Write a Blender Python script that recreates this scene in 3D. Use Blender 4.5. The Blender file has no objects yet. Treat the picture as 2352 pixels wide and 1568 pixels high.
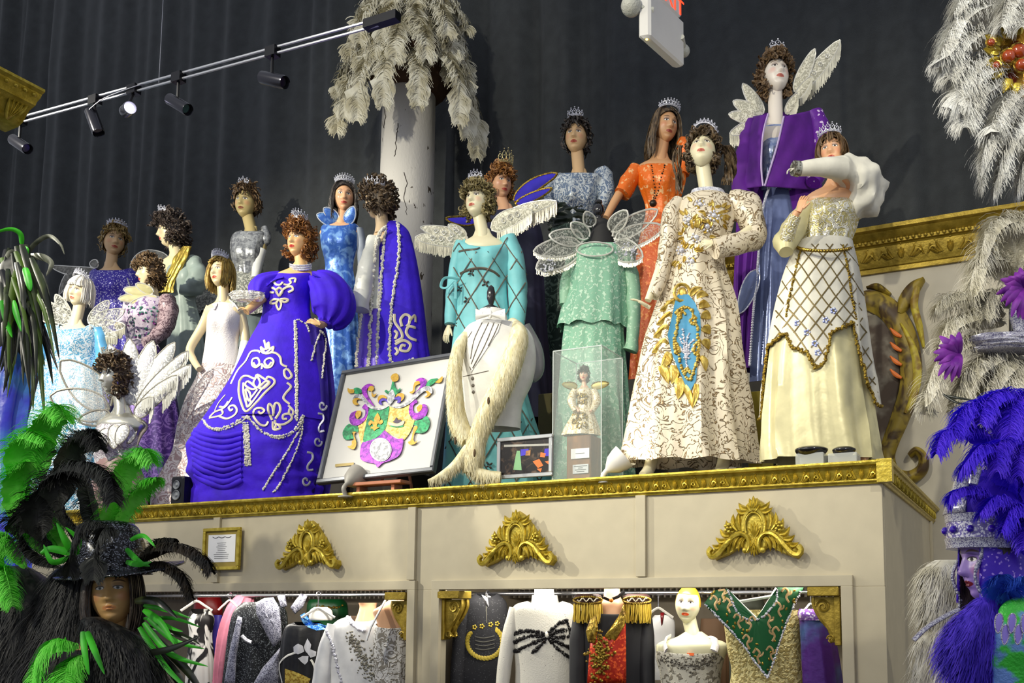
import bpy, math, random
from math import sin, cos, pi, radians, sqrt, atan2, exp
from mathutils import Vector, Matrix, noise
from mathutils.bvhtree import BVHTree
V = Vector
SC = bpy.context.scene
COL = SC.collection
rnd = random.Random(7)

# ------------------------------------------------------------------ camera
CX, CY, FP = 1400.0, 1169.0, 2140.0
YAW, PIT = radians(24.4), radians(5.9)
C = V((0.637, -4.54, 1.55))
Fh = V((-sin(YAW), cos(YAW), 0)); R = V((cos(YAW), sin(YAW), 0)); UP = V((0, 0, 1))
F = Fh * cos(PIT) + UP * sin(PIT); U = -Fh * sin(PIT) + UP * cos(PIT)
cd = bpy.data.cameras.new('camera'); cam = bpy.data.objects.new('camera', cd); COL.objects.link(cam)
cam.location = C; cam.rotation_euler = (pi / 2 + PIT, 0, YAW)
cd.sensor_width = 36; cd.lens = FP * 36 / 2352
cd.shift_x = (1176 - CX) / 2352; cd.shift_y = (CY - 784) / 2352
cd.clip_start = .05
SC.camera = cam
SC.view_settings.view_transform = 'Standard'; SC.view_settings.look = 'None'
SC.view_settings.exposure = 0.25; SC.view_settings.gamma = 1.0; SC.view_settings.use_curve_mapping = False

def ray(px, py): return F + R * ((px - CX) / FP) + U * ((CY - py) / FP)
def P(px, py, h):
    d = ray(px, py); return C + d * (h / d.dot(Fh))
def PY(px, py, y):
    d = ray(px, py); return C + d * ((y - C.y) / d.y)
def hof(px, y):            # forward depth of the point under column px on the plane y
    p = PY(px, 1200, y); return (p - C).dot(Fh)

# ------------------------------------------------------------------ light
w = bpy.data.worlds.new('world'); SC.world = w; w.use_nodes = True
w.node_tree.nodes['Background'].inputs[0].default_value = (.80, .84, .96, 1)
w.node_tree.nodes['Background'].inputs[1].default_value = .5
def spot(name, loc, aim, power, angle=60, blend=.6, size=.06, col=(1, .95, .79)):
    d = bpy.data.lights.new(name, 'SPOT'); d.energy = power; d.spot_size = radians(angle); d.spot_blend = blend
    d.shadow_soft_size = size; d.color = col
    o = bpy.data.objects.new(name, d); COL.objects.link(o); o.location = loc
    o.rotation_euler = (V(aim) - V(loc)).to_track_quat('-Z', 'Y').to_euler(); return o
spot('track_light_graze', (-6.0, -2.4, 4.2), (-.9, 0, 1.9), 700, 36, .5, .04)
spot('track_light_key', (-1.9, -4.6, 5.6), (-.6, .8, 3.6), 480, 58, .7, .05)
spot('fill_spot_mid', (-4.2, -4.2, 5.6), (-2.9, .6, 3.3), 560, 58, .7, .05)  # added out-of-frame spot for the middle of the row
spot('fill_spot_far', (-6.4, -3.2, 5.4), (-5.7, 1.3, 3.7), 1150, 62, .7, .05)  # added unseen spot, brightens the dim left back row
spot('fill_spot_right', (2.6, -3.8, 4.9), (.9, 1.2, 2.9), 300, 70, .8, .06)  # added front-right fill, no fixture seen there
spot('fill_spot_low', (-.6, -5.2, 4.0), (-1.8, .2, 1.5), 60, 75, .8, .06, (1, .95, .85))  # weak fill added on the cabinet front, source unseen
spot('fill_spot_column', (-3.0, -3.2, 6.4), (-4.3, 1.8, 6.3), 330, 40, .7, .06)  # added to brighten the plumes on top of the column
spot('fill_spot_feather', (-1.2, -4.4, 4.4), (.25, -1.1, 3.4), 130, 50, .8, .06)  # added for the dim white plumes at upper right
spot('fill_spot_plume', (-3.2, -5.6, 3.6), (-2.9, -1.6, 1.9), 230, 60, .8, .06)  # added unseen spot lifting the dark foreground plumes

# ------------------------------------------------------------------ helpers
def S(r, g, b):
    f = lambda c: (c / 255 / 12.92) if c <= 10 else ((c / 255 + .055) / 1.055) ** 2.4
    return (f(r), f(g), f(b), 1)
def lerp(a, b, t): return a + (b - a) * t
def cr(pts, n=8):
    """Catmull-Rom through tuples/vectors of any size"""
    pts = [tuple(p) for p in pts]
    if len(pts) < 3:
        a, b = pts; return [tuple(lerp(x, y, i / n) for x, y in zip(a, b)) for i in range(n + 1)]
    out = []
    for i in range(len(pts) - 1):
        p0 = pts[max(i - 1, 0)]; p1 = pts[i]; p2 = pts[i + 1]; p3 = pts[min(i + 2, len(pts) - 1)]
        for j in range(n):
            t = j / n; t2 = t * t; t3 = t2 * t
            out.append(tuple(.5 * (2 * b + (c - a) * t + (2 * a - 5 * b + 4 * c - d) * t2 + (3 * b - a - 3 * c + d) * t3) for a, b, c, d in zip(p0, p1, p2, p3)))
    out.append(pts[-1]); return out

def wloc(o):
    p = V((0, 0, 0))
    while o is not None: p = p + o.location; o = o.parent
    return p

class G:
    def __init__(s): s.v = []; s.f = []; s.hp = None
    def add(s, vs, fs):
        o = len(s.v); s.v += vs; s.f += [tuple(i + o for i in f) for f in fs]; return o
    def join(s, g): s.add(list(g.v), list(g.f)); return s
    def loft(s, rings, cap=True, closed=True):
        n = len(rings[0]); m = len(rings); vs = [p for r in rings for p in r]; fs = []
        for i in range(m - 1):
            for j in range(n if closed else n - 1):
                k = (j + 1) % n; fs.append((i * n + j, i * n + k, (i + 1) * n + k, (i + 1) * n + j))
        if cap and closed: fs += [tuple(range(n - 1, -1, -1)), tuple(range((m - 1) * n, m * n))]
        return s.add(vs, fs)
    def grid(s, rows): return s.loft(rows, False, False)
    def tube(s, pts, rad, n=6, flat=1.0, up=None, cap=True):
        pts = [V(p) for p in pts]; m = len(pts)
        if m < 2: return
        rings = []; prev = None
        for i, p in enumerate(pts):
            t = pts[min(i + 1, m - 1)] - pts[max(i - 1, 0)]
            if t.length < 1e-9: t = V((0, 0, 1))
            t.normalize()
            if up is not None: a = up - t * up.dot(t)
            elif prev is None: a = t.orthogonal()
            else: a = prev - t * prev.dot(t)
            if a.length < 1e-6: a = t.orthogonal()
            a.normalize(); prev = a; b = t.cross(a)
            r = rad if isinstance(rad, (int, float)) else rad[min(int(i * len(rad) / m), len(rad) - 1)] if len(rad) != m else rad[i]
            rings.append([p + a * (cos(2 * pi * j / n) * r * flat) + b * (sin(2 * pi * j / n) * r) for j in range(n)])
        s.loft(rings, cap)
    def ribbon(s, pts, wid, side):
        rows = []
        for i, p in enumerate(pts):
            ww = wid * (1 - .75 * i / (len(pts) - 1)) * .5
            rows.append([p - side * ww, p + side * ww])
        s.grid(rows)
    def box(s, c, d, rot=None):
        c = V(c); vs = []
        for x in (-.5, .5):
            for y in (-.5, .5):
                for z in (-.5, .5):
                    q = V((x * d[0], y * d[1], z * d[2]))
                    vs.append(c + (rot @ q if rot else q))
        s.add(vs, [(0, 1, 3, 2), (4, 6, 7, 5), (0, 4, 5, 1), (2, 3, 7, 6), (0, 2, 6, 4), (1, 5, 7, 3)]); return s
    def bbox(s, x0, x1, y0, y1, z0, z1, bv=0):
        if not bv: return s.box(((x0 + x1) / 2, (y0 + y1) / 2, (z0 + z1) / 2), (x1 - x0, y1 - y0, z1 - z0))
        r = [(x0, z0 + bv), (x0, z1 - bv), (x0 + bv, z1), (x1 - bv, z1), (x1, z1 - bv), (x1, z0 + bv), (x1 - bv, z0), (x0 + bv, z0)]
        mx, mz = (x0 + x1) / 2, (z0 + z1) / 2
        def ring(y, k): return [V((x + (bv if x < mx else -bv) * k, y, z + (bv if z < mz else -bv) * k)) for x, z in r]
        s.loft([ring(y0, 1), ring(y0 + bv, 0), ring(y1, 0)]); return s
    def ball(s, c, r, n=8, m=6, mat=None):
        c = V(c); rr = r if isinstance(r, (tuple, list)) else (r, r, r)
        vs = []; fs = []
        for i in range(1, m):
            a = pi * i / m
            for j in range(n):
                q = V((rr[0] * sin(a) * cos(2 * pi * j / n), rr[1] * sin(a) * sin(2 * pi * j / n), rr[2] * cos(a)))
                vs.append(c + (mat @ q if mat else q))
        t = len(vs); q = V((0, 0, rr[2])); q = mat @ q if mat else q; vs += [c + q, c - q]
        for i in range(m - 2):
            for j in range(n): k = (j + 1) % n; fs.append((i * n + j, i * n + n + j, i * n + n + k, i * n + k))
        for j in range(n): k = (j + 1) % n; fs += [(t, j, k), (t + 1, (m - 2) * n + k, (m - 2) * n + j)]
        s.add(vs, fs); return s
    def lathe(s, prof, c, n=24, M=None):
        c = V(c); rings = []
        for r, z in prof:
            rings.append([c + ((M @ V((r * cos(2 * pi * j / n), r * sin(2 * pi * j / n), z))) if M else V((r * cos(2 * pi * j / n), r * sin(2 * pi * j / n), z))) for j in range(n)])
        s.loft(rings); return s
    def leaf(s, a, b, wd, hg, nrm, n=6, bend=0.0, split=True):
        """a carved leaf lobe lying on a surface: a -> b, half width wd, height hg along nrm"""
        a = V(a); b = V(b); nrm = V(nrm).normalized(); t = b - a; sd = nrm.cross(t).normalized(); rows = []
        for i in range(n + 1):
            u = i / n; wq = wd * sin(pi * min(1, (.12 + .88 * u) ** .8)) ** .8 + 1e-4
            c = a + t * u + sd * (bend * sin(pi * u)) ; h = hg * (sin(pi * (.15 + .8 * u)))
            rows.append([c - sd * wq, c - sd * wq * .6 + nrm * h * .9, c + nrm * h * (.55 if split else 1.1), c + sd * wq * .6 + nrm * h * .9, c + sd * wq])
        s.grid(rows)
    def obj(s, name, mat, parent=None, smooth=40, solid=0, label=None):
        o = wloc(parent)
        if parent is None:
            n = len(s.v) or 1; o = V((sum(p[0] for p in s.v) / n, sum(p[1] for p in s.v) / n, min(p[2] for p in s.v)))
        me = bpy.data.meshes.new(name)
        me.from_pydata([tuple(V(p) - o) for p in s.v], [], s.f); me.update()
        if s.hp is not None:
            at = me.attributes.new('hp', 'FLOAT_VECTOR', 'POINT'); at.data.foreach_set('vector', [x for p in s.hp for x in p])
        if smooth: me.shade_smooth(); me.set_sharp_from_angle(angle=radians(smooth))
        me.materials.append(mat)
        ob = bpy.data.objects.new(name, me); COL.objects.link(ob)
        if parent is None: ob.location = o
        else: ob.parent = parent
        if solid:
            md = ob.modifiers.new('thick', 'SOLIDIFY'); md.thickness = solid; md.offset = 0
        if label: ob['label'] = label
        return ob
    def bvh(s): return BVHTree.FromPolygons([tuple(p) for p in s.v], s.f)
def thing(name, label, cat, loc, group=None):
    o = bpy.data.objects.new(name, None); COL.objects.link(o); o.location = loc; o.empty_display_size = .05
    o['label'] = label; o['category'] = cat
    if group: o['group'] = group
    return o
def tag(o, label, cat, group=None):
    o['label'] = label; o['category'] = cat
    if group: o['group'] = group
    return o
def struct(o): o['kind'] = 'structure'; return o

# ------------------------------------------------------------------ materials
MATS = {}
def mat(key, col=(.5, .5, .5, 1), rough=.55, metal=0.0, col2=None, pat=None, scale=20, thr=.5, soft=.04, metal2=None, rough2=None,
        sheen=0.0, bump=0.0, bscale=60, alpha=1.0, alpha2=None, coat=0.0, emit=0.0, dist=0.0, stretch=(1, 1, 1), var=.08, trans=0.0, ior=1.45, spec=.5):
    if key in MATS: return MATS[key]
    m = bpy.data.materials.new(key); m.use_nodes = True; nt = m.node_tree; N = nt.nodes; L = nt.links
    b = N['Principled BSDF']; I = b.inputs
    I['Roughness'].default_value = rough; I['Metallic'].default_value = metal; I['Base Color'].default_value = col
    I['Specular IOR Level'].default_value = spec
    I['Sheen Weight'].default_value = sheen; I['Sheen Roughness'].default_value = .35; I['Coat Weight'].default_value = coat; I['IOR'].default_value = ior
    if sheen: I['Sheen Tint'].default_value = (min(1, col[0] * 2 + .25), min(1, col[1] * 2 + .25), min(1, col[2] * 2 + .25), 1)
    I['Transmission Weight'].default_value = trans
    if emit: I['Emission Color'].default_value = col; I['Emission Strength'].default_value = emit
    tc = N.new('ShaderNodeTexCoord'); mp = N.new('ShaderNodeMapping'); mp.inputs['Scale'].default_value = stretch
    L.new(tc.outputs['Object'], mp.inputs['Vector']); vec = mp.outputs['Vector']
    def nz(sc, det=3, di=0):
        n = N.new('ShaderNodeTexNoise'); n.inputs['Scale'].default_value = sc; n.inputs['Detail'].default_value = det
        n.inputs['Distortion'].default_value = di; L.new(vec, n.inputs['Vector']); return n
    def math_(op, a, bb=None):
        q = N.new('ShaderNodeMath'); q.operation = op
        for i, x in enumerate((a, bb)):
            if x is None: continue
            if isinstance(x, (int, float)): q.inputs[i].default_value = x
            else: L.new(x, q.inputs[i])
        return q.outputs[0]
    def sstep(x, lo, hi):
        q = N.new('ShaderNodeMapRange'); q.interpolation_type = 'SMOOTHSTEP'; q.inputs[1].default_value = lo; q.inputs[2].default_value = hi
        L.new(x, q.inputs[0]); return q.outputs[0]
    fac = None
    if pat == 'noise': fac = sstep(nz(scale, 3, dist).outputs[0], thr - soft, thr + soft)
    elif pat == 'filigree':     # scroll-like lines: contour bands of a smooth noise
        n = nz(scale, 2.2, dist).outputs[0]; fr = math_('FRACT', math_('MULTIPLY', n, 5.0)); d = math_('ABSOLUTE', math_('SUBTRACT', fr, .5))
        fac = sstep(d, thr * .5 + soft, thr * .5 - soft)
    elif pat in ('spots', 'cells'):
        v = N.new('ShaderNodeTexVoronoi'); v.inputs['Scale'].default_value = scale; L.new(vec, v.inputs['Vector'])
        if pat == 'cells': v.feature = 'DISTANCE_TO_EDGE'; fac = sstep(v.outputs[0], thr + soft, max(0, thr - soft))
        else: fac = sstep(v.outputs[0], thr + soft, thr - soft)
    elif pat == 'sequin':
        v = N.new('ShaderNodeTexVoronoi'); v.inputs['Scale'].default_value = scale; L.new(vec, v.inputs['Vector'])
        s3 = N.new('ShaderNodeSeparateColor'); L.new(v.outputs['Color'], s3.inputs[0]); fac = sstep(s3.outputs[0], thr - soft, thr + soft)
    elif pat == 'streak':
        mp.inputs['Scale'].default_value = stretch; fac = sstep(nz(scale, 2, dist).outputs[0], thr - soft, thr + soft)
    if col2 is not None and fac is not None:
        mx = N.new('ShaderNodeMix'); mx.data_type = 'RGBA'; mx.inputs['A'].default_value = col; mx.inputs['B'].default_value = col2
        L.new(fac, mx.inputs['Factor']); L.new(mx.outputs['Result'], I['Base Color'])
        for nm, x, y in (('Metallic', metal, metal2), ('Roughness', rough, rough2), ('Alpha', alpha, alpha2)):
            if y is not None:
                q = N.new('ShaderNodeMapRange'); q.inputs[3].default_value = x; q.inputs[4].default_value = y; L.new(fac, q.inputs[0]); L.new(q.outputs[0], I[nm])
            elif nm == 'Alpha': I['Alpha'].default_value = alpha
    else:
        I['Alpha'].default_value = alpha
        if var:
            mx = N.new('ShaderNodeMix'); mx.data_type = 'RGBA'; mx.blend_type = 'MULTIPLY'; mx.inputs['Factor'].default_value = 1
            q = N.new('ShaderNodeMapRange'); q.inputs[1].default_value = .3; q.inputs[2].default_value = .7; q.inputs[3].default_value = 1 - var * 2; q.inputs[4].default_value = 1 + var
            L.new(nz(9, 4).outputs[0], q.inputs[0]); mx.inputs['A'].default_value = col; L.new(q.outputs[0], mx.inputs['B']); L.new(mx.outputs['Result'], I['Base Color'])
    if pat == 'sequin' or bump:
        bp = N.new('ShaderNodeBump'); bp.inputs['Strength'].default_value = min(1, bump or .6); bp.inputs['Distance'].default_value = .01
        if pat == 'sequin': L.new(s3.outputs[1], bp.inputs['Height'])
        elif fac is not None and bscale == 0: L.new(fac, bp.inputs['Height'])
        else: L.new(nz(bscale, 3).outputs[0], bp.inputs['Height'])
        L.new(bp.outputs[0], I['Normal'])
    MATS[key] = m; return m
def velvet(key, c, **k): return mat(key, c, .75, sheen=.25, bump=.35, bscale=22, var=.12, **k)
def satin(key, c, **k):
    k.setdefault('rough', .32); return mat(key, c, bump=.25, bscale=14, sheen=.15, **k)
GOLD = mat('gold_leaf', S(170, 148, 44), .36, .55, col2=S(206, 184, 76), pat='noise', scale=30, thr=.5, soft=.2, bump=.2, bscale=70)
OLDGOLD = mat('aged_gold', S(136, 114, 36), .42, .55, col2=S(176, 150, 58), pat='noise', scale=14, thr=.5, soft=.2, bump=.25, bscale=60)
SILVER = mat('rhinestone', S(240, 240, 244), .2, .35, col2=S(186, 186, 200), pat='sequin', scale=160, thr=.5, soft=.3, bump=.5)
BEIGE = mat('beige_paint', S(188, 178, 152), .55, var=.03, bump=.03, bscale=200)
CREAM = mat('cream_wall', S(196, 188, 168), .8, var=.03)
BLACKV = mat('black_velvet', S(16, 16, 20), .8, sheen=.25, bump=.4, bscale=40, var=.3)
DARKWOOD = mat('dark_wood', S(58, 44, 30), .5, var=.2)
BLACKM = mat('black_metal', S(22, 22, 26), .3, .4, var=0)
WHITEP = mat('white_plastic', S(225, 222, 215), .35, var=.02)

def skin(key, c, lips=S(196, 70, 58), rough=.38, metal=0.0, eye=S(70, 60, 55), shade=S(120, 95, 90), brow=S(96, 70, 45), paint=1.0):
    """mannequin skin: painted eyes, brows, lips from the 'hp' head coordinates"""
    k = 'skin_' + key
    if k in MATS: return MATS[k]
    m = bpy.data.materials.new(k); m.use_nodes = True; nt = m.node_tree; N = nt.nodes; L = nt.links; b = N['Principled BSDF']
    b.inputs['Roughness'].default_value = rough; b.inputs['Metallic'].default_value = metal
    at = N.new('ShaderNodeAttribute'); at.attribute_name = 'hp'; sp = N.new('ShaderNodeSeparateXYZ'); L.new(at.outputs['Vector'], sp.inputs[0])
    def mt(op, a, bb=None):
        q = N.new('ShaderNodeMath'); q.operation = op
        for i, x in enumerate((a, bb)):
            if x is None: continue
            if isinstance(x, (int, float)): q.inputs[i].default_value = x
            else: L.new(x, q.inputs[i])
        return q.outputs[0]
    ax = mt('ABSOLUTE', sp.outputs[0]); y = sp.outputs[1]; z = sp.outputs[2]
    front = mt('LESS_THAN', y, -.02)
    def ell(cx, cz, rx, rz, lo=.85, hi=1.1, bend=0.0):
        dx = mt('DIVIDE', mt('SUBTRACT', ax, cx), rx); zz = mt('SUBTRACT', z, cz)
        if bend: zz = mt('SUBTRACT', zz, mt('MULTIPLY', mt('MULTIPLY', dx, dx), -bend))
        dz = mt('DIVIDE', zz, rz); d = mt('ADD', mt('MULTIPLY', dx, dx), mt('MULTIPLY', dz, dz))
        q = N.new('ShaderNodeMapRange'); q.inputs[1].default_value = lo; q.inputs[2].default_value = hi; q.inputs[3].default_value = 1; q.inputs[4].default_value = 0
        L.new(d, q.inputs[0]); return mt('MULTIPLY', q.outputs[0], front)
    cur = None; base = c
    def over(fac, col, k=1.0):
        nonlocal cur
        mx = N.new('ShaderNodeMix'); mx.data_type = 'RGBA'
        if cur is None: mx.inputs['A'].default_value = base
        else: L.new(cur, mx.inputs['A'])
        mx.inputs['B'].default_value = col; L.new(mt('MULTIPLY', fac, k * paint), mx.inputs['Factor']); cur = mx.outputs['Result']
    over(ell(.046, -.02, .02, .022, .0, 1.2), S(215, 120, 95), .35)
    over(ell(.031, .020, .021, .013, .3, 1.2), shade, .6)
    over(ell(.034, .0385, .021, .0038, .6, 1.2, .006), brow, .95)
    over(ell(.031, .0128, .0170, .0078), S(30, 24, 22), .9)
    over(ell(.031, .0112, .0145, .0054), S(232, 228, 220))
    over(ell(.030, .0118, .0060, .0058), eye)
    over(ell(.030, .0118, .0031, .0033), S(14, 12, 12))
    over(ell(0, -.0615, .0245, .0100, .8, 1.1), lips)
    over(ell(0, -.0608, .019, .0011, .5, 1.2), S(90, 30, 28), .8)
    L.new(cur, b.inputs['Base Color']); MATS[k] = m; return m
# ------------------------------------------------------------------ mannequin anatomy (px-sized, real depth)
def gs(x, s): return exp(-x * x / (2 * s * s))
def _head_template(nu=60, nv=52):
    vs = []; fs = []
    for j in range(nv + 1):
        tv = j / nv; el = -pi / 2 + pi * tv
        for i in range(nu):
            s = 2 * i / nu - 1                       # -1..1 around; concentrate at the front (s=0)
            az = pi * (s * .62 + .38 * s ** 3)       # 0 = front
            x = sin(az) * cos(el); y = -cos(az) * cos(el); z = sin(el)
            px, py, pz = x * .077, y * .092, z * .115
            if pz < 0:
                q = -pz / .115; px *= 1 - .26 * q ** 2.2; 
                if py < 0: py *= 1 - .02 * q
                else: py *= 1 - .55 * q
                pz *= 1 + .03 * (1 if py < 0 else -.3)
            else: py *= 1 + .05 * pz / .115
            if py < -.02 and cos(el) > .05:          # face modelling
                fr = min(1, (-py - .02) / .04); d = 0
                flat = .012 * gs(px, .05) * gs(pz + .02, .06); d -= flat
                nz = max(0, min(1, (.030 - pz) / .062)) if pz > -.034 else max(0, 1 - (-.034 - pz) / .008)
                d += .024 * nz ** 1.2 * gs(px, .0085 + .004 * nz) + .006 * gs(abs(px) - .011, .005) * gs(pz + .030, .006)
                d -= .010 * gs(abs(px) - .031, .013) * gs(pz - .010, .010)
                d += .005 * gs(abs(px) - .031, .008) * gs(pz - .011, .0065)
                d += .005 * gs(abs(px) - .030, .02) * gs(pz - .038, .008)
                d += .004 * gs(abs(px) - .047, .014) * gs(pz + .018, .018)
                d += .0075 * gs(px, .013) * (gs(pz + .056, .004) + 1.1 * gs(pz + .067, .0045)) - .004 * gs(px, .018) * gs(pz + .0612, .0018)
                d -= .005 * gs(px, .02) * gs(pz + .080, .006); d += .010 * gs(px, .018) * gs(pz + .102, .013)
                py -= d * fr
            vs.append(V((px, py, pz)))
    for j in range(nv):
        for i in range(nu):
            k = (i + 1) % nu; fs.append((j * nu + i, j * nu + k, (j + 1) * nu + k, (j + 1) * nu + i))
    return vs, fs
HV, HF = _head_template()

class Fig:
    """a dressed mannequin: everything is given in photo pixels at the figure's own depth h"""
    def __init__(s, name, label, cat, h, base, group=None, sk=None):
        s.h = h; s.k = h / FP; b = P(base[0], 1000, h); b.z = base[1]; s.zb = base[1]
        s.e = thing(name, label, cat, b, group); s.body = G(); s.body.hp = []; s.sk = sk; s.M = None; s.parts = {}
        s.R = R; s.A = Fh
    def ybase(s):
        b = V((s.e.location.x, s.e.location.y, s.zb)); v = b - C; return CY - FP * v.dot(U) / v.dot(F)
    def p(s, x, y, d=0.0): return P(x, y, s.h + d)
    def head(s, x, y, hp, yaw=0, pitch=0, roll=0, neck=None, nw=.19, ears=True):
        sc = hp * s.k / .23
        B = Matrix((s.R, s.A, UP)).transposed()
        rot = B @ Matrix.Rotation(radians(yaw), 3, 'Z') @ Matrix.Rotation(radians(roll), 3, 'Y') @ Matrix.Rotation(radians(-pitch), 3, 'X')
        s.M = Matrix.Translation(s.p(x, y)) @ rot.to_4x4() @ Matrix.Scale(sc, 4); s.hp = hp; s.hx = x; s.hy = y; s.sc = sc
        g = s.body; n0 = len(g.v); g.add([s.M @ p for p in HV], HF)
        g.hp += [(0, 1, 0)] * (n0 - len(g.hp)); g.hp += [tuple(p) for p in HV]
        if ears:
            for sx in (-1, 1): g.ball(s.M @ V((sx * .071, .008, -.008)), (.007 * sc, .016 * sc, .028 * sc), 8, 6, rot @ Matrix.Rotation(radians(sx * 18), 3, 'Z'))
        nk = neck or (x, y + hp * 1.0)
        top = s.M @ V((0, .022, -.055)); bot = s.p(*nk)
        pts = [V(q) for q in cr([top, top.lerp(bot, .5) + s.A * .004, bot, bot + V((0, 0, -.06))], 4)]
        m = len(pts); g.tube(pts, [hp * s.k * (nw + .05 * max(0, (i / m - .55)) * 2 + .015 * max(0, .3 - i / m)) for i in range(m)], 20)
        return s
    def loft(s, prof, ry=.62, n=40, rows=26, folds=(), fp=1.5, top=0, dip=0, inflate=1.0, g=None, wob=0.0, seed=1, dd=0, cap=False, sq=2.0, hem=0):
        """prof: (y, xl, xr[, depth ratio[, dh]]) silhouettes in px -> closed loft of real depth"""
        prof = [tuple(q) + ((ry,) if len(q) < 4 else ()) for q in prof]
        prof = [q + ((0.0,) if len(q) < 5 else ()) for q in prof]
        per = max(2, rows // (len(prof) - 1)); pf = cr(prof, per); m = len(pf); rings = []
        for i, (y, xl, xr, rr, dh) in enumerate(pf):
            t = i / (m - 1); a = s.p(xl, y, dh + dd); b = s.p(xr, y, dh + dd); c = (a + b) / 2; rx = (b - a).length / 2 * inflate + 1e-4; ring = []
            for j in range(n):
                th = 2 * pi * j / n; cs, sn = cos(th), sin(th); f = 1.0
                for (q, am, ph) in folds: a_ = q * th + ph + 1.3 * sin(2.2 * t + ph) + .5 * sin(th * 2 + ph); f += am * 1.35 * (t ** fp) * (1 - 2 * abs(sin(a_ * .5)) ** .8)
                if wob: f += wob * noise.noise(V((cs * 2 + seed * 7.3, sn * 2, t * 9)))
                e = 2 / sq; ex = math.copysign(abs(cs) ** e, cs); ey = math.copysign(abs(sn) ** e, sn)
                q = c + s.R * (ex * rx * f) + s.A * (ey * rx * rr * f)
                if dip: q = q + UP * (-dip * s.k * max(0, -sn) ** 1.5 * (1 - t) ** 6)
                if top: q = q + UP * (-top * s.k * (abs(cs) ** 2) * (1 - t) ** 6)
                if hem: q = q + UP * (hem * s.k * t ** 8 * sin(9 * th))
                ring.append(q)
            rings.append(ring)
        g = g or G(); g.loft(rings, cap); return g
    def bust(s, prof, ry=.55):
        g = s.loft(prof, ry, 28, 22, cap=True); o = s.body; n0 = len(o.v); o.join(g); return s
    def limb(s, pts, g=None, n=14, puff=0, seed=0, sub=6, wob=0.0, flat=1.0):
        """pts: (x, y, dh, r_px)"""
        q = cr(pts, sub); P3 = [s.p(a, b, c) for a, b, c, r in q]; rad = [max(.5, r) * s.k for *_, r in q]
        g = g or s.body
        g2 = G(); g2.tube(P3, rad, n, flat)
        if wob:
            for i, v in enumerate(g2.v):
                ce = P3[min(i // n, len(P3) - 1)]; d = v - ce; g2.v[i] = ce + d * (1 + wob * noise.noise(V(v) * 14 + V((seed, 0, 0))))
        g.join(g2); return P3
    def hand(s, x, y, d, dx, dy, dd, size, up=(0, -1, 0), curl=.5, thumb=1, g=None, gap=1.0):
        """wrist at px (x,y); direction (dx,dy px-sense, dd depth); up = back of hand normal"""
        g = g or s.body; w0 = s.p(x, y, d)
        t = (s.R * dx - UP * dy + s.A * dd).normalized(); nn = (s.R * up[0] - UP * up[1] + s.A * up[2]); nn = (nn - t * nn.dot(t)).normalized(); sd = t.cross(nn)
        z = size * s.k
        rings = []
        for u, wq, tq in ((-.08, .13, .10), (.1, .17, .10), (.3, .23, .09), (.5, .24, .08), (.56, .20, .06)):
            c = w0 + t * (u * z); rings.append([c + sd * (cos(a) * wq * z) + nn * (sin(a) * tq * z) for a in [2 * pi * i / 10 for i in range(10)]])
        g.loft(rings)
        for i, (o, ln) in enumerate(((-.17, .40), (-.06, .46), (.055, .43), (.165, .34))):
            p = w0 + t * (.52 * z) + sd * (o * z * gap); dr = (t + sd * (o * .5)).normalized(); pts = [p - dr * .08 * z, p]
            for q in range(3):
                a = curl * (.45 + .35 * q); dr = (dr * cos(a) - nn * sin(a)).normalized(); 
                p = p + dr * (ln * z / 3); pts.append(p)
            g.tube(pts, [.055 * z, .055 * z, .05 * z, .045 * z, .03 * z], 7)
        p = w0 + t * (.14 * z) - sd * (.15 * z * thumb); dr = (t * .7 - sd * thumb * .7).normalized(); pts = [p]
        for q in range(3): dr = (dr + t * .25 - nn * curl * .3).normalized(); p = p + dr * (.15 * z); pts.append(p)
        g.tube(pts, [.075 * z, .065 * z, .055 * z, .035 * z], 7); return s
    def done(s):
        g = s.body; g.hp += [(0, 1, 0)] * (len(g.v) - len(g.hp))
        s.bo = g.obj('body', s.sk, s.e, 60); return s
    def pieces(s, name, g, m, most=90):
        """every loose piece (a cord stroke, a leaf, a lock) becomes a part of its own"""
        par = list(range(len(g.v)))
        def fd(a):
            while par[a] != a: par[a] = par[par[a]]; a = par[a]
            return a
        for fc in g.f:
            a = fd(fc[0])
            for b in fc[1:]: par[fd(b)] = a
        grp = {}
        for fc in g.f: grp.setdefault(fd(fc[0]), []).append(fc)
        if len(grp) > most: o = s.add(name, g, m); o['kind'] = 'stuff'; return o
        for fs in grp.values():
            q = G(); ix = {}
            for fc in fs:
                for i in fc:
                    if i not in ix: ix[i] = len(q.v); q.v.append(g.v[i])
                q.f.append(tuple(ix[i] for i in fc))
            o = s.add(name, q, m)
        return o
    def beads(s, name, g, m): o = s.add(name, g, m); o['kind'] = 'stuff'; return o
    def add(s, name, g, m, smooth=50, solid=0, label=None, parent=None):
        return g.obj(name, m, parent or s.e, smooth, solid, label)

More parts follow.
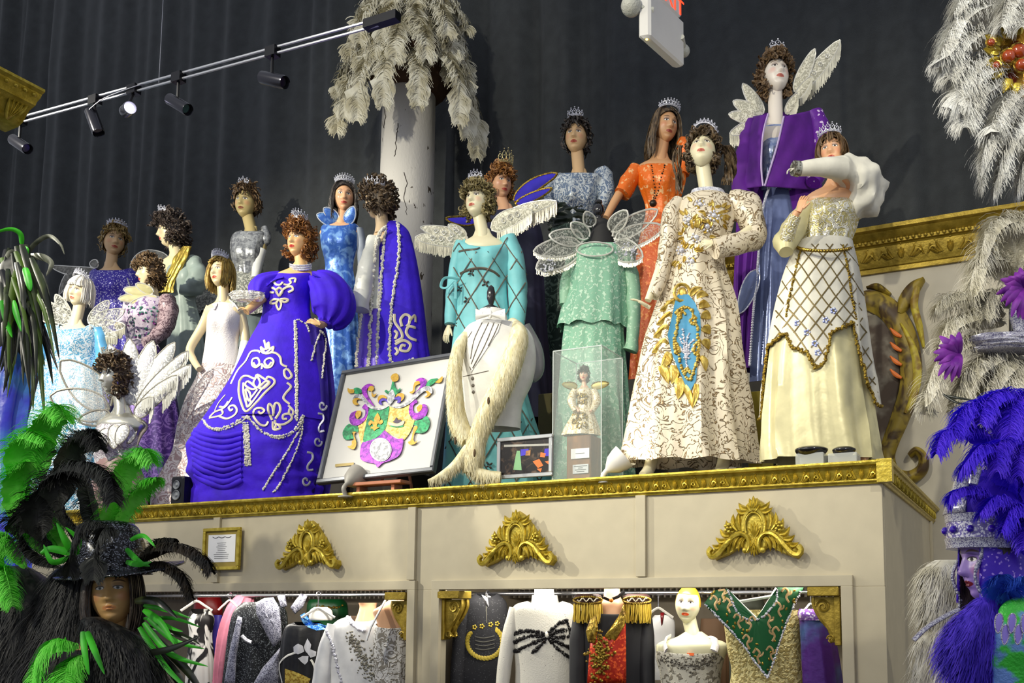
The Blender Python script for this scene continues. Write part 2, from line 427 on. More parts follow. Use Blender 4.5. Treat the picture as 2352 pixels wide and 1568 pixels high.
def hair_mat(key, c, c2): return mat('hair_' + key, c, .42, col2=c2, pat='streak', scale=60, thr=.5, soft=.2, stretch=(1, 1, .35), bump=.5, bscale=120)
def wig(f, kind, m, seed=0, vol=1.0, part=0.0, fringe=.045, length=-.12, face=0.0):
    """hair as locks rooted on the scalp, in head coordinates"""
    r = random.Random(seed); g = G(); sc = f.sc; M = f.M; f.tz = .118 + .02 * vol if kind == 'curly' else .116 if kind == 'short' else .108
    def shell(az, el, k):
        x = sin(az) * cos(el); y = -cos(az) * cos(el); z = sin(el); return V((x * .079 * k, y * .096 * k, z * .119 * k))
    # scalp cap: leaves the face open
    rows = []
    for j in range(15):
        row = []
        for i in range(29):
            az = -pi + 2 * pi * i / 28; fr = max(0, cos(az)) ** .6
            lo = lerp(-.55, .62, fr); el = lo + (pi / 2 - lo) * j / 14; row.append(M @ (shell(az, el, 1.06 + .05 * vol + .03 * r.random()) + V((0, .008, .004))))
        rows.append(row)
    g.grid(rows)
    if kind in ('curly', 'short'):
        n = 330 if kind == 'curly' else 260; lowest = length
        for i in range(n):
            az = r.uniform(-pi, pi); fr = max(0, cos(az)); el = r.uniform(-.6 if fr < .35 else .30, 1.5)
            if kind == 'curly' and fr < .55 and r.random() < .35: el = r.uniform(-1.0, -.1)
            k = r.uniform(1.08, 1.12 + .42 * vol); p = shell(az, el, k)
            if p.z < lowest: p.z = r.uniform(lowest, 0)
            if p.z < -.02 and fr < .6: p.x = math.copysign(max(abs(p.x), .058 * (1 + .3 * vol)), p.x) if p.y < .03 else p.x; p.y = max(p.y, -.035)
            if p.y < -.03 and p.z < fringe - .012: p.z = fringe - .012 + r.uniform(0, .035)
            nrm = V((p.x, p.y, p.z)).normalized(); dn = V((0, 0, -1)); dn = (dn - nrm * dn.dot(nrm)); dn = (dn + V((r.uniform(-1, 1), r.uniform(-1, 1), r.uniform(-1, 1))) * (.7 if kind == 'curly' else .45)).normalized()
            sdv = nrm.cross(dn).normalized(); ln = r.uniform(.03, .06); rad = r.uniform(.008, .018) if kind == 'curly' else .005; turns = r.uniform(1.0, 2.0) if kind == 'curly' else .7
            ph = r.uniform(0, 6.28); pts = []
            for q in range(10):
                u = q / 9; a = ph + turns * 2 * pi * u; pts.append(M @ (p + dn * (ln * (u - .3)) + nrm * (cos(a) * rad - .4 * u * u * rad) + sdv * (sin(a) * rad)))
            w_ = r.uniform(.0045, .0095) * sc; g.tube(pts, [w_ * .5] + [w_] * 7 + [w_ * .6, w_ * .15], 4, .6, None, False)
    else:
        n = 190
        for i in range(n):
            az = r.uniform(-pi, pi); fr = max(0, cos(az)); el0 = r.uniform(.55, 1.45)
            side = 1 if sin(az) > part * .3 else -1; pts = []; k = r.uniform(1.08, 1.18 + .12 * vol)
            isf = fr > .55 and kind in ('bob', 'pixie')
            if kind == 'long' and fr > .3: az = side * r.uniform(1.1, 1.5)
            if kind == 'bob' and fr > .45 and r.random() < .7: az = side * r.uniform(.85, 1.35); isf = False
            zend = fringe + r.uniform(-.006, .012) if isf else length * r.uniform(.88, 1.05)
            el = el0; wv = r.uniform(0, 6.28)
            top = shell(az * .5 + .5 * part, 1.45, k)
            base_az = az
            for q in range(11):
                u = q / 10
                if u < .55:
                    e2 = lerp(1.4, .05 if not isf else .42, u / .55); p = shell(base_az, e2, k)
                    p.z = max(p.z, zend)
                else:
                    st = shell(base_az, .05 if not isf else .42, k); t2 = (u - .55) / .45
                    p = V((st.x * (1 + .10 * vol * sin(pi * t2) - (.15 * t2 if kind == 'bob' else 0)), st.y + (.012 * t2 if st.y > 0 else .006 * t2), lerp(max(st.z, zend), zend, t2)))
                    if kind == 'long': p.x += .006 * sin(wv + 6 * t2); p.y += .03 * t2 * (1 if st.y > -.02 else .3)
                if p.y < -.045 and abs(p.x) < .05 and p.z < fringe: p.z = fringe
                pts.append(M @ p)
            w_ = r.uniform(.005, .009) * sc; g.tube(pts, [w_ * .7] + [w_] * 8 + [w_ * .7, w_ * .2], 5, .45, None, False)
    return f.add('wig', g, m, 60)

def tiara(f, hgt=.035, n=7, rad=.074, y=-.016, z=None, arc=150, tilt=25, style=0, m=None, full=False):
    hgt *= 1.15; z = (getattr(f, 'tz', .118) if z is None else z); g = G(); M = f.M @ Matrix.Translation(V((0, y, z))) @ Matrix.Rotation(radians(-tilt), 4, 'X'); r = rad; sc = f.sc
    a0 = radians(arc / 2) if not full else pi
    def at(a, zz, k=1.0): return M @ V((sin(a) * r * k, -cos(a) * r * 1.05 * k, zz))
    def hh(a): return hgt * ((.45 + .55 * cos(a / a0 * pi / 2)) if not full else (.75 + .25 * cos(n * a)))
    N_ = 30
    g.tube([at(-a0 + 2 * a0 * i / N_, 0) for i in range(N_ + 1)], .0032 * sc, 5)
    g.tube([at(-a0 + 2 * a0 * i / N_, .008) for i in range(N_ + 1)], .0022 * sc, 5)
    for i in range(n):
        c = -a0 + 2 * a0 * (i + .5) / n; wd = a0 / n; H = hh(c)
        g.tube([at(c + wd * sin(pi * u) * (1 if u < 2 else 1) * q, .008 + H * .9 * u, 1 + .10 * u) for q in (1,) for u in [k / 7 for k in range(8)]], .0022 * sc, 4)
        g.tube([at(c - wd * sin(pi * k / 7), .008 + H * .9 * k / 7, 1 + .10 * k / 7) for k in range(8)], .0022 * sc, 4)
        if style: g.tube([at(c, .006), at(c, .008 + H * 1.05, 1.1)], .002 * sc, 4)
        g.ball(at(c, .012 + H, 1.11), .0052 * sc, 6, 4); g.ball(at(c, .010 + H * .45, 1.05), .005 * sc, 6, 4)
        g.ball(at(c + wd, .012, 1.01), .004 * sc, 6, 4)
    return f.add('tiara', g, m or SILVER, 30)

# ------------------------------------------------------------------ embroidery / trims laid on a surface
def trace(bvh, pts, r_px, k, n=6, sub=5, flat=.5, g=None, lift=.3, nside=5, bead=0, dflt=None):
    """run a cord over a surface along a path given in px"""
    g = g or G(); q = cr(pts, sub) if sub > 1 else pts; out = []; nn = None
    for x, y in q:
        d = ray(x, y).normalized(); h = bvh.ray_cast(C, d)
        if h[0] is None: continue
        nn = h[1] if h[1].dot(d) < 0 else -h[1]; out.append((h[0] + nn * (r_px * k * lift), nn))
    if len(out) < 2: return g
    segs = [[out[0]]]
    for o in out[1:]:
        if (o[0] - segs[-1][-1][0]).length > 60 * k: segs.append([o])
        else: segs[-1].append(o)
    for sg in segs:
        if len(sg) < 2: continue
        if bead:
            acc = 0
            for a, b in zip(sg, sg[1:]):
                L_ = (b[0] - a[0]).length; m = max(1, int(L_ / (bead * k)))
                for i in range(m):
                    p = a[0].lerp(b[0], i / m); jt = V((rnd.uniform(-1, 1), rnd.uniform(-1, 1), rnd.uniform(-1, 1))) * r_px * k * .35
                    g.ball(p + jt, r_px * k * rnd.uniform(.6, 1.05), 5, 4)
        else:
            g.tube([p for p, _ in sg], r_px * k, nside, flat, sg[len(sg) // 2][1])
    return g
def patch(bvh, poly, lift, n=10):
    """a flat applique: polygon (px) triangulated as a fan grid and laid on the surface"""
    g = G(); cx = sum(p[0] for p in poly) / len(poly); cy = sum(p[1] for p in poly) / len(poly); pl = poly + [poly[0]]
    bd = []
    for a, b in zip(pl, pl[1:]): bd += [(lerp(a[0], b[0], i / 3), lerp(a[1], b[1], i / 3)) for i in range(3)]
    rows = []; last = None
    for j in range(6):
        u = j / 5; row = []
        for x, y in bd:
            d = ray(lerp(x, cx, 1 - u), lerp(y, cy, 1 - u)).normalized(); h = bvh.ray_cast(C, d)
            if h[0] is not None: nn = h[1] if h[1].dot(d) < 0 else -h[1]; last = (h[0], nn, (h[0] - C).length)
            if h[0] is None and last: row.append(C + d * last[2] - d * lift)
            elif last: row.append(last[0] + last[1] * lift)
            else: row.append(C + d * 5.5)
        rows.append(row)
    g.loft(rows, False); return g

# ------------------------------------------------------------------ feathers, fur, lace wings
def feather(path, width, m_, parent, name='plume', barbs=70, droop=.5, lift=0.0, seed=0, stiff=False, hue=None, shaft=.0016, side0=None, bw=.0035, fuzz=.35):
    """path: world points base->tip. barbs are ribbons either side of the shaft, hanging by 'droop'"""
    r = random.Random(seed); g = G(); pts = [V(p) for p in cr(path, 8)]; m = len(pts)
    g.tube(pts, [shaft * (1 - .8 * i / m) for i in range(m)], 4)
    barbs = int(barbs * 2.3); rows = []; bw *= 1.25
    for i, p in enumerate(pts):         # downy core under the long barbs
        u = i / (m - 1); t = (pts[min(i + 1, m - 1)] - pts[max(i - 1, 0)]).normalized(); sd = t.cross(UP); sd = sd.normalized() if sd.length > .05 else t.orthogonal()
        wq = width * .5 * min(1, u * 4 + .2) * (sqrt(max(0, 1 - (max(0, u - .6) / .42) ** 2)) * .9 + .1)
        rows.append([p + sd * (wq * q * (1 + .12 * sin(i * 2.7 + q))) - UP * (wq * abs(q) ** 1.5 * (.45 + droop * .5)) - UP * .004 for q in (-1, -.6, -.25, 0, .25, .6, 1)])
    g.grid(rows)
    for i in range(barbs):
        u = (i + r.random()) / barbs; u = .06 + .93 * u; x = u * (m - 1); a = int(x); p = pts[a].lerp(pts[min(a + 1, m - 1)], x - a)
        t = (pts[min(a + 2, m - 1)] - pts[max(a - 1, 0)]).normalized()
        sd = side0 - t * side0.dot(t) if side0 is not None else t.cross(UP)
        if sd.length < .05: sd = t.orthogonal()
        sd.normalize(); wq = width * (min(1, u * 3 + .35)) * (sqrt(max(0, 1 - (max(0, u - .55) / .47) ** 2)) * .85 + .15)
        for q in (-1, 1):
            d = (sd * q + t * r.uniform(.25, .75) + V((r.uniform(-1, 1), r.uniform(-1, 1), r.uniform(-1, 1))) * (fuzz if not stiff else .06)).normalized()
            L_ = wq * r.uniform(.75, 1.1); bp = [p]; pos = p.copy(); sgn = 4 if not stiff else 3
            for s_ in range(sgn):
                d = (d + V((0, 0, -1)) * (droop * (.25 + .35 * s_)) + t * (.12 if stiff else 0)).normalized(); pos = pos + d * (L_ / sgn); bp.append(pos)
            nn = d.cross(t); nn = nn.normalized() if nn.length > 1e-4 else sd
            wd = (nn.cross(d)).normalized() if nn.length else t
            g.ribbon(bp, bw * r.uniform(.7, 1.3), wd)
    return g.obj(name, m_, parent, 80)
def fpath(h, pts): return [P(x, y, h + d) for x, y, d in pts]
def quill(path, width, m_, parent, name='quill_feather', seed=0):
    """a smooth strap-like coque feather: curved blade with a rib"""
    g = G(); pts = [V(p) for p in cr(path, 7)]; m = len(pts); rows = []
    for i, p in enumerate(pts):
        u = i / (m - 1); t = (pts[min(i + 1, m - 1)] - pts[max(i - 1, 0)]).normalized(); vw = (p - C).normalized(); sd = t.cross(vw); sd = sd.normalized() if sd.length > 1e-4 else R
        sd = (sd + vw * (.5 * sin(seed * 2.1))).normalized()
        wq = width * (sin(pi * min(1, .10 + .9 * u) ** .7) ** .8) * .5 + .0006; nn = t.cross(sd)
        rows.append([p - sd * wq, p - sd * wq * .5 + nn * wq * .25, p + nn * wq * .34, p + sd * wq * .5 + nn * wq * .25, p + sd * wq])
    g.grid(rows); return g.obj(name, m_, parent, 80)
def furry(src, n, ln, m_, parent, name, dirv=V((0, 0, -1)), out=.6, seed=0, bw=.003, jit=.5, seg=3, curl=0.0):
    """ribbons of hair rooted all over a surface"""
    r = random.Random(seed); g = G(); ar = []; tot = 0
    for f in src.f:
        a, b, c = (V(src.v[i]) for i in f[:3]); s_ = (b - a).cross(c - a).length
        if len(f) == 4: d = V(src.v[f[3]]); s_ += (c - a).cross(d - a).length
        tot += s_; ar.append(tot)
    import bisect
    for _ in range(n):
        f = src.f[min(bisect.bisect(ar, r.random() * tot), len(src.f) - 1)]; q = [V(src.v[i]) for i in f[:4]]
        u, v = r.random(), r.random(); p = (q[0].lerp(q[1], u)).lerp((q[3] if len(q) > 3 else q[2]).lerp(q[2], u), v)
        nr = (q[1] - q[0]).cross(q[2] - q[0]); nr = nr.normalized() if nr.length > 1e-12 else V((0, -1, 0))
        if nr.dot(p - C) > 0: nr = -nr
        d = (nr * out + dirv + V((r.uniform(-1, 1), r.uniform(-1, 1), r.uniform(-1, 1))) * jit).normalized(); L_ = ln * r.uniform(.6, 1.2); bp = [p]
        for s_ in range(seg): d = (d + dirv * .35 + V((r.uniform(-1, 1), r.uniform(-1, 1), r.uniform(-1, 1))) * curl).normalized(); p = p + d * (L_ / seg); bp.append(p)
        sd = d.cross(nr); sd = sd.normalized() if sd.length > 1e-4 else R
        g.ribbon(bp, bw * r.uniform(.7, 1.3), sd)
    o = g.obj(name, m_, parent, 80); o['kind'] = 'stuff'; return o
def petal(f, a, b, wd, m_, rim, name='lace_petal', bow=0.0, fringe=0, fm=None, d0=0.0, d1=0.0, cup=.25, tipw=.75, rimr=1.6, swirl=False, fdir=None, parent=None):
    """lace fan petal from px a (root) to px b (tip), half width wd px; wire rim; optional bead fringe on the lower edge"""
    ax, ay = a; bx, by = b; L_ = sqrt((bx - ax) ** 2 + (by - ay) ** 2) + 1e-6; tx, ty = (bx - ax) / L_, (by - ay) / L_; sx, sy = -ty, tx
    rows = []; n = 12; le = []; re = []
    for i in range(n + 1):
        u = i / n; wq = wd * (sin(pi * (u ** tipw) * .97 + .03) ** .62 if u > 0 else .12) if i < n else wd * .05
        cxp = ax + tx * L_ * u + sx * bow * sin(pi * u); cyp = ay + ty * L_ * u + sy * bow * sin(pi * u); d = lerp(d0, d1, u); row = []
        for j in range(7):
            v = j / 3 - 1; row.append(f.p(cxp + sx * wq * v, cyp + sy * wq * v, d - cup * wq * f.k * (1 - v * v)))
        rows.append(row); le.append(row[0]); re.append(row[-1])
    g = G(); g.grid(rows); o = g.obj(name, m_, parent or f.e, 60)
    rg = G(); rg.tube(le + re[::-1], rimr * f.k, 5)
    if swirl:
        for q in range(3):
            c_ = rows[4 + 2 * q][3]; rg.tube([c_ + (R * cos(a_) + UP * sin(a_)) * (wd * f.k * .42 * (1 - a_ / 14)) + Fh * -.004 for a_ in [z * .5 for z in range(22)]], rimr * .6 * f.k, 4)
    rg.obj('rim', rim, o, 60)
    if fringe:
        fg = G(); ed = re if (re[6] - le[6]).dot(UP) < 0 else le; ed = [V(q) for q in cr(ed, 5)]; r = random.Random(int(ax + by))
        if fdir == 'tip': ed = [V(q) for q in cr(le[6:] + re[:5:-1], 4)]
        for p in ed[6:]:
            l2 = fringe * f.k * r.uniform(.75, 1.1); fg.tube([p, p - UP * l2 * .5 + R * r.uniform(-1, 1) * .003, p - UP * l2], [1.0 * f.k, 1.2 * f.k, .9 * f.k], 4)
        fo = fg.obj('fringe', fm or rim, o, 60); fo['kind'] = 'stuff'
    return o
# ------------------------------------------------------------------ the room
def PZ(px, py, z):
    d = ray(px, py); return C + d * ((z - C.z) / d.z)
g = G(); g.bbox(-13, 6, -8, 3.2, -.1, 0); struct(g.obj('floor', mat('floor_wood', S(70, 52, 38), .5, var=.2), None, 0))
g = G(); rows = []
nx = 620
def pleat(x):
    return .07 * sin(x * 9 + 1.6 * sin(x * 1.7)) + .03 * sin(x * 23 + 2 * sin(x * 2.3)) + .05 * noise.noise(V((x * .9, 3.1, 0)))
for j in range(13):
    z = 11 * j / 12; row = []
    for i in range(nx + 1):
        x = -13 + 18 * i / nx; row.append(V((x, 2.62 + pleat(x) * (.7 + .3 * sin(z * .8 + x)) + .03 * noise.noise(V((x * .7, z * .8, 2))), z)))
    rows.append(row)
g.grid(rows)
struct(g.obj('wall_back', mat('black_drape', S(50, 53, 54), .8, sheen=.35, bump=.5, bscale=160, var=.12), None, 80))
g = G(); g.bbox(-1.7, 3.2, 2.40, 2.48, 0, 4.0); struct(g.obj('wall_right', CREAM, None, 0))

def mould(g, prof, a, b, out):
    """extrude a moulding profile (out, z) from a to b, 'out' = outward unit vector"""
    a, b, out = V(a), V(b), V(out); g.loft([[q + out * o + UP * z for o, z in prof] for q in (a, b)], True)
def acanthus(g, o, X, N_, w_, h_, d_, big=True):
    """one carved module: palmette, side scrolls and buds, on plane with axis X, normal N_"""
    o = V(o); X = V(X); N_ = V(N_); Z = UP
    q = lambda x, z: o + X * (x * w_) + Z * (z * h_)
    for a, l in ((0, .95), (-.5, .8), (.5, .8), (-1.0, .55), (1.0, .55)):
        g.leaf(q(0, -.42), q(sin(a) * .17 * l, -.42 + .85 * l * cos(a * .7)), .035 * w_, d_, N_, 5, a * .01 * w_)
    for s in (-1, 1):
        for (x0, z0, x1, z1, ww, bd) in ((.16, -.40, .30, .40, .040, .02), (.20, -.42, .40, .22, .034, .02), (.24, -.43, .46, -.05, .030, .015), (.30, .05, .22, .42, .026, .01), (.46, -.38, .40, .36, .03, -.02)):
            g.leaf(q(s * x0, z0), q(s * x1, z1), ww * w_, d_ * .85, N_, 5, -s * bd * w_)
        pts = [q(s * (.34 + .075 * cos(t) * (1 - t / 9)), -.2 + .20 * sin(t) * (1 - t / 9)) + N_ * d_ * .5 for t in [k * .7 for k in range(9)]]
        g.tube(pts, d_ * .28, 4)
        g.ball(q(s * .31, .34) + N_ * d_ * .4, .030 * w_, 6, 4); g.ball(q(s * .5, .40) + N_ * d_ * .35, .026 * w_, 6, 4)
    g.ball(q(0, .42) + N_ * d_ * .5, .04 * w_, 6, 4)

# the gilded cornice on the back wall
co = struct(bpy.data.objects.new('trim_1', None)); COL.objects.link(co); co.location = (.8, 2.4, 4.0)
g = G(); mould(g, [(0, 0), (.03, 0), (.035, .03), (.05, .035), (.06, .06), (.07, .08), (.09, .17), (.10, .18), (.12, .185), (.12, .21), (.13, .215), (.16, .26), (.19, .27), (.19, .30), (0, .30)], (-1.7, 2.40, 4.0), (3.2, 2.40, 4.0), (0, -1, 0))
g.obj('moulding', OLDGOLD, co, 30)
g = G(); acanthus(g, (0, 0, 0), (1, 0, 0), (0, -1, .25), .34, .12, .022); me = None
for i in range(12):
    x = -1.5 + i * .34
    if me is None: o_ = g.obj('carved_leaf', OLDGOLD, co, 60); me = o_.data; o_.location = V((x, 2.325, 4.125)) - co.location
    else: o_ = bpy.data.objects.new('carved_leaf', me); COL.objects.link(o_); o_.parent = co; o_.location = V((x, 2.325, 4.125)) - co.location
    for v in ():
        pass
for i_, v_ in enumerate(me.vertices): v_.co = v_.co + co.location
g = G()
for i in range(110): g.ball((-1.6 + i * .042, 2.272, 4.20), .014, 6, 4)
bd = g.obj('bead_row', OLDGOLD, co, 60); bd['kind'] = 'stuff'

# column
c0 = PY(938, 300, 2.0); g = G(); cr_ = .235
rings = []
for j in range(40):
    z = 2.0 + 4.15 * j / 39; r_ = cr_ * (1.06 - .06 * j / 39)
    rings.append([V((c0.x + r_ * cos(a) * (1 + .006 * noise.noise(V((cos(a) * 3, sin(a) * 3, z * 3)))), 2.0 + r_ * sin(a), z)) for a in [2 * pi * i / 48 for i in range(48)]])
g.loft(rings)
col_e = thing('column', 'round white plaster column with cracked chipped paint in front of black drapes', 'column', (c0.x, 2.0, 2.0))
COLM = mat('cracked_plaster', S(196, 192, 184), .7, col2=S(70, 60, 48), pat='noise', scale=16, thr=.685, soft=.01, stretch=(1, 1, .55), dist=.6, bump=.25, bscale=50)
g.obj('shaft', COLM, col_e, 60)
g = G(); g.lathe([(.23, 0), (.30, .02), (.42, .20), (.46, .26), (.46, .34), (.30, .36)], (c0.x, 2.0, 6.12), 8); g.obj('capital', mat('capital_brown', S(92, 66, 44), .7), col_e, 30)
rr = random.Random(3); g = G()
for (zz, a0, ln) in ((5.75, 285, 14), (5.3, 300, 16), (4.9, 262, 8), (5.95, 250, 10)):
    a = radians(a0); pts = []
    for i in range(ln):
        pts.append(V((c0.x + .238 * cos(a), 2.0 + .238 * sin(a), zz))); zz -= rr.uniform(.01, .035); a += radians(rr.uniform(-3.0, 2.6))
    g.tube(pts, .0035, 4)
g.obj('crack', mat('crack_dark', S(50, 40, 32), .8), col_e)

# ------------------------------------------------------------------ cabinet
CAB = thing('display_cabinet', 'long beige painted display wardrobe with gilded cornice and two open bays of costumes', 'cabinet', (-2.6, 1.1, 0))
def cbox(name, x0, x1, y0, y1, z0, z1, m=BEIGE, bv=.002): 
    g = G(); g.bbox(x0, x1, y0, y1, z0, z1, bv); return g.obj(name, m, CAB, 30)
Z0, Z1, XL = 1.632, 2.24, -8.4
cbox('fascia', XL, 0, 0, .04, 1.64, 2.21)
cbox('corner_post', -.20, 0, 0, .05, 0, 1.64); cbox('bay_post', -2.715, -2.49, 0, .05, 0, 1.64); cbox('end_post', XL, -8.2, 0, .05, 0, 1.64)
cbox('side_panel', -.04, 0, .05, 2.39, 0, 2.21)
cbox('cabinet_top', XL, 0, .05, 2.39, 2.14, 2.205, DARKWOOD)
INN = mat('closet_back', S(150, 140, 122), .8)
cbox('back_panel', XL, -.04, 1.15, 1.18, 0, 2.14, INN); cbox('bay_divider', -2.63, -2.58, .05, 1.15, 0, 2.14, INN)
for i, x in enumerate((-4.27, -2.70, -1.235)): cbox('batten', x - .028, x + .028, -.022, 0, 1.70, 2.13)
for (a, b) in ((-2.545, -.145), (-8.3, -2.66)):
    cbox('lintel', a, b, -.03, 0, 1.642, 1.695); cbox('jamb', b - .055, b, -.03, 0, 0, 1.642); cbox('jamb', a, a + .055, -.03, 0, 0, 1.642)
cbox('side_batten', 0, .018, 2.2, 2.26, 1.7, 2.13); cbox('side_rail', 0, .018, 1.2, 2.3, 1.62, 1.68); cbox('side_jamb', 0, .03, 1.3, 1.36, 0, 1.75)
# gilded cornice of the cabinet
prof = [(0, 0), (.012, 0), (.016, .010), (.026, .014), (.026, .020), (.016, .026), (.030, .075), (.040, .085), (.052, .088), (.056, .098), (.052, .108), (0, .112)]
g = G(); mould(g, prof, (XL, 0, 2.128), (0, 0, 2.128), (0, -1, 0)); g.obj('cornice_moulding', GOLD, CAB, 30)
g = G(); mould(g, prof, (0, -.05, 2.128), (0, 2.39, 2.128), (1, 0, 0)); g.obj('cornice_moulding', GOLD, CAB, 30)
g = G(); g.box((.02, -.022, 2.184), (.07, .065, .11)); g.obj('corner_block', GOLD, CAB, 30)
me = None; gl = G(); acanthus(gl, CAB.location, (1, 0, 0), (0, -1, .3), .158, .070, .015)
for i in range(52):
    x = -.09 - i * .158
    if me is None: o_ = gl.obj('carved_leaf', GOLD, CAB, 60); me = o_.data
    else: o_ = bpy.data.objects.new('carved_leaf', me); COL.objects.link(o_); o_.parent = CAB
    o_.location = V((x, -.024, 2.180)) - CAB.location
me = None; gl = G(); acanthus(gl, CAB.location, (0, 1, 0), (1, 0, .3), .158, .070, .015)
for i in range(15):
    if me is None: o_ = gl.obj('carved_leaf', GOLD, CAB, 60); me = o_.data
    else: o_ = bpy.data.objects.new('carved_leaf', me); COL.objects.link(o_); o_.parent = CAB
    o_.location = V((.024, .06 + i * .158, 2.180)) - CAB.location
# hanging rails in the bays
g = G(); g.tube([V((-2.58, .32, 1.62)), V((-.05, .32, 1.62))], .012, 10); g.obj('hanging_rail', mat('chrome', S(190, 190, 195), .2, .9, var=0), CAB)
g = G(); g.tube([V((-6.1, .32, 1.62)), V((-2.66, .32, 1.62))], .012, 10); g.obj('hanging_rail', MATS['chrome'], CAB)
g = G()
for i in range(150): g.bbox(-6.1 + i * .04, -6.1 + i * .04 + .012, .9, 1.0, 1.60, 1.66)
o_ = g.obj('ledge_slat', mat('slat', S(120, 112, 100), .6), CAB); o_['kind'] = 'stuff'
for nm, xx, en in (('bay_fill', -1.3, 13), ('bay_fill', -3.9, 13)):  # unseen area lights added to brighten each bay
    d = bpy.data.lights.new(nm, 'AREA'); d.shape = 'RECTANGLE'; d.size = 2.2; d.size_y = .05; d.energy = en; d.color = (1, .95, .85)
    o_ = bpy.data.objects.new(nm, d); COL.objects.link(o_); o_.location = (xx, .09, 1.70); o_.rotation_euler = (radians(14), 0, 0)

# gold appliques
def applique(px, py, label):
    c = PY(px, py, 0); e = thing('gold_applique', label, 'ornament', (c.x, -.002, c.z), 'gilded carved appliques on the fascia'); w_ = .25; N_ = V((0, -1, 0))
    q = lambda x, z, n=0: c + V((x * w_ * .94, -n * 1.25, z * w_ * 1.22 - .01))
    g = G()   # backing: stepped carved wings
    out = [(-1.0, -.33), (-.97, -.24), (-.86, -.26), (-.74, -.12), (-.62, .08), (-.46, .24), (-.30, .40), (-.16, .52), (0, .60), (.16, .52), (.30, .40), (.46, .24), (.62, .08), (.74, -.12), (.86, -.26), (.97, -.24), (1.0, -.33), (.9, -.42), (.6, -.34), (.35, -.22), (.15, -.28), (0, -.34), (-.15, -.28), (-.35, -.22), (-.6, -.34), (-.9, -.42)]
    g.loft([[q(x, z) for x, z in out], [q(x * .97, z * .97, .022) for x, z in out], [q(x * .85, z * .85, .034) for x, z in out]]); g.obj('backing', GOLD, e, 30)
    g = G()   # central cartouche
    g.tube([q(.24 * cos(t), .12 + .28 * sin(t), .04) for t in [k * pi / 14 - pi * .12 for k in range(18)]], .011, 6)
    g.tube([q(.19 * cos(t), .12 + .22 * sin(t), .045) for t in [k * pi / 14 - pi * .2 for k in range(20)]], .005, 5)
    for a in (-.9, -.45, 0, .45, .9): g.leaf(q(0, -.06, .03), q(.18 * sin(a), -.06 + .26 * cos(a), .035), .011, .014, N_, 5)
    g.obj('cartouche', GOLD, e, 60)
    g = G()
    for a in (-1.1, -.55, 0, .55, 1.1): g.leaf(q(0, .36, .035), q(.17 * sin(a), .36 + .26 * cos(a), .04), .016, .02, N_, 6)
    g.obj('crest_leaf', GOLD, e, 60); g = G()
    for a in (-.9, -.45, 0, .45, .9): g.leaf(q(0, -.08, .03), q(.15 * sin(a), -.08 - .30 * cos(a), .04), .014, .022, N_, 6)
    g.obj('pendant_leaf', GOLD, e, 60)
    for s in (-1, 1):
        g = G(); sp = [(.16, -.30), (.10, -.22), (.13, -.08), (.26, .0), (.44, -.04), (.62, -.18), (.80, -.33), (.93, -.36), (.99, -.28), (.93, -.22)]
        g.tube([q(s * x, z, .045) for x, z in cr(sp, 4)], [.012] * 20 + [.016] * 20, 6); g.ball(q(s * .19, -.27, .045), .016, 8, 6); g.obj('scroll', GOLD, e, 60)
        g = G()
        for (x0, z0, x1, z1) in ((.22, -.04, .34, -.30), (.30, .0, .46, -.30), (.40, -.02, .58, -.34), (.50, -.08, .70, -.36), (.18, -.05, .25, -.24), (.62, -.15, .80, -.38)):
            g.leaf(q(s * x0, z0, .035), q(s * x1, z1, .035), .013, .02, N_, 5, s * .012)
        for (x0, z0, x1, z1) in ((.30, .06, .30, .40), (.36, .06, .46, .34), (.44, .04, .62, .24), (.54, -.02, .76, .10), (.62, -.10, .86, -.04), (.72, -.18, .94, -.16), (.12, .40, .34, .52), (.14, .36, .40, .42)):
            g.leaf(q(s * x0, z0, .035), q(s * x1, z1, .03), .017, .022, N_, 5, -s * .012)
        g.obj('acanthus', GOLD, e, 60); g = G()
        for k in range(5): a = k * 2 * pi / 5; g.ball(q(s * .55 + .06 * cos(a), .10 + .06 * sin(a), .05), .011, 6, 4)
        g.ball(q(s * .55, .10, .058), .009, 6, 4); g.obj('rosette', GOLD, e, 60)
applique(718, 1258, 'carved gold applique beside the framed certificate')
applique(1195, 1244, 'carved gold applique centred above the bay with the white bow sweater')
applique(1738, 1222, 'carved gold applique above the green beaded gown, next to the cabinet corner')
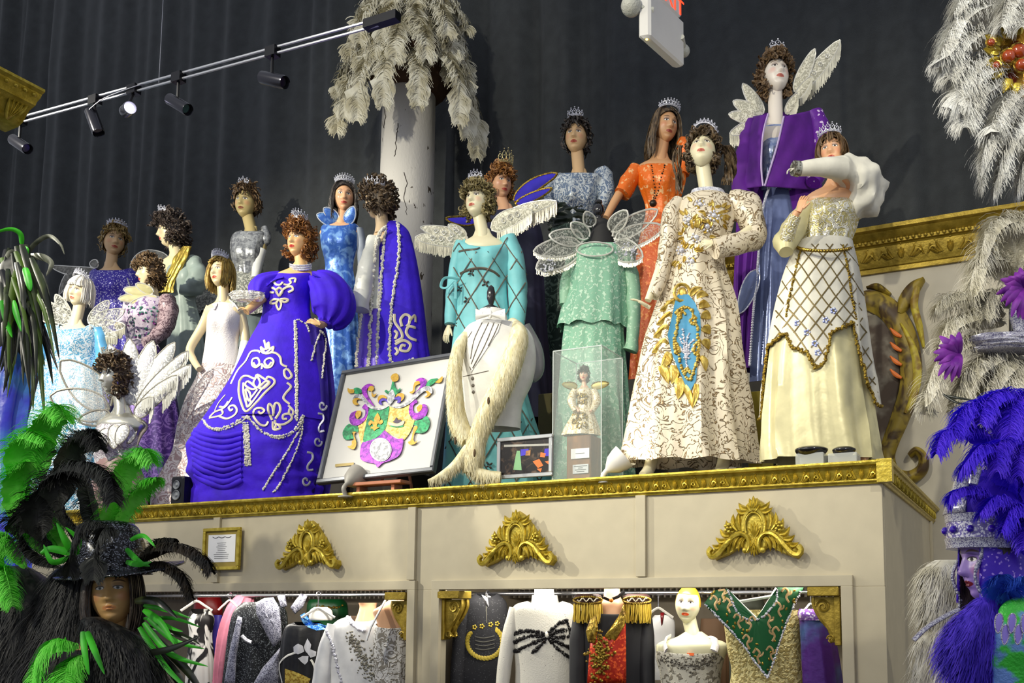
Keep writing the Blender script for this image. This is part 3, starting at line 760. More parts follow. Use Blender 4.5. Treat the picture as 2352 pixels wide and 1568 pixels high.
# corbels in the bay corners
def corbel(px, py, s, label):
    c = PY(px, py, .02); e = thing('corbel', label, 'corbel', (c.x, .02, c.z - .28), 'gilded corbels in the bay corners')
    q = lambda x, z, n=0: c + V((x * s, -n, z))
    g = G(); g.bbox(min(c.x, c.x + s * .15), max(c.x, c.x + s * .15), -.03, .10, c.z - .045, c.z, .004); g.obj('abacus', OLDGOLD, e, 30)
    g = G(); g.bbox(min(c.x, c.x + s * .03), max(c.x, c.x + s * .03), .0, .08, c.z - .28, c.z - .045, .003); g.obj('back_plate', OLDGOLD, e, 30)
    sp = [(.13, -.05), (.13, -.09), (.10, -.15), (.06, -.20), (.045, -.24), (.06, -.265)]
    for dy in (.01, .07):
        g = G(); g.tube([q(x, z, -dy) for x, z in cr(sp, 5)], .012, 6); g.tube([q(.085 + .035 * (1 - t / 13) * cos(t), -.095 + .035 * (1 - t / 13) * sin(t), -dy + .012) for t in [k * .5 for k in range(22)]], .006, 5)
        g.tube([q(.05 + .02 * (1 - t / 10) * cos(t), -.25 + .02 * (1 - t / 10) * sin(t), -dy + .012) for t in [k * .6 for k in range(14)]], .005, 5); g.obj('volute', OLDGOLD, e, 60)
    g = G(); g.loft([[q(x, z, -.0), q(x, z, -.08), q(.02, z, -.08), q(.02, z, 0)] for x, z in cr([(a * .95, b) for a, b in sp], 3)]); g.obj('bracket', OLDGOLD, e, 40)
    g = G()
    for k in range(5): g.leaf(q(.115 - .012 * k, -.07 - .03 * k, -.045), q(.06 - .006 * k, -.13 - .03 * k, -.045), .02, .02, V((s, -.3, -.4)), 5)
    g.obj('acanthus', OLDGOLD, e, 60)
corbel(1015, 1357, 1, 'gilded scroll corbel beside the black jacket with yellow laurel')
corbel(1930, 1347, -1, 'gilded scroll corbel beside the purple satin gown')
corbel(942, 1360, -1, 'gilded scroll corbel beside the white halter gown')

# certificate
CY0 = -.024; a = PY(472, 1214, CY0); b = PY(552, 1308, CY0); e = thing('framed_certificate', 'small gold framed certificate with printed text hanging on the fascia', 'frame', ((a.x + b.x) / 2, -.02, b.z))
def frame_bars(g, x0, x1, z0, z1, y, w_, d_):
    for (u0, u1, v0, v1) in ((x0, x1, z1 - w_, z1), (x0, x1, z0, z0 + w_), (x0, x0 + w_, z0 + w_, z1 - w_), (x1 - w_, x1, z0 + w_, z1 - w_)): g.bbox(u0, u1, y - d_, y, v0, v1, .003)
g = G(); frame_bars(g, a.x, b.x, b.z, a.z, CY0, .022, .022); g.obj('frame', GOLD, e, 30)
g = G(); g.bbox(a.x + .02, b.x - .02, CY0 - .008, CY0 - .001, b.z + .02, a.z - .02); g.obj('mat_board', mat('olive_mat', S(150, 132, 62), .8), e, 0)
g = G(); g.bbox(a.x + .042, b.x - .042, CY0 - .010, CY0 - .008, b.z + .052, a.z - .045); g.obj('paper', mat('paper', S(232, 232, 232), .8, var=.02), e, 0)
INK = mat('ink', S(70, 70, 74), .8, var=0)
def text(body, loc, size, m, parent, rot, name='lettering', align='CENTER', ext=.0005):
    cu = bpy.data.curves.new(name, 'FONT'); cu.body = body; cu.size = size; cu.align_x = align; cu.extrude = ext; cu.resolution_u = 2
    tmp = bpy.data.objects.new(name, cu); COL.objects.link(tmp); dg = bpy.context.evaluated_depsgraph_get()
    me = bpy.data.meshes.new_from_object(tmp.evaluated_get(dg)); bpy.data.objects.remove(tmp); bpy.data.curves.remove(cu)
    me.materials.clear(); me.materials.append(m); ob = bpy.data.objects.new(name, me); COL.objects.link(ob); ob.parent = parent; ob.location = V(loc) - wloc(parent); ob.rotation_euler = rot; return ob
g = G(); rr = random.Random(4); cxm = (a.x + b.x) / 2
for i in range(12):
    wl = rr.uniform(.03, .07); z = a.z - .10 - i * .0125
    if z < b.z + .065: break
    g.bbox(cxm - wl, cxm + wl, CY0 - .0108, CY0 - .010, z - .0012, z + .0012)
for k in range(3): g.tube([V((cxm + (k - 1) * .055 + .0275 * t, CY0 - .0105, a.z - .058 - .008 * (1 - t * t))) for t in (-1, -.5, 0, .5, 1)], .0022, 4)
g.obj('printed_text', INK, e, 0)

# ------------------------------------------------------------------ track lights
ya = -.67; A_ = PY(-60, 304, ya); B_ = PY(870, 50, ya); zt = (A_.z + B_.z) / 2
TR = thing('light_track', 'slim twin-rail lighting track slung in front of the black drapes', 'light track', ((A_.x + B_.x) / 2, ya, zt))
RAIL = mat('rail_grey', S(170, 172, 180), .35, .6, var=0)
for dz in (0, .038):
    g = G(); g.tube([A_ + UP * (dz - .02), B_ + UP * (dz - .02)], .008, 6); g.obj('rail', RAIL, TR)
g = G(); g.box(B_ + V((.02, 0, .0)), (.22, .05, .05), Matrix.Rotation(0, 3, 'Z')); g.obj('end_feed', BLACKM, TR, 20)
g = G(); w0 = PY(365, 190, ya); g.tube([w0, w0 + UP * 1.2], .002, 4); g.obj('hanger_wire', RAIL, TR)
g = G(); g.tube([PY(x, y, ya - .03) for x, y in cr([(198, 258), (240, 225), (320, 195)], 5)], .003, 4); g.obj('flex_cable', RAIL, TR)
for (x, y, x2, y2, lit) in ((30, 320, 78, 352, 0), (208, 255, 228, 310, 0), (288, 256, 345, 275, 1), (390, 228, 442, 258, 0), (602, 178, 668, 192, 0)):
    p0 = PY(x, y, ya); p1 = PY(x2, y2, ya); t = (p1 - p0).normalized()
    if lit: t = (t * .75 - Fh * .55).normalized(); p1 = p0 + t * .2
    hd = thing('spotlight', 'lit black cylinder spotlight on the track' if lit else {30: 'black cylinder spotlight on the track beside the gold cornice end', 208: 'black cylinder spotlight pointing straight down on the track', 390: 'black cylinder spotlight just under the hanger wire', 602: 'black cylinder spotlight on the track nearest the column'}[x], 'spotlight', p0, 'spotlights on the track')
    g = G(); M3 = t.to_track_quat('Z', 'Y').to_matrix(); g.lathe([(.03, 0), (.038, .004), (.039, .185), (.036, .195), (.030, .186), (.028, .15)], p0, 20, M3); g.obj('can', mat('can_metal', S(60, 60, 66), .25, .8, var=0), hd, 40)
    g = G(); g.lathe([(.001, .168), (.027, .170), (.027, .172)], p0, 16, M3); g.obj('lens', mat('lens_lit', S(235, 230, 255), emit=9) if lit else mat('lens_dark', S(30, 30, 36), .1, var=0), hd)
    rl = A_.lerp(B_, ((p0 + t * .08).x - A_.x) / (B_.x - A_.x)); g = G(); g.box(rl + V((0, 0, -.01)), (.075, .05, .06)); g.tube([rl - UP * .03, p0 + t * .08 + UP * .03], .009, 8); g.obj('adapter', BLACKM, hd, 30)

# emergency light unit hanging from above
h0 = 4.6; p0 = P(1493, 83, h0); z0 = p0.z; p1 = PZ(1573, 155, z0); p2 = PZ(1465, 88, z0); Lx = p1 - p0; Wd = (p2 - p0); ht = V((0, 0, .27))
em = thing('emergency_light', 'white plastic emergency light box with two lamp heads hanging before the drapes', 'emergency light', p0)
def hexa(g, b0, a_, b_, c_, bv):
    a1, b1 = a_.normalized() * bv, b_.normalized() * bv
    ring = lambda z, k: [b0 + a1 * (1 + k) + b1 * k + z, b0 + a_ - a1 * (1 + k) + b1 * k + z, b0 + a_ - a1 * k + b1 * (1 + k) + z, b0 + a_ - a1 * k + b_ - b1 * (1 + k) + z, b0 + a_ - a1 * (1 + k) + b_ - b1 * k + z, b0 + a1 * (1 + k) + b_ - b1 * k + z, b0 + a1 * k + b_ - b1 * (1 + k) + z, b0 + a1 * k + b1 * (1 + k) + z]
    cz = c_.normalized() * bv; g.loft([ring(V((0, 0, 0)), 1), ring(cz, 0), ring(c_ - cz, 0), ring(c_, 1)])
g = G(); hexa(g, p0, Lx, Wd, ht, .012); g.obj('housing', WHITEP, em, 35)
g = G(); hexa(g, p0 + Lx * .30 + ht, Lx * .62, Wd, V((0, 0, .12)), .012); g.obj('exit_panel', WHITEP, em, 35)
nface = Lx.cross(UP).normalized(); nface = nface if nface.dot(C - p0) > 0 else -nface
# the red exit letters glow on the upper panel (only their lower edge is in the frame)
lx = Lx.normalized(); text('EXIT', p0 + Lx * .60 + ht + V((0, 0, .015)) + nface * .003, .13, mat('exit_red', S(230, 60, 30), emit=2.0), em, Matrix((lx, UP, nface)).transposed().to_euler(), 'exit_lettering')
for (x, y, s_) in ((1450, 14, .055), (1570, 117, .036)):
    c_ = P(x, y, h0 + (.02 if x < 1500 else .35)); g = G(); g.ball(c_, s_, 16, 12); dv = (p0 + Lx * (.1 if x < 1500 else .9) + ht * .6 - c_); g.tube([c_, c_ + dv], .018, 8); g.obj('lamp_head', mat('frosted', S(190, 190, 178), .3, bump=.5, bscale=90), em, 50)
g = G(); g.ball(p0 + Lx * .06 + Wd * .45 - UP * .001, .006, 8, 6); g.obj('indicator_led', mat('led', S(255, 210, 90), emit=8), em)
g = G(); g.tube([p0 + Lx * .5 + Wd * .5 + ht, p0 + Lx * .5 + Wd * .5 + ht + UP * 1.2], .012, 8); g.obj('suspension_stem', WHITEP, em)

# gilt cornice end at the upper left
hq = 3.9; tip = P(104, 206, hq); gc = thing('gilt_cornice', 'flared gilt cornice end with carved underside jutting in near the light track', 'cornice', tip - UP * .14)
prof = [(0, 0), (0, -.012), (-.02, -.02), (-.03, -.035), (-.05, -.045), (-.06, -.06), (-.10, -.075), (-.14, -.12), (-.17, -.135), (-.26, -.14), (-.26, 0)]
g = G(); mould(g, prof, tip, tip - V((0, 1.1, 0)), (1, 0, 0)); g.obj('moulding', GOLD, gc, 30)
for k in range(6):
    g = G(); o_ = tip + V((-.10, -.06 - k * .12, -.085)); N2 = V((.6, .1, -.6)).normalized()
    for a in (-.8, -.4, 0, .4, .8): g.leaf(o_ + V((-.05, 0, -.045)), o_ + V((.02, .05 * a, .02)), .014, .016, N2, 5)
    g.obj('carved_leaf', GOLD, gc, 60)
    g = G(); 
    for t in range(3): g.ball(tip + V((-.028, -.03 - k * .12 - t * .04, -.03)), .011, 6, 4)
    g.obj('egg_bead', GOLD, gc, 60)
# ------------------------------------------------------------------ the costumed mannequins
ZT = 2.207
def TV(x0, y0, k): return lambda *q: [(x0 + a / k, y0 + b / k) for a, b in q]
T1, T2, T3, T4, T5, T6, T7, T8 = TV(0, 450, 2.85), TV(380, 380, 3.136), TV(780, 380, 3.136), TV(1180, 220, 3.136), TV(1580, 60, 2.8), TV(1400, 560, 2.8), TV(1000, 640, 3.266), TV(350, 680, 3.267)
SK = {
 'pale': skin('pale', S(226, 212, 176), S(205, 120, 95)), 'tan': skin('tan', S(216, 178, 130), S(180, 90, 70)), 'warm': skin('warm', S(226, 182, 126), S(205, 62, 48), eye=S(70, 100, 140)),
 'fair': skin('fair', S(224, 206, 164), S(205, 95, 75)), 'olive': skin('olive', S(192, 172, 116), S(140, 85, 60), shade=S(90, 80, 60)), 'ivory': skin('ivory', S(225, 216, 180), S(200, 110, 90)),
 'peach': skin('peach', S(222, 170, 128), S(190, 80, 66)), 'silver': skin('silver', S(196, 194, 182), S(170, 168, 160), .22, .8, paint=.15), 'white': skin('white', S(222, 218, 196), S(190, 90, 70)),
 'egg': skin('egg', S(205, 178, 140), paint=0.0), 'bronze': skin('bronze', S(200, 152, 108), S(160, 76, 60)), 'cool': skin('cool', S(228, 218, 205), S(195, 110, 95)),
}
HR = {
 'platinum': hair_mat('platinum', S(246, 244, 238), S(222, 216, 204)), 'blond': hair_mat('blond', S(176, 150, 92), S(104, 80, 40)), 'gold': hair_mat('gold', S(206, 178, 96), S(130, 100, 44)),
 'dark': hair_mat('dark', S(44, 36, 32), S(90, 76, 66)), 'brown': hair_mat('brown', S(82, 62, 42), S(128, 102, 70)), 'auburn': hair_mat('auburn', S(168, 112, 54), S(98, 58, 26)),
 'ash': hair_mat('ash', S(158, 144, 98), S(92, 80, 48)), 'ginger': hair_mat('ginger', S(182, 128, 66), S(110, 66, 30)), 'espresso': hair_mat('espresso', S(56, 44, 32), S(112, 92, 66)), 'black': hair_mat('black', S(30, 26, 24), S(78, 68, 60)),
}
BRAID = mat('silver_braid', S(246, 243, 230), .45, .05, col2=S(214, 208, 190), pat='sequin', scale=190, thr=.5, soft=.3, bump=.6)
CORD = mat('cream_cord', S(226, 214, 186), .45, .15, var=.1)
LACE = mat('white_lace', S(214, 212, 204), .6, col2=S(236, 234, 226), pat='filigree', scale=34, thr=.45, soft=.12, alpha=.38, alpha2=.95, dist=.5)
LACEG = mat('grey_lace', S(150, 150, 142), .6, col2=S(205, 203, 192), pat='filigree', scale=26, thr=.35, soft=.12, alpha=.35, alpha2=.85, dist=.5)
LACEY = mat('ivory_lace', S(206, 202, 180), .6, col2=S(228, 224, 204), pat='filigree', scale=30, thr=.5, soft=.12, alpha=.72, alpha2=1.0, dist=.5, bump=.4, bscale=0)
RIM = mat('bead_rim', S(224, 222, 212), .3, .3, var=.15)
FRINGE = mat('bead_fringe', S(214, 210, 190), .3, .3, var=.2)
GTRIM = mat('gold_trim', S(176, 150, 60), .32, .65, col2=S(110, 84, 26), pat='sequin', scale=150, thr=.5, soft=.3, bump=.6)
RISER = mat('riser_paint', S(46, 40, 30), .6, var=.2)
def riser(f, w_=.42, d_=.40):
    """the plinth a back-row mannequin stands on"""
    b = f.e.location
    if b.z - ZT < .03: return
    g = G(); g.bbox(b.x - w_ / 2, b.x + w_ / 2, b.y - d_ / 2, b.y + d_ / 2, ZT, b.z - .002, .006)
    o = g.obj('display_plinth', RISER, None, 30); tag(o, 'dark display plinth under the ' + f.e['label'].split(' in ')[0].split(' with ')[0].split(' wearing ')[0].split(' seen ')[0], 'plinth', 'dark plinths behind the front row'); return o
def fig(name, label, x, Y, zb, sk, head, bust=None, cat='mannequin', bw=1.0, cx=None):
    f = Fig(name, label, cat, hof(x, Y), (x, zb), 'costumed mannequins on the cabinet', SK[sk] if sk else None)
    if head:
        hx, hy, hp, yaw, pit, roll, nk = head; f.head(hx, hy, hp, yaw, pit, roll, nk)
        nx, ny = nk; f.bc = (cx if cx is not None else nx, ny); c = cx if cx is not None else nx
        b = [(ny - .15 * hp, nx - .2 * hp, nx + .2 * hp), (ny + .06 * hp, lerp(nx, c, .3) - .30 * hp * bw, lerp(nx, c, .3) + .30 * hp * bw), (ny + .22 * hp, lerp(nx, c, .6) - .56 * hp * bw, lerp(nx, c, .6) + .56 * hp * bw),
             (ny + .42 * hp, c - .70 * hp * bw, c + .70 * hp * bw), (ny + .75 * hp, c - .50 * hp * bw, c + .50 * hp * bw), (ny + 1.3 * hp, c - .34 * hp * bw, c + .34 * hp * bw), (ny + 2.0 * hp, c - .30 * hp * bw, c + .30 * hp * bw)]
        f.bust(bust or b, .5)
    return f
def gown(f, name, prof, m, **k):
    kw = dict(ry=.62, n=64, rows=36, folds=((5, .03, 2.4), (9, .045, .4), (16, .035, 1.7)), fp=1.3); kw.update(k); lab = kw.pop('label', None); sol = kw.pop('solid', 0)
    if name in ('gown', 'skirt', 'under_robe') and kw.pop('full', True):      # run the hem down to the floor the figure stands on
        yb = f.ybase(); pf = cr([tuple(q[:3]) for q in prof], 8); last = prof[-1]
        if last[0] < yb - 2: t = (yb - last[0]) * .12; prof = prof + [(yb, last[1] - t, last[2] + t)]
        else:
            cut = [q for q in pf if q[0] <= yb]; prof = [q for q in prof if q[0] < yb - 25] + [(yb,) + tuple(cut[-1][1:3])]
    kw.pop('full', None)
    g = f.loft(prof, **kw)
    if getattr(f, 'bc', None) and name in ('gown', 'bodice'):       # the modelled bust under the cloth
        q = f.hp * f.k; b = f.p(f.bc[0], f.bc[1] + f.hp * .82)
        for i, v in enumerate(g.v):
            d = v - b; u = d.dot(R); z = d.z
            if d.dot(Fh) < 0: g.v[i] = v - Fh * (.17 * q * (gs(u - .26 * q, .17 * q) + gs(u + .26 * q, .17 * q)) * gs(z, .24 * q) * min(1, -d.dot(Fh) / (.15 * q)))
    f.add(name, g, m, 60, sol, lab); return g
def sleeve(f, pts, m, name='sleeve', wob=.25, seed=0, n=18, label=None):
    g = G(); f.limb(pts, g, n, wob=wob, seed=seed, sub=7); return f.add(name, g, m, 60, 0, label)

# 1 --- pale blue brocade gown, white pixie wig
f = fig('mannequin', 'mannequin with white pixie wig in pale blue brocade gown with lace wings', 180, .62, ZT, 'pale', (184, 673, 66, -14, 2, 13, (173, 742)))
BB = mat('blue_brocade', S(96, 160, 196), .4, .1, col2=S(222, 232, 238), pat='filigree', scale=26, thr=.5, soft=.1, dist=.7, metal2=.3, bump=.3, bscale=0)
f.limb([(120, 752, 0, 11), (95, 800, -.05, 9), (72, 838, -.12, 7)]); f.hand(71, 838, -.12, -.15, 1, -.2, 26, (0, 0, -1), .8); f.done()
gown(f, 'gown', [(744, 138, 208), (756, 118, 228), (790, 108, 232), (830, 102, 228), (880, 93, 236), (940, 78, 246), (1010, 62, 256), (1120, 40, 270)], BB, dip=26)
sleeve(f, [(122, 752, 0, 17), (104, 786, -.03, 20), (82, 822, -.08, 22), (66, 850, -.1, 24)], satin('sky_satin', S(96, 168, 216)), wob=.4)
sleeve(f, [(224, 756, 0, 15), (236, 800, 0, 18), (236, 850, -.03, 20)], MATS['sky_satin'], wob=.3)
g = G(); g.tube([f.p(x, y, -.07) for x, y in cr([(140, 750), (158, 770), (172, 820), (160, 900), (150, 960)], 6)], 3.2 * f.k, 5); g.tube([f.p(x, y, -.07) for x, y in cr([(208, 748), (196, 790), (178, 830)], 6)], 3.0 * f.k, 5); f.pieces('robe_trim', g, BRAID)
wig(f, 'pixie', HR['platinum'], 1, .9, fringe=.04, length=-.085); tiara(f, .03, 9, style=1)
for a, b, wd in (((158, 742), (70, 716), 14), ((158, 740), (84, 690), 18), ((160, 736), (128, 676), 14)): petal(f, a, b, wd, LACEG, RIM, d0=.02, d1=.08)
for a, b, wd, fr in (((205, 744), (250, 690), 15, 0), ((206, 746), (286, 712), 17, 0), ((208, 750), (288, 748), 15, 22), ((210, 752), (270, 772), 10, 20)): petal(f, a, b, wd, LACEG, RIM, d0=0, d1=-.04, fringe=fr, fm=FRINGE)

# 2 --- purple sequinned bodice, short blond wig
f = fig('mannequin', 'short blond mannequin in violet sequinned bodice with grey winged collar', 262, 1.95, ZT + .75, 'tan', (262, 556, 66, 38, 2, 4, (254, 612)), cx=262); f.done()
PS = mat('violet_sequin', S(58, 44, 160), .4, .2, col2=S(206, 200, 240), pat='sequin', scale=120, thr=.86, soft=.05, metal2=.7, bump=.5)
gown(f, 'gown', [(616, 222, 300), (628, 208, 318), (660, 206, 326), (700, 216, 316), (740, 214, 320), (800, 204, 330), (930, 190, 350)], PS, dip=18)
g = G()
for i in range(7): g.tube([f.p(232 + i * 10, 650 - abs(i - 3) * 4, -.125), f.p(214 + i * 16, 694, -.135)], 1.6 * f.k, 4)
f.pieces('bead_rays', g, SILVER)
wig(f, 'short', HR['blond'], 2, .9, fringe=.05, length=-.08); tiara(f, .022, 9, tilt=15)
GREYF = mat('grey_satin_wing', S(140, 138, 128), .5, col2=S(96, 94, 86), pat='noise', scale=40, thr=.5, soft=.15)
for a, b, wd, bw_ in (((222, 622), (118, 612), 11, -6), ((216, 628), (136, 676), 12, 22), ((226, 606), (206, 606), 10, 0), ((300, 618), (385, 588), 20, -10)): petal(f, a, b, wd, GREYF, RIM, 'collar_wing', bow=bw_, d0=.02, d1=.03)
riser(f)

# 3 --- dark curly wig, gold scarf, silver sleeve
f = fig('mannequin', 'dark curly haired mannequin in profile with gold scarf and silver puffed sleeve', 410, 1.62, ZT + .62, 'fair', (391, 534, 70, -66, 0, 0, (404, 584)), cx=420); f.done()
SG = satin('silver_sage', S(150, 164, 156), rough=.4); GL = mat('gold_lame', S(182, 158, 66), .3, .55, col2=S(120, 98, 30), pat='noise', scale=18, thr=.5, soft=.2, bump=.5, bscale=30, stretch=(1, 1, .4))
gown(f, 'gown', [(594, 396, 440), (612, 384, 456), (650, 386, 458), (690, 392, 450), (740, 390, 462), (840, 380, 476), (1000, 366, 492)], SG, dip=6)
sleeve(f, [(440, 596, -.02, 16), (452, 620, -.06, 21), (450, 648, -.08, 24), (430, 664, -.12, 16), (412, 662, -.15, 10)], SG, wob=.35)
g = f.loft([(566, 420, 440, .3), (590, 402, 432, .3), (620, 388, 416, .3), (650, 372, 400, .3), (672, 362, 396, .3)], dd=-.12, folds=((9, .12, 0), (5, .1, 1)), fp=.2, wob=.2, n=40, cap=True); f.add('scarf', g, GL, 60)
wig(f, 'curly', HR['dark'], 3, 1.25, fringe=.045, length=-.10); tiara(f, .025, 7, tilt=10); riser(f)

# 7 --- olive mannequin, silver top, wide lace peplum
f = fig('mannequin', 'olive skinned mannequin in silver lame top with white opera glove', 572, 2.12, ZT + .90, 'olive', (565, 468, 70, -8, 2, 4, (577, 531)), cx=574, bw=.8)
f.limb([(603, 548, 0, 12), (600, 580, -.02, 10), (592, 616, -.05, 8), (588, 640, -.1, 7)]); f.done()
SL = mat('silver_lame', S(176, 178, 178), .3, .4, col2=S(116, 118, 122), pat='noise', scale=26, thr=.5, soft=.15, dist=.8, bump=.4, bscale=40)
gown(f, 'bodice', [(528, 556, 600), (540, 536, 616), (570, 530, 612), (610, 536, 604), (634, 536, 602)], SL, dip=14)
sleeve(f, [(607, 522, 0, 8), (612, 545, -.01, 11), (606, 560, 0, 10)], SL, 'cap_sleeve', wob=.3); 
sleeve(f, [(600, 574, -.02, 13), (594, 600, -.04, 12), (588, 628, -.08, 10), (586, 640, -.1, 9)], mat('white_glove', S(226, 226, 220), .5), 'opera_glove', wob=.06)
gown(f, 'skirt', [(632, 530, 606), (680, 480, 612), (740, 440, 620), (860, 430, 636), (1020, 424, 650)], satin('steel_satin', S(112, 126, 124)), ry=.42, folds=((9, .05, 0), (17, .03, 1)))
g = f.loft([(628, 520, 604), (650, 474, 616), (690, 430, 626), (728, 414, 632)], ry=.42, folds=((11, .05, .3), (23, .04, 0)), wob=.12, n=90, hem=4); f.add('lace_peplum', g, mat('ruffled_lace', S(196, 196, 184), .6, .1, col2=S(130, 132, 124), pat='noise', scale=55, thr=.5, soft=.08, bump=.7, bscale=0))
wig(f, 'short', HR['brown'], 7, 1.1, fringe=.05, length=-.03); tiara(f, .030, 3, arc=70, tilt=15); riser(f)

# 4 --- floral bodice, cream collar, brown wig
f = fig('mannequin', 'brown haired mannequin in profile wearing lavender floral bodice with cream fan collar', 345, 1.08, ZT + .34, 'fair', (342, 629, 66, -52, 2, 0, (350, 676)), cx=336)
f.limb([(300, 700, 0, 11), (282, 735, -.06, 9), (272, 752, -.14, 7)]); f.hand(274, 757, -.14, -.5, -.8, -.3, 24, (-.5, 0, -1), 1.1); f.done()
FLO = mat('floral_brocade', S(206, 194, 208), .4, .15, col2=S(126, 96, 150), pat='noise', scale=34, thr=.58, soft=.05, dist=.6, bump=.4, bscale=0)
MAU = mat('mauve_floral', S(176, 152, 156), .4, .15, col2=S(108, 84, 92), pat='filigree', scale=18, thr=.4, soft=.06, dist=.5, bump=.4, bscale=0)
bo = gown(f, 'bodice', [(682, 306, 372), (700, 292, 384), (740, 284, 380), (780, 292, 362), (800, 288, 366)], FLO, dip=4)
VB = mat('purple_brocade', S(62, 34, 110), .45, .15, col2=S(112, 84, 156), pat='filigree', scale=14, thr=.35, soft=.08, dist=1)
gown(f, 'skirt', [(796, 290, 366), (860, 268, 392), (950, 250, 412), (1060, 236, 424), (1130, 228, 430)], VB)
sleeve(f, [(384, 686, 0, 18), (388, 720, -.05, 20), (376, 756, -.12, 18), (352, 780, -.2, 13), (330, 786, -.26, 11)], MAU, wob=.3, seed=2)
sleeve(f, [(300, 694, 0, 13), (288, 722, -.04, 13), (278, 746, -.1, 11)], FLO, wob=.2)
bv = bo.bvh(); g = G(); r4 = random.Random(4)
for i in range(42):
    x, y = r4.uniform(292, 362), r4.uniform(700, 775); d = ray(x, y).normalized(); h = bv.ray_cast(C, d)
    if h[0]: g.ball(h[0], r4.uniform(2, 4.5) * f.k, 6, 4)
f.beads('jewel_applique', g, mat('jewels', S(70, 130, 110), .25, .3, col2=S(150, 80, 150), pat='sequin', scale=40, thr=.5, soft=.05))
for a, b, wd in (((352, 680), (272, 686), 12), ((350, 676), (284, 664), 12), ((352, 672), (312, 652), 10), ((360, 682), (300, 696), 8)): petal(f, a, b, wd, mat('cream_organza', S(214, 206, 150), .5, alpha=.8), RIM, 'collar_fan', d0=-.06, d1=-.12)
wig(f, 'curly', HR['brown'], 4, .75, fringe=.04, length=-.11); riser(f)

# 6 --- blond bob, white sequin gown
f = fig('mannequin', 'blond bob mannequin in long white and rose sequinned strappy gown', 512, .80, ZT, 'fair', (508, 629, 67, -22, 9, -3, (513, 690)), cx=515)
f.limb([(486, 706, 0, 13), (464, 752, .02, 11), (437, 800, -.02, 9.5), (444, 826, -.06, 8), (458, 848, -.12, 7)], n=16)
f.limb([(548, 706, 0, 13), (560, 752, .02, 11), (563, 790, .0, 10), (552, 835, -.08, 9), (538, 862, -.14, 8)], n=16); f.done()
WS = mat('white_rose_sequin', S(232, 224, 220), .35, .1, col2=S(176, 150, 148), pat='filigree', scale=16, thr=.4, soft=.12, dist=1.2, bump=.5, bscale=0)
gown(f, 'bodice', [(706, 484, 552), (724, 478, 556), (752, 476, 552), (790, 472, 546), (830, 466, 550), (850, 462, 552)], mat('white_beaded', S(232, 226, 224), .4, .1, col2=S(150, 140, 150), pat='spots', scale=90, thr=.10, soft=.03, bump=.3, bscale=90), dip=-6, folds=())
sk_ = gown(f, 'skirt', [(838, 464, 550), (879, 446, 562), (916, 427, 570), (971, 409, 580), (1032, 398, 590), (1080, 380, 600), (1140, 352, 612)], WS, folds=((6, .06, .6), (11, .06, 1.2), (19, .02, 0)))
for a, b, c_ in (((492, 712), (498, 700), (508, 690)), ((548, 712), (540, 700), (528, 690))):
    g = G(); g.tube([f.p(*a, -.09), f.p(*b, -.075), f.p(*c_, -.02), f.p(c_[0], c_[1] + 10, .08)], 4 * f.k, 6, .4); f.add('strap', g, MATS['white_beaded'])
sleeve(f, [(564, 788, 0, 12), (553, 835, -.08, 11), (537, 864, -.14, 9)], MATS['white_glove'], 'opera_glove', wob=.06)
wig(f, 'bob', HR['gold'], 6, 1.2, part=.2, fringe=.07, length=-.15); tiara(f, .040, 13, arc=170, tilt=8, style=1)

# 9 --- blue gown, long dark hair
f = fig('mannequin', 'long dark haired mannequin in mottled royal blue satin gown with standing collar', 790, 1.35, ZT + .62, 'peach', (790, 455, 68, 18, 0, 0, (786, 508)), cx=782); f.done()
BL = mat('blue_mottled', S(52, 96, 178), .3, .2, col2=S(120, 164, 220), pat='noise', scale=16, thr=.55, soft=.1, dist=.6, bump=.4, bscale=30)
gown(f, 'gown', [(510, 752, 812), (524, 738, 826), (560, 738, 824), (610, 748, 812), (660, 742, 818), (760, 728, 826), (880, 716, 840), (1000, 706, 850)], BL, dip=20)
sleeve(f, [(824, 526, 0, 12), (832, 580, 0, 12), (834, 650, -.03, 11)], mat('pale_lining', S(150, 158, 170), .6), wob=.2)
for a, b, wd in (((772, 512), (728, 492), 13), ((776, 505), (744, 478), 12), ((796, 515), (812, 474), 13)): petal(f, a, b, wd, BL, mat('blue_rim', S(190, 196, 206), .4, .2), 'collar_wing', d0=-.03, d1=-.08)
wig(f, 'long', HR['black'], 9, 1.0, fringe=.07, length=-.20); tiara(f, .034, 11, arc=160, tilt=5); riser(f)

# 12 --- ginger curls behind, tall tiara, blue and gold collar
f = fig('mannequin', 'ginger curly haired mannequin seen from behind with tall gold tiara and blue collar', 1160, 1.4, ZT + .72, 'peach', (1150, 424, 72, 35, 0, 0, (1160, 480)), cx=1170); f.done()
gown(f, 'gown', [(486, 1140, 1196), (500, 1112, 1232), (560, 1108, 1250), (640, 1120, 1250), (740, 1110, 1256), (880, 1090, 1268), (1000, 1080, 1280)], mat('navy_velvet', S(30, 30, 56), .6, sheen=.3), dip=4)
BLC = velvet('royal_blue', S(52, 40, 190)); 
for a, b, wd, bo_ in (((1180, 462), (1280, 398), 15, -6), ((1184, 470), (1268, 432), 10, 0), ((1110, 500), (1024, 502), 11, -6)): petal(f, a, b, wd, BLC, GTRIM, 'collar_wing', bow=bo_, d0=0, d1=-.08, rimr=2.6)
wig(f, 'curly', HR['ginger'], 12, .9, length=-.09); tiara(f, .085, 5, arc=110, tilt=0, y=-.03, m=mat('pale_gold', S(220, 205, 150), .25, .7)); riser(f)

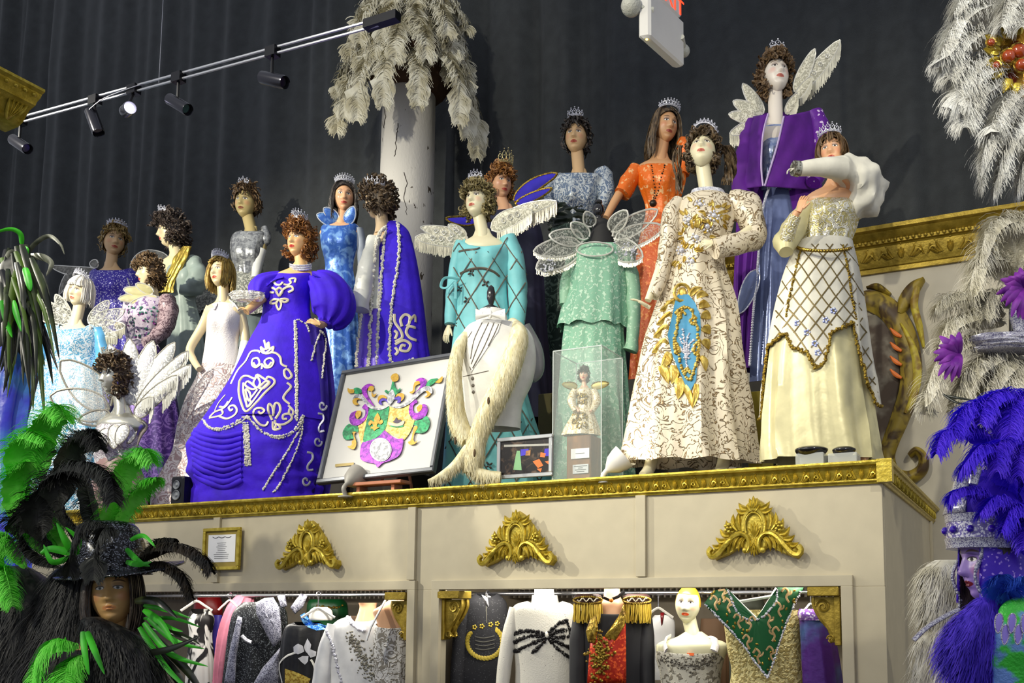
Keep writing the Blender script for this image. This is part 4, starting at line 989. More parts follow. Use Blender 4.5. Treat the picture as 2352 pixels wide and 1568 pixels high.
# 11 --- aqua lattice gown
f = fig('mannequin', 'ash blond mannequin in aqua gown with brown lattice trim and fringed lace wings', 1110, .62, ZT, 'ivory', (1097, 465, 80, -24, 12, 0, (1108, 538)), cx=1112)
f.limb([(1060, 560, 0, 14), (1042, 650, .0, 12), (1032, 745, -.05, 9)]); f.hand(1031, 750, -.05, -.25, 1, -.1, 42, (-.6, 0, -1), .35); f.done()
AQ = mat('aqua_crepe', S(124, 200, 204), .55, sheen=.2, bump=.2, bscale=18)
go = gown(f, 'gown', [(548, 1068, 1164), (562, 1052, 1176), (600, 1046, 1176), (660, 1050, 1166), (720, 1044, 1172), (790, 1036, 1186), (870, 1028, 1204), (960, 1022, 1228), (1100, 1014, 1272)], AQ, dip=44, folds=((4, .03, 2.), (8, .05, .9), (15, .03, .2)), fp=1.1)
sl = G(); f.limb([(1166, 545, 0, 20), (1182, 600, 0, 24), (1190, 680, -.02, 22), (1186, 750, -.05, 18)], sl, 20, wob=.12); f.add('sleeve', sl, AQ, 60)
sl2 = G(); f.limb([(1060, 556, 0, 15), (1046, 620, .0, 16), (1038, 690, -.03, 16), (1034, 745, -.05, 14)], sl2, 20, wob=.15); f.add('sleeve', sl2, AQ, 60)
bv = G().join(go).join(sl).join(sl2).bvh(); g = G(); BRN = mat('bronze_cord', S(96, 90, 78), .4, .3)
for i in range(-6, 12):
    x0 = 940 + i * 52
    trace(bv, [(x0 + 6 * sin(t) + t * 33, 545 + t * 52) for t in range(0, 12)], 1.5, f.k, g=g, sub=3, lift=1.0); trace(bv, [(x0 + 330 - t * 32, 545 + t * 52) for t in range(0, 12)], 1.5, f.k, g=g, sub=3, lift=1.0)
trace(bv, T3((870, 780), (950, 745), (1040, 740), (1110, 765), (1150, 800)), 3, f.k, g=g); trace(bv, T3((860, 620), (905, 610), (990, 600), (1080, 545), (1110, 500)), 2.6, f.k, g=g)
f.pieces('lattice_trim', g, BRN)
g = G()
for x, y in T3((1050, 850), (920, 970), (835, 1140), (950, 770), (870, 890)) + T7((600, 740), (490, 945), (620, 1090), (720, 950), (400, 1400)):
    d = ray(x, y).normalized(); h = bv.ray_cast(C, d)
    if h[0]:
        for k in range(4): a = k * pi / 2 + .6; g.ball(h[0] + (R * cos(a) + UP * sin(a)) * 5.5 * f.k + h[1] * (-1.5 * f.k if h[1].dot(d) > 0 else 1.5 * f.k), (4.6 * f.k, 2 * f.k, 2.4 * f.k), 6, 4, Matrix((R, Fh, UP)).transposed() @ Matrix.Rotation(-a, 3, 'Y'))
f.beads('jewel_flower', g, mat('smoky_gem', S(84, 76, 70), .2, .5))
g = G(); pts = T3((865, 815), (760, 810), (730, 870), (770, 880), (830, 830), (835, 960)); g.tube([f.p(x, y, -.12) for x, y in cr(pts, 6)], 3.5 * f.k, 6, .4); f.add('ribbon_bow', g, AQ)
wig(f, 'curly', HR['ash'], 11, .95, fringe=.05, length=-.10); tiara(f, .036, 5, arc=90, tilt=5)
for a, b, wd, fr in (((1074, 552), (954, 545), 17, 26), ((1074, 548), (966, 522), 15, 0), ((1070, 545), (1030, 516), 12, 0)): petal(f, a, b, wd, LACEY, RIM, d0=0, d1=-.05, fringe=fr, fm=FRINGE, swirl=True)
for a, b, wd, fr in (((1128, 526), (1222, 484), 20, 30), ((1140, 512), (1278, 462), 14, 34)): petal(f, a, b, wd, LACEY, RIM, d0=0, d1=-.05, fringe=fr, fm=FRINGE, swirl=True, bow=-6)

# 10 --- purple cape with white braid, seen from the side
f = fig('mannequin', 'crowned mannequin in profile wearing long purple cape edged with cream braid', 900, .95, ZT + .30, 'egg', (868, 464, 80, -108, 0, 0, (878, 520)), cx=892, bw=.62)
f.limb([(852, 560, -.05, 12), (838, 640, -.08, 11), (832, 700, -.12, 9)]); f.done()
PUR = velvet('royal_purple', S(58, 22, 212)); LIL = satin('lilac_satin', S(120, 88, 232))
sleeve(f, [(860, 548, -.04, 15), (846, 600, -.08, 18), (834, 660, -.11, 20), (828, 712, -.13, 20)], mat('white_satin', S(226, 226, 216), .4, bump=.2, bscale=12), 'wide_sleeve', wob=.2)
sh = gown(f, 'white_shirt', [(540, 858, 880), (580, 844, 892), (640, 830, 900), (700, 818, 905), (716, 814, 905)], mat('white_satin', S(226, 226, 216), .4, bump=.2, bscale=12), folds=((3, .05, 0),))
gown(f, 'under_robe', [(700, 830, 905), (780, 824, 915), (860, 818, 925), (1000, 812, 935)], LIL)
ca = gown(f, 'cape', [(510, 888, 916), (530, 872, 938), (565, 864, 950), (620, 857, 962), (700, 851, 974), (790, 847, 984), (850, 844, 992), (1000, 838, 1004)], PUR, folds=((8, .03, 1.0), (15, .02, .2)), dd=.02)
bv = ca.bvh(); g = G()
for ln in (T3((340, 440), (322, 560), (308, 760), (290, 1000), (278, 1200), (270, 1440)), T3((420, 420), (430, 560), (420, 720), (392, 900), (375, 1050), (372, 1410), (545, 1390))): trace(bv, ln, 4.6, f.k, g=g, bead=3.2)
f.beads('braid', g, BRAID)
g = G()
for ln in ([(884, 522), (868, 545), (858, 610), (853, 700), (849, 790), (846, 842)],): g.v += []; [g.ball(f.p(x + rnd.uniform(-2.5, 2.5), y, -.10 + rnd.uniform(-.01, .01)), rnd.uniform(2.4, 4.4) * f.k, 5, 4) for x, y in cr(ln, 34)]
f.beads('ruched_edging', g, BRAID)
g = G(); [g.ball(f.p(x + rnd.uniform(-2.5, 2.5), y, -.14), rnd.uniform(2.2, 4) * f.k, 5, 4) for x, y in cr([(830, 722), (822, 780), (818, 842)], 30)]; f.beads('ruched_edging', g, BRAID)
g = G()
for ln in (T3((395, 1070), (400, 1130), (440, 1190), (450, 1240), (400, 1270)), T3((450, 1160), (440, 1110), (470, 1075), (505, 1090), (500, 1140), (480, 1160)), T3((545, 1170), (500, 1160), (480, 1200), (505, 1240), (550, 1260)), T3((400, 1290), (460, 1260), (510, 1290), (490, 1335), (440, 1330), (450, 1295), (475, 1300)), T3((395, 1190), (415, 1210), (400, 1250)), T3((400, 1310), (420, 1340), (400, 1365)), T3((505, 1120), (540, 1080), (545, 1130))):
    trace(bv, ln, 3.4, f.k, g=g)
f.pieces('scroll_embroidery', g, CORD)
wig(f, 'curly', HR['espresso'], 10, 1.1, fringe=.05, length=-.10); tiara(f, .05, 13, rad=.08, arc=300, tilt=0, y=0, z=.090, style=1)
riser(f)
# 8 --- the big purple gown with white scroll embroidery
f = fig('mannequin', 'auburn curly haired mannequin in huge royal purple gown with white scroll embroidery', 640, .38, ZT, 'warm', (687, 556, 74, -22, 5, 5, (692, 612)), cx=672)
f.limb([(752, 735, -.02, 11), (740, 745, -.08, 9), (728, 742, -.13, 8)]); f.hand(734, 744, -.13, -1, -.35, -.1, 34, (0, -.6, -1), .35, -1)
f.limb([(612, 678, -.06, 10), (580, 704, -.12, 10), (566, 716, -.16, 8)]); f.hand(572, 712, -.15, -.9, -.3, -.2, 26, (0, -1, -.4), .6); f.done()
PD = velvet('gown_purple', S(62, 14, 216)); PDD = velvet('train_purple_shaded', S(38, 10, 132))  # train purple darkened to carry the gown's right-side shading
go = gown(f, 'gown', [(622, 652, 716), (634, 628, 722), (660, 612, 716), (700, 606, 712), (735, 600, 716), (790, 571, 728), (870, 533, 742), (930, 496, 748), (968, 470, 752)], PD, dip=16, folds=((5, .02, .3), (9, .015, 1)), full=False)
lw = gown(f, 'skirt', [(950, 480, 745), (1000, 446, 752), (1040, 432, 752), (1085, 429, 748), (1110, 440, 745), (1136, 440, 742)], PD, folds=((7, .025, .3), (19, .02, 1)), fp=.4, wob=.05, inflate=.985)
tr = gown(f, 'train', [(738, 676, 742), (770, 676, 752), (850, 674, 764), (950, 668, 772), (1040, 655, 768), (1136, 612, 752)], PDD, folds=((9, .05, .4), (15, .05, 1.3)), fp=.3, dd=.03, ry=.75)
g = G(); lb = lw.bvh()
for i in range(10):      # draped swags of the lower skirt
    y = 990 + i * 12; trace(lb, [(438 + i, y - 8), (470, y + 6), (515, y + 12 + i), (556, y + 4)], 6.5, f.k, g=g, flat=.7, lift=.0, nside=8)
f.pieces('swag_fold', g, PD)
for nm, pts in (('puff_sleeve', [(722, 640, -.01, 20), (748, 660, -.02, 42), (764, 690, -.03, 50), (764, 722, -.05, 44), (752, 744, -.07, 20)]), ('puff_sleeve', [(648, 640, 0, 18), (622, 652, -.03, 28), (602, 664, -.06, 30), (594, 682, -.1, 20)])):
    g = G(); f.limb(pts, g, 40, sub=8)
    for i, v in enumerate(g.v): g.v[i] = v + (v - f.p(pts[2][0], pts[2][1], pts[2][2])) * (.05 * sin(i % 40 * pi / 20 * 9))
    f.add(nm, g, PD, 60)
for sd in ([(650, 628), (630, 634), (612, 648)], [(716, 622), (745, 632), (768, 652)]):
    g = G(); g.grid([[f.p(x, y, -.05), f.p(x, y + 9, -.10 - .03), f.p(x + (12 if x > 690 else -12), y + 16, -.10)] for x, y in cr(sd, 6)]); f.add('shoulder_flap', g, PD, 60)
    g = G(); [g.ball(f.p(x + (12 if x > 690 else -12), y + 16, -.105), 2.6 * f.k, 5, 4) for x, y in cr(sd, 12)]; f.beads('flap_braid', g, BRAID)
g = G(); 
for dy in (0, 5, 10): g.tube([f.p(690 + 24 * sin(a), 606 + dy + 4 * cos(a), -.068 * cos(a)) for a in [q * pi / 14 - pi / 2 for q in range(15)]], 2.4 * f.k, 5)
f.beads('choker', g, SILVER)
g = f.loft([(672, 530, 606, .5), (680, 528, 608, .5), (690, 540, 600, .5)], dd=-.16, cap=True, wob=.1, folds=((11, .06, 0),), fp=0); f.add('lace_cuff', g, LACE, 60)
bv = G().join(go).join(lw).join(tr).bvh(); g = G()
EM = [  # traced scrolls (crop coords of the bodice and skirt)
 (T2, [[(780, 830), (795, 855), (825, 860), (845, 840)], [(850, 855), (880, 860), (905, 845), (895, 820), (935, 815), (930, 845)], [(820, 940), (790, 890), (755, 880), (755, 910), (785, 915)], [(820, 940), (850, 890), (905, 870), (918, 895), (885, 912)], [(820, 940), (800, 905), (822, 880), (842, 905), (820, 940)], [(820, 960), (800, 1000), (818, 1040), (835, 1000), (820, 960)], [(815, 965), (780, 965), (755, 990), (790, 992), (815, 968)], [(825, 965), (860, 960), (885, 968), (860, 985), (825, 968)],
       [(690, 1310), (700, 1345), (735, 1355), (770, 1340), (778, 1305), (755, 1325), (742, 1275), (720, 1325), (690, 1310)]]),
 (T8, [[(590, 660), (640, 560), (700, 490), (740, 420), (790, 410), (812, 425)], [(885, 420), (930, 430), (960, 460), (970, 510), (1010, 530)], [(760, 500), (780, 525), (805, 500), (790, 465), (755, 475), (750, 515), (780, 535), (820, 510), (822, 550)], [(895, 495), (870, 525), (845, 505), (850, 480), (885, 465), (910, 490), (890, 530), (850, 535), (822, 510)],
       [(655, 640), (650, 720), (668, 800), (705, 865), (780, 800), (850, 720), (912, 660), (912, 625), (870, 605), (850, 625), (790, 590), (770, 620), (720, 600), (680, 605), (655, 640)], [(685, 650), (685, 720), (705, 800), (720, 830), (770, 770), (820, 700), (870, 650)], [(790, 600), (760, 650), (785, 690), (810, 650), (790, 600)], [(785, 690), (720, 640), (700, 670), (750, 700), (785, 690)], [(800, 690), (850, 640), (880, 650), (840, 690), (800, 690)], [(720, 780), (700, 700), (730, 720), (740, 760)], [(720, 790), (760, 740), (790, 700)], [(700, 770), (740, 790), (715, 830), (700, 770)],
       [(430, 910), (470, 870), (520, 850), (560, 820), (600, 760)], [(430, 915), (500, 900), (530, 880), (520, 850)], [(470, 860), (500, 800), (550, 740)], [(500, 900), (560, 920), (620, 890), (635, 850), (610, 820), (575, 835), (590, 860), (605, 845)], [(505, 830), (540, 830), (570, 790)],
       [(870, 940), (850, 970), (805, 960), (760, 900), (770, 850), (815, 840), (840, 860), (815, 880), (795, 865)], [(900, 930), (870, 860), (875, 810), (900, 830), (910, 880)], [(905, 900), (920, 810), (950, 810), (960, 860), (925, 920)], [(920, 930), (930, 960), (990, 960), (1045, 920), (1030, 885), (985, 890), (980, 920), (1010, 920)], [(905, 940), (910, 1000), (960, 990), (935, 960), (920, 1000)],
       [(1010, 545), (990, 560), (995, 600), (1020, 620), (1045, 600), (1030, 565), (1010, 545)], [(1010, 650), (1040, 680), (1000, 730), (985, 770), (1030, 810)], [(1020, 820), (1055, 860), (1050, 890), (1025, 880), (1030, 845)], [(840, 330), (860, 400), (875, 345)], [(815, 380), (850, 425), (905, 380)]]),
]
for T_, L_ in EM:
    for ln in L_: trace(bv, T_(*ln), 2.7, f.k, g=g)
f.pieces('scroll_embroidery', g, CORD)
g = G()
for ln in (T8((385, 930), (420, 980), (480, 995), (560, 980), (640, 940), (700, 905), (740, 930), (800, 1000), (870, 1040), (940, 1055), (1020, 1030), (1090, 970), (1130, 880)), T8((1068, 190), (1072, 300), (1075, 500), (1078, 700), (1078, 930))): trace(bv, ln, 3.6, f.k, g=g, bead=3.0); trace(bv, [(x + 3, y + 3.5) for x, y in ln], 3.0, f.k, g=g, bead=3.0)
for dx in (-12, -4, 4, 12): trace(bv, [(x + dx / 2.2, y) for x, y in T8((700, 950), (710, 1100), (718, 1280))], 3.0, f.k, g=g, bead=3.4)
for ln in (T8((1110, 1000), (1060, 1080), (990, 1200), (900, 1340), (820, 1470)), T8((1130, 900), (1120, 1020), (1090, 1130), (1040, 1250), (960, 1400), (900, 1480)), T8((1260, 260), (1300, 320), (1290, 450), (1270, 620)), T8((1090, 175), (1150, 210), (1180, 270)), T8((1260, 270), (1220, 380), (1190, 500))): trace(bv, ln, 3.2, f.k, g=g, bead=3.2)
f.beads('beaded_braid', g, BRAID)
g = G()
for (x, y) in ((1275, 820), (1240, 1090), (1150, 1385)):
    trace(bv, T8(*[(x + 32 * cos(t) * (1 - t / 9), y + 40 * sin(t) * (1 - t / 9)) for t in [q * .5 for q in range(14)]]), 2.6, f.k, g=g, sub=2)
for (x, y) in ((1262, 950), (1180, 1240)): trace(bv, T8((x - 20, y - 70), (x + 15, y - 60), (x + 20, y - 20), (x - 15, y + 30), (x - 10, y + 65), (x + 25, y + 60)), 2.6, f.k, g=g)
f.pieces('train_embroidery', g, mat('silver_cord', S(200, 200, 214), .35, .2))
g = G()
for s_ in T2((700, 1115), (640, 1215), (585, 1300), (530, 1395), (490, 1470)): g.v += []
[g.ball(f.p(x, y, .0), 3.2 * f.k, 5, 4) for x, y in cr([(602, 736), (586, 764), (570, 792), (552, 826), (534, 862)], 8)]; f.beads('side_braid', g, BRAID)
wig(f, 'curly', HR['auburn'], 8, 1.15, fringe=.05, length=-.11); tiara(f, .05, 9, arc=150, tilt=8, style=1)

# 13 --- silver blue brocade, short dark hair
f = fig('mannequin', 'short dark haired mannequin in silver blue brocade top standing high by the drapes', 1325, 1.98, ZT + 1.02, 'tan', (1324, 318, 78, -12, 5, 2, (1330, 400)), cx=1332); f.done()
SB = mat('silver_blue_brocade', S(106, 124, 150), .35, .2, col2=S(204, 210, 212), pat='filigree', scale=20, thr=.5, soft=.12, dist=.9, metal2=.3, bump=.4, bscale=0)
gown(f, 'bodice', [(396, 1286, 1378), (412, 1264, 1396), (440, 1258, 1384), (490, 1268, 1366), (520, 1270, 1362)], SB, dip=26)
gown(f, 'sash', [(474, 1262, 1366), (500, 1254, 1362), (530, 1262, 1360)], satin('bottle_sash', S(36, 46, 36)), wob=.2)
GG = mat('dark_green_brocade', S(28, 48, 38), .45, .15, col2=S(84, 104, 90), pat='filigree', scale=12, thr=.3, soft=.1, dist=1.0)
gown(f, 'skirt', [(524, 1266, 1362), (600, 1246, 1380), (700, 1230, 1396), (800, 1222, 1404), (880, 1214, 1412)], GG)
sleeve(f, [(1382, 392, 0, 18), (1392, 420, -.02, 22), (1390, 450, -.05, 19), (1380, 476, -.08, 13)], SB, 'puff_sleeve', wob=.25)
sleeve(f, [(1274, 402, 0, 14), (1264, 430, .0, 15), (1262, 470, -.03, 13)], SB, 'puff_sleeve', wob=.2)
g = G(); g.tube([f.p(x, y, -.12) for x, y in cr(T7((815, 190), (820, 320), (850, 480), (845, 700)), 6)], [2 * f.k] * 8 + [6 * f.k] * 12, 6, .4); f.add('bead_panel', g, mat('blue_beads', S(150, 170, 210), .3, .3, col2=S(220, 225, 235), pat='sequin', scale=120, thr=.5, soft=.2))
wig(f, 'short', HR['black'], 13, .7, fringe=.055, length=-.12); tiara(f, .042, 5, arc=95, tilt=5); riser(f)

# 14 --- orange brocade
f = fig('mannequin', 'long haired mannequin in bright orange floral brocade gown with bead necklaces', 1520, 1.65, ZT + .95, 'bronze', (1529, 292, 80, 24, 0, 6, (1517, 362)), cx=1510)
f.limb([(1432, 430, -.03, 11), (1410, 466, -.06, 10), (1392, 500, -.1, 8)]); f.done()
OR = mat('orange_brocade', S(222, 106, 24), .4, .1, col2=S(228, 176, 120), pat='noise', scale=26, thr=.60, soft=.04, dist=.8, bump=.4, bscale=40); ORD = mat('orange_skirt', S(196, 84, 22), .45, .1, col2=S(224, 140, 70), pat='noise', scale=40, thr=.6, soft=.04, bump=.3)
go = gown(f, 'bodice', [(378, 1478, 1552), (392, 1456, 1572), (420, 1462, 1574), (470, 1480, 1560), (500, 1482, 1558)], OR, dip=14)
gown(f, 'skirt', [(496, 1482, 1558), (580, 1462, 1570), (680, 1456, 1580), (800, 1448, 1590), (900, 1440, 1600)], ORD)
sleeve(f, [(1462, 386, 0, 17), (1446, 416, -.03, 21), (1428, 446, -.05, 20)], OR, wob=.15); sleeve(f, [(1566, 400, 0, 18), (1574, 360, 0, 20), (1572, 332, -.02, 18), (1560, 322, -.04, 10)], OR, wob=.2)
bv = go.bvh(); g = G(); trace(bv, T4((985, 430), (1000, 560), (1015, 680), (1005, 760)), 2.2, f.k, g=g, bead=5); trace(bv, T4((1110, 430), (1070, 560), (1040, 680), (1010, 760)), 2.2, f.k, g=g, bead=5); d = ray(1500, 467).normalized(); h_ = bv.ray_cast(C, d)
if h_[0]: g.ball(h_[0], 9 * f.k, 10, 8)
f.beads('necklace', g, mat('dark_beads', S(54, 44, 34), .3, .3))
wig(f, 'long', HR['espresso'], 14, 1.1, fringe=.075, length=-.24); tiara(f, .03, 11, arc=170, tilt=5); riser(f)

# 16 --- purple velvet coat, winged collar
f = fig('mannequin', 'tall mannequin in deep purple velvet coat over silver bodice with huge lace wing collar', 1785, 1.15, ZT + .72, 'cool', (1781, 176, 92, 12, 16, 2, (1782, 284)), cx=1786); f.done()
PV = velvet('plum_velvet', S(84, 10, 128)); SB2 = satin('ice_satin', S(112, 124, 166), metal=.35, rough=.25)
gown(f, 'bodice', [(296, 1746, 1822), (330, 1740, 1832), (400, 1744, 1824), (440, 1748, 1820)], mat('silver_bodice', S(130, 146, 190), .25, .5, col2=S(190, 200, 220), pat='noise', scale=30, thr=.5, soft=.2, bump=.4, bscale=40), ry=.58)
gown(f, 'skirt', [(432, 1752, 1812), (500, 1748, 1824), (600, 1740, 1836), (720, 1732, 1846), (850, 1722, 1856), (1000, 1712, 1866)], SB2, folds=((7, .06, 0), (14, .05, 1)), fp=.6)
for sd in (-1, 1):      # the open coat fronts
    inner = [(1764, 262), (1752, 310), (1748, 380), (1752, 428)] if sd < 0 else [(1800, 268), (1786, 330), (1768, 390), (1756, 428)]; outer = [(1728, 268), (1708, 320), (1700, 390), (1694, 436)] if sd < 0 else [(1870, 252), (1888, 320), (1880, 390), (1866, 436)]
    a, b = cr(inner, 8), cr(outer, 8); rows = []
    for (x0, y0), (x1, y1) in zip(a, b): rows.append([f.p(lerp(x0, x1, u), lerp(y0, y1, u), -.155 * cos(u * pi / 2) * .9 - .02 + .16 * max(0, u - .85) + .006 * sin(u * 14 + y0 * .05)) for u in [i / 12 for i in range(13)]])
    g = G(); g.grid(rows); f.add('coat_front', g, PV, 60, .006)
    g = G(); g.tube([p_[0] + Fh * -.006 for p_ in rows], 2.2 * f.k, 5); f.add('coat_piping', g, mat('lilac_piping', S(190, 170, 210), .4))
gown(f, 'coat_back', [(266, 1738, 1840), (300, 1712, 1886), (360, 1702, 1896), (430, 1696, 1886), (520, 1690, 1884), (700, 1684, 1880), (850, 1684, 1870)], PV, dd=.07, ry=.34, folds=((9, .04, 0), (17, .03, 1)))
sleeve(f, [(1866, 262, .0, 24), (1884, 310, -.01, 28), (1886, 370, -.04, 24), (1868, 420, -.1, 18)], mat('plum_sequin', S(92, 16, 140), .5, .1, col2=S(214, 190, 226), pat='sequin', scale=70, thr=.93, soft=.02, sheen=.4), wob=.2)
sleeve(f, [(1732, 284, .0, 20), (1716, 330, -.02, 24), (1706, 390, -.02, 26), (1704, 450, -.04, 24)], PV, wob=.3)
for a, b in (([(1740, 500), (1728, 600), (1720, 700), (1712, 840)], [(1700, 500), (1692, 600), (1690, 700), (1686, 840)]),):
    rows = [[f.p(lerp(x0, x1, u), lerp(y0, y1, u), -.10 + .012 * sin(u * 12)) for u in [i / 8 for i in range(9)]] for (x0, y0), (x1, y1) in zip(cr(a, 8), cr(b, 8))]; g = G(); g.grid(rows); f.add('coat_tail', g, PV, 60, .005)
g = G(); [g.ball(f.p(x, y, -.12), 3.4 * f.k, 5, 4) for x, y in cr([(1766, 432), (1752, 480), (1744, 560), (1738, 640), (1730, 720), (1722, 838)], 22)]; f.beads('sequin_edge', g, SILVER)
petal(f, (1738, 620), (1698, 720), 18, SB2, SILVER, 'silver_panel', d0=-.12, d1=-.12)
for a, b, wd, fr in (((1752, 262), (1706, 192), 14, 0), ((1750, 268), (1684, 232), 16, 0), ((1746, 276), (1674, 262), 15, 0), ((1744, 282), (1676, 308), 14, 28)): petal(f, a, b, wd, LACEY, RIM, d0=.0, d1=-.05, fringe=fr, fm=FRINGE)
for a, b, wd, fr in (((1806, 262), (1832, 214), 10, 22), ((1828, 226), (1864, 176), 10, 22), ((1838, 205), (1930, 92), 16, 34), ((1826, 212), (1872, 112), 14, 0)): petal(f, a, b, wd, LACEY, RIM, d0=0, d1=-.06, fringe=fr, fm=FRINGE, swirl=wd > 14)
wig(f, 'curly', HR['brown'], 16, .9, fringe=.055, length=-.13); tiara(f, .04, 3, arc=80, tilt=8); riser(f)

# 15 --- the gold and ivory brocade gown
f = fig('mannequin', 'upward gazing mannequin in ivory and gold brocade gown with blue crest panel', 1590, .27, ZT, 'ivory', (1614, 350, 92, -12, 24, 3, (1624, 446)), cx=1620)
f.limb([(1735, 520, -.05, 13), (1690, 548, -.16, 11), (1640, 558, -.2, 9)]); f.hand(1640, 558, -.2, -1, -.05, 0, 40, (0, -.3, -1), .9)
f.limb([(1566, 470, 0, 12), (1536, 560, -.02, 12), (1508, 640, -.06, 11), (1488, 690, -.08, 8)]); f.hand(1490, 705, -.08, -.85, -.5, -.1, 48, (0, -1, -.3), .25)
for ax in (1496, 1662): f.limb([(1615, 590, 0, 22), (ax + 14, 800, 0, 24), (ax + 6, 1000, -.02, 17), (ax + 2, 1050, -.02, 15), (ax - 6, 1078, -.05, 14), (ax - 20, 1092, -.12, 10)])
f.done()
IV = mat('ivory_brocade', S(218, 206, 182), .38, .12, col2=S(136, 112, 78), pat='filigree', scale=14, thr=.17, soft=.08, dist=1.3, metal2=.5, bump=.7, bscale=0)
go = gown(f, 'gown', [(446, 1586, 1664), (462, 1560, 1690), (500, 1548, 1690), (560, 1548, 1674), (610, 1536, 1664), (700, 1508, 1692), (800, 1478, 1704), (900, 1456, 1716), (1000, 1440, 1730), (1064, 1428, 1738)], IV, dip=0, folds=((5, .06, .5), (9, .07, 1.6), (14, .03, 0)), fp=.8, hem=3, full=False)
sleeve(f, [(1672, 462, 0, 22), (1706, 472, -.01, 36), (1726, 505, -.03, 34), (1734, 540, -.06, 26), (1730, 560, -.08, 22)], IV, 'puff_sleeve', wob=.2); sleeve(f, [(1732, 552, -.08, 24), (1690, 560, -.16, 25), (1640, 572, -.2, 24)], IV, 'fitted_cuff', wob=.08)
sleeve(f, [(1560, 460, 0, 16), (1545, 490, -.01, 24), (1534, 560, -.02, 22), (1520, 630, -.04, 18), (1500, 680, -.07, 14)], IV, wob=.2)
g = f.loft([(438, 1588, 1662, .6), (448, 1584, 1668, .62)], n=40); f.add('neck_beading', g, SILVER)
bv = go.bvh(); GA = mat('gold_applique_cloth', S(170, 136, 48), .35, .5, col2=S(214, 188, 100), pat='streak', scale=40, thr=.5, soft=.2, stretch=(1, 1, .5), bump=.5, bscale=40)
r5 = random.Random(5); g = G()
for i in range(70):
    a = r5.uniform(0, 6.28); q = r5.random() ** .5; cxx, cyy = r5.choice(((1580, 500), (1640, 492), (1600, 540), (1575, 580), (1610, 480))); x, y = cxx + 34 * q * cos(a), cyy + 30 * q * sin(a)
    hh_ = [bv.ray_cast(C, ray(x, y).normalized()), bv.ray_cast(C, ray(x + 16 * cos(a), y + 16 * sin(a)).normalized())]
    if hh_[0][0] and hh_[1][0]: g.leaf(hh_[0][0], hh_[1][0], 4.5 * f.k, 5 * f.k, -ray(x, y), 4)
f.beads('gold_leaf_corsage', g, GA)
g = G()
for x, y in ((1582, 505), (1640, 495), (1600, 545), (1566, 575), (1608, 470), (1625, 520), (1590, 600)):
    h = bv.ray_cast(C, ray(x, y).normalized())
    if h[0]:
        g.ball(h[0], 7 * f.k, 8, 6)
        for k in range(8): g.ball(h[0] + (R * cos(k * pi / 4) + UP * sin(k * pi / 4)) * 11 * f.k, 3.4 * f.k, 6, 4)
f.beads('rhinestone_brooch', g, SILVER)
bp = T6((420, 380), (440, 330), (510, 330), (560, 390), (580, 470), (585, 560), (570, 700), (560, 880), (520, 960), (480, 890), (440, 800), (400, 700), (372, 590), (400, 480))
g = patch(bv, bp, .010); f.add('blue_crest_panel', g, mat('teal_satin', S(42, 128, 168), .5, bump=.15, bscale=20), 60)
pv = g.bvh()
g = G(); g2 = G()
for ln in (((430, 440), (470, 410), (520, 420), (550, 480), (570, 580), (575, 680), (550, 800), (520, 880)), ((440, 450), (435, 560), (420, 640), (450, 740), (480, 830), (520, 880)), ((450, 480), (470, 430), (490, 460)), ((540, 470), (520, 500), (545, 520)), ((430, 640), (450, 680), (430, 700)), ((560, 640), (540, 680), (560, 720)), ((480, 830), (500, 800), (520, 840))): trace(pv, T6(*ln), 5, f.k, g=g, bead=4)
f.beads('gold_crest_scroll', g, GA)
for ln in (((490, 720), (470, 640), (450, 600)), ((490, 720), (480, 620), (470, 540)), ((495, 720), (500, 620), (515, 570)), ((500, 720), (520, 640), (550, 620)), ((500, 720), (470, 690), (450, 660)), ((500, 720), (530, 690), (550, 650)), ((500, 700), (495, 760), (500, 800)), ((480, 735), (520, 735))): trace(pv, T6(*ln), 3.5, f.k, g=g2, bead=3.5)
f.beads('silver_crest_plume', g2, SILVER)
g = G()
for (a, b, w_) in (((520, 330), (600, 280), 9), ((560, 340), (640, 330), 10), ((575, 400), (650, 400), 11), ((590, 460), (655, 480), 12), ((595, 540), (650, 580), 12), ((595, 620), (640, 680), 11), ((420, 370), (320, 430), 12), ((400, 450), (300, 520), 13), ((380, 530), (280, 600), 14), ((370, 620), (270, 700), 14), ((390, 700), (330, 800), 13), ((420, 780), (400, 900), 14), ((450, 860), (440, 1000), 14), ((430, 360), (360, 370), 8), ((480, 900), (530, 1050), 9), ((560, 900), (530, 1060), 8), ((585, 720), (620, 820), 9), ((330, 780), (380, 900), 12)):
    n_ = 6; A2, B2 = T6(a)[0], T6(b)[0]; hs = [bv.ray_cast(C, ray(lerp(A2[0], B2[0], i / n_), lerp(A2[1], B2[1], i / n_)).normalized()) for i in range(n_ + 1)]
    hs = [q for q in hs if q[0] is not None]
    if len(hs) > 2: g.leaf(hs[0][0] + (C - hs[0][0]).normalized() * .006, hs[-1][0] + (C - hs[-1][0]).normalized() * .006, w_ * f.k, 6 * f.k, C - hs[0][0], 6, 4 * f.k)
f.pieces('gold_leaf_applique', g, GA)
g = G(); h = bv.ray_cast(C, ray(1566, 674).normalized())
if h[0]: g.ball(h[0], (12 * f.k, 6 * f.k, 15 * f.k), 10, 8); g.tube([h[0] - Fh * .015 + (R * cos(t) * 18 + UP * sin(t) * 20) * f.k for t in [k * .4 for k in range(17)]], 4 * f.k, 6)
f.add('crest_jewel', g, GA)
wig(f, 'curly', HR['espresso'], 15, .55, fringe=.055, length=-.08)
g = G(); r6 = random.Random(6)
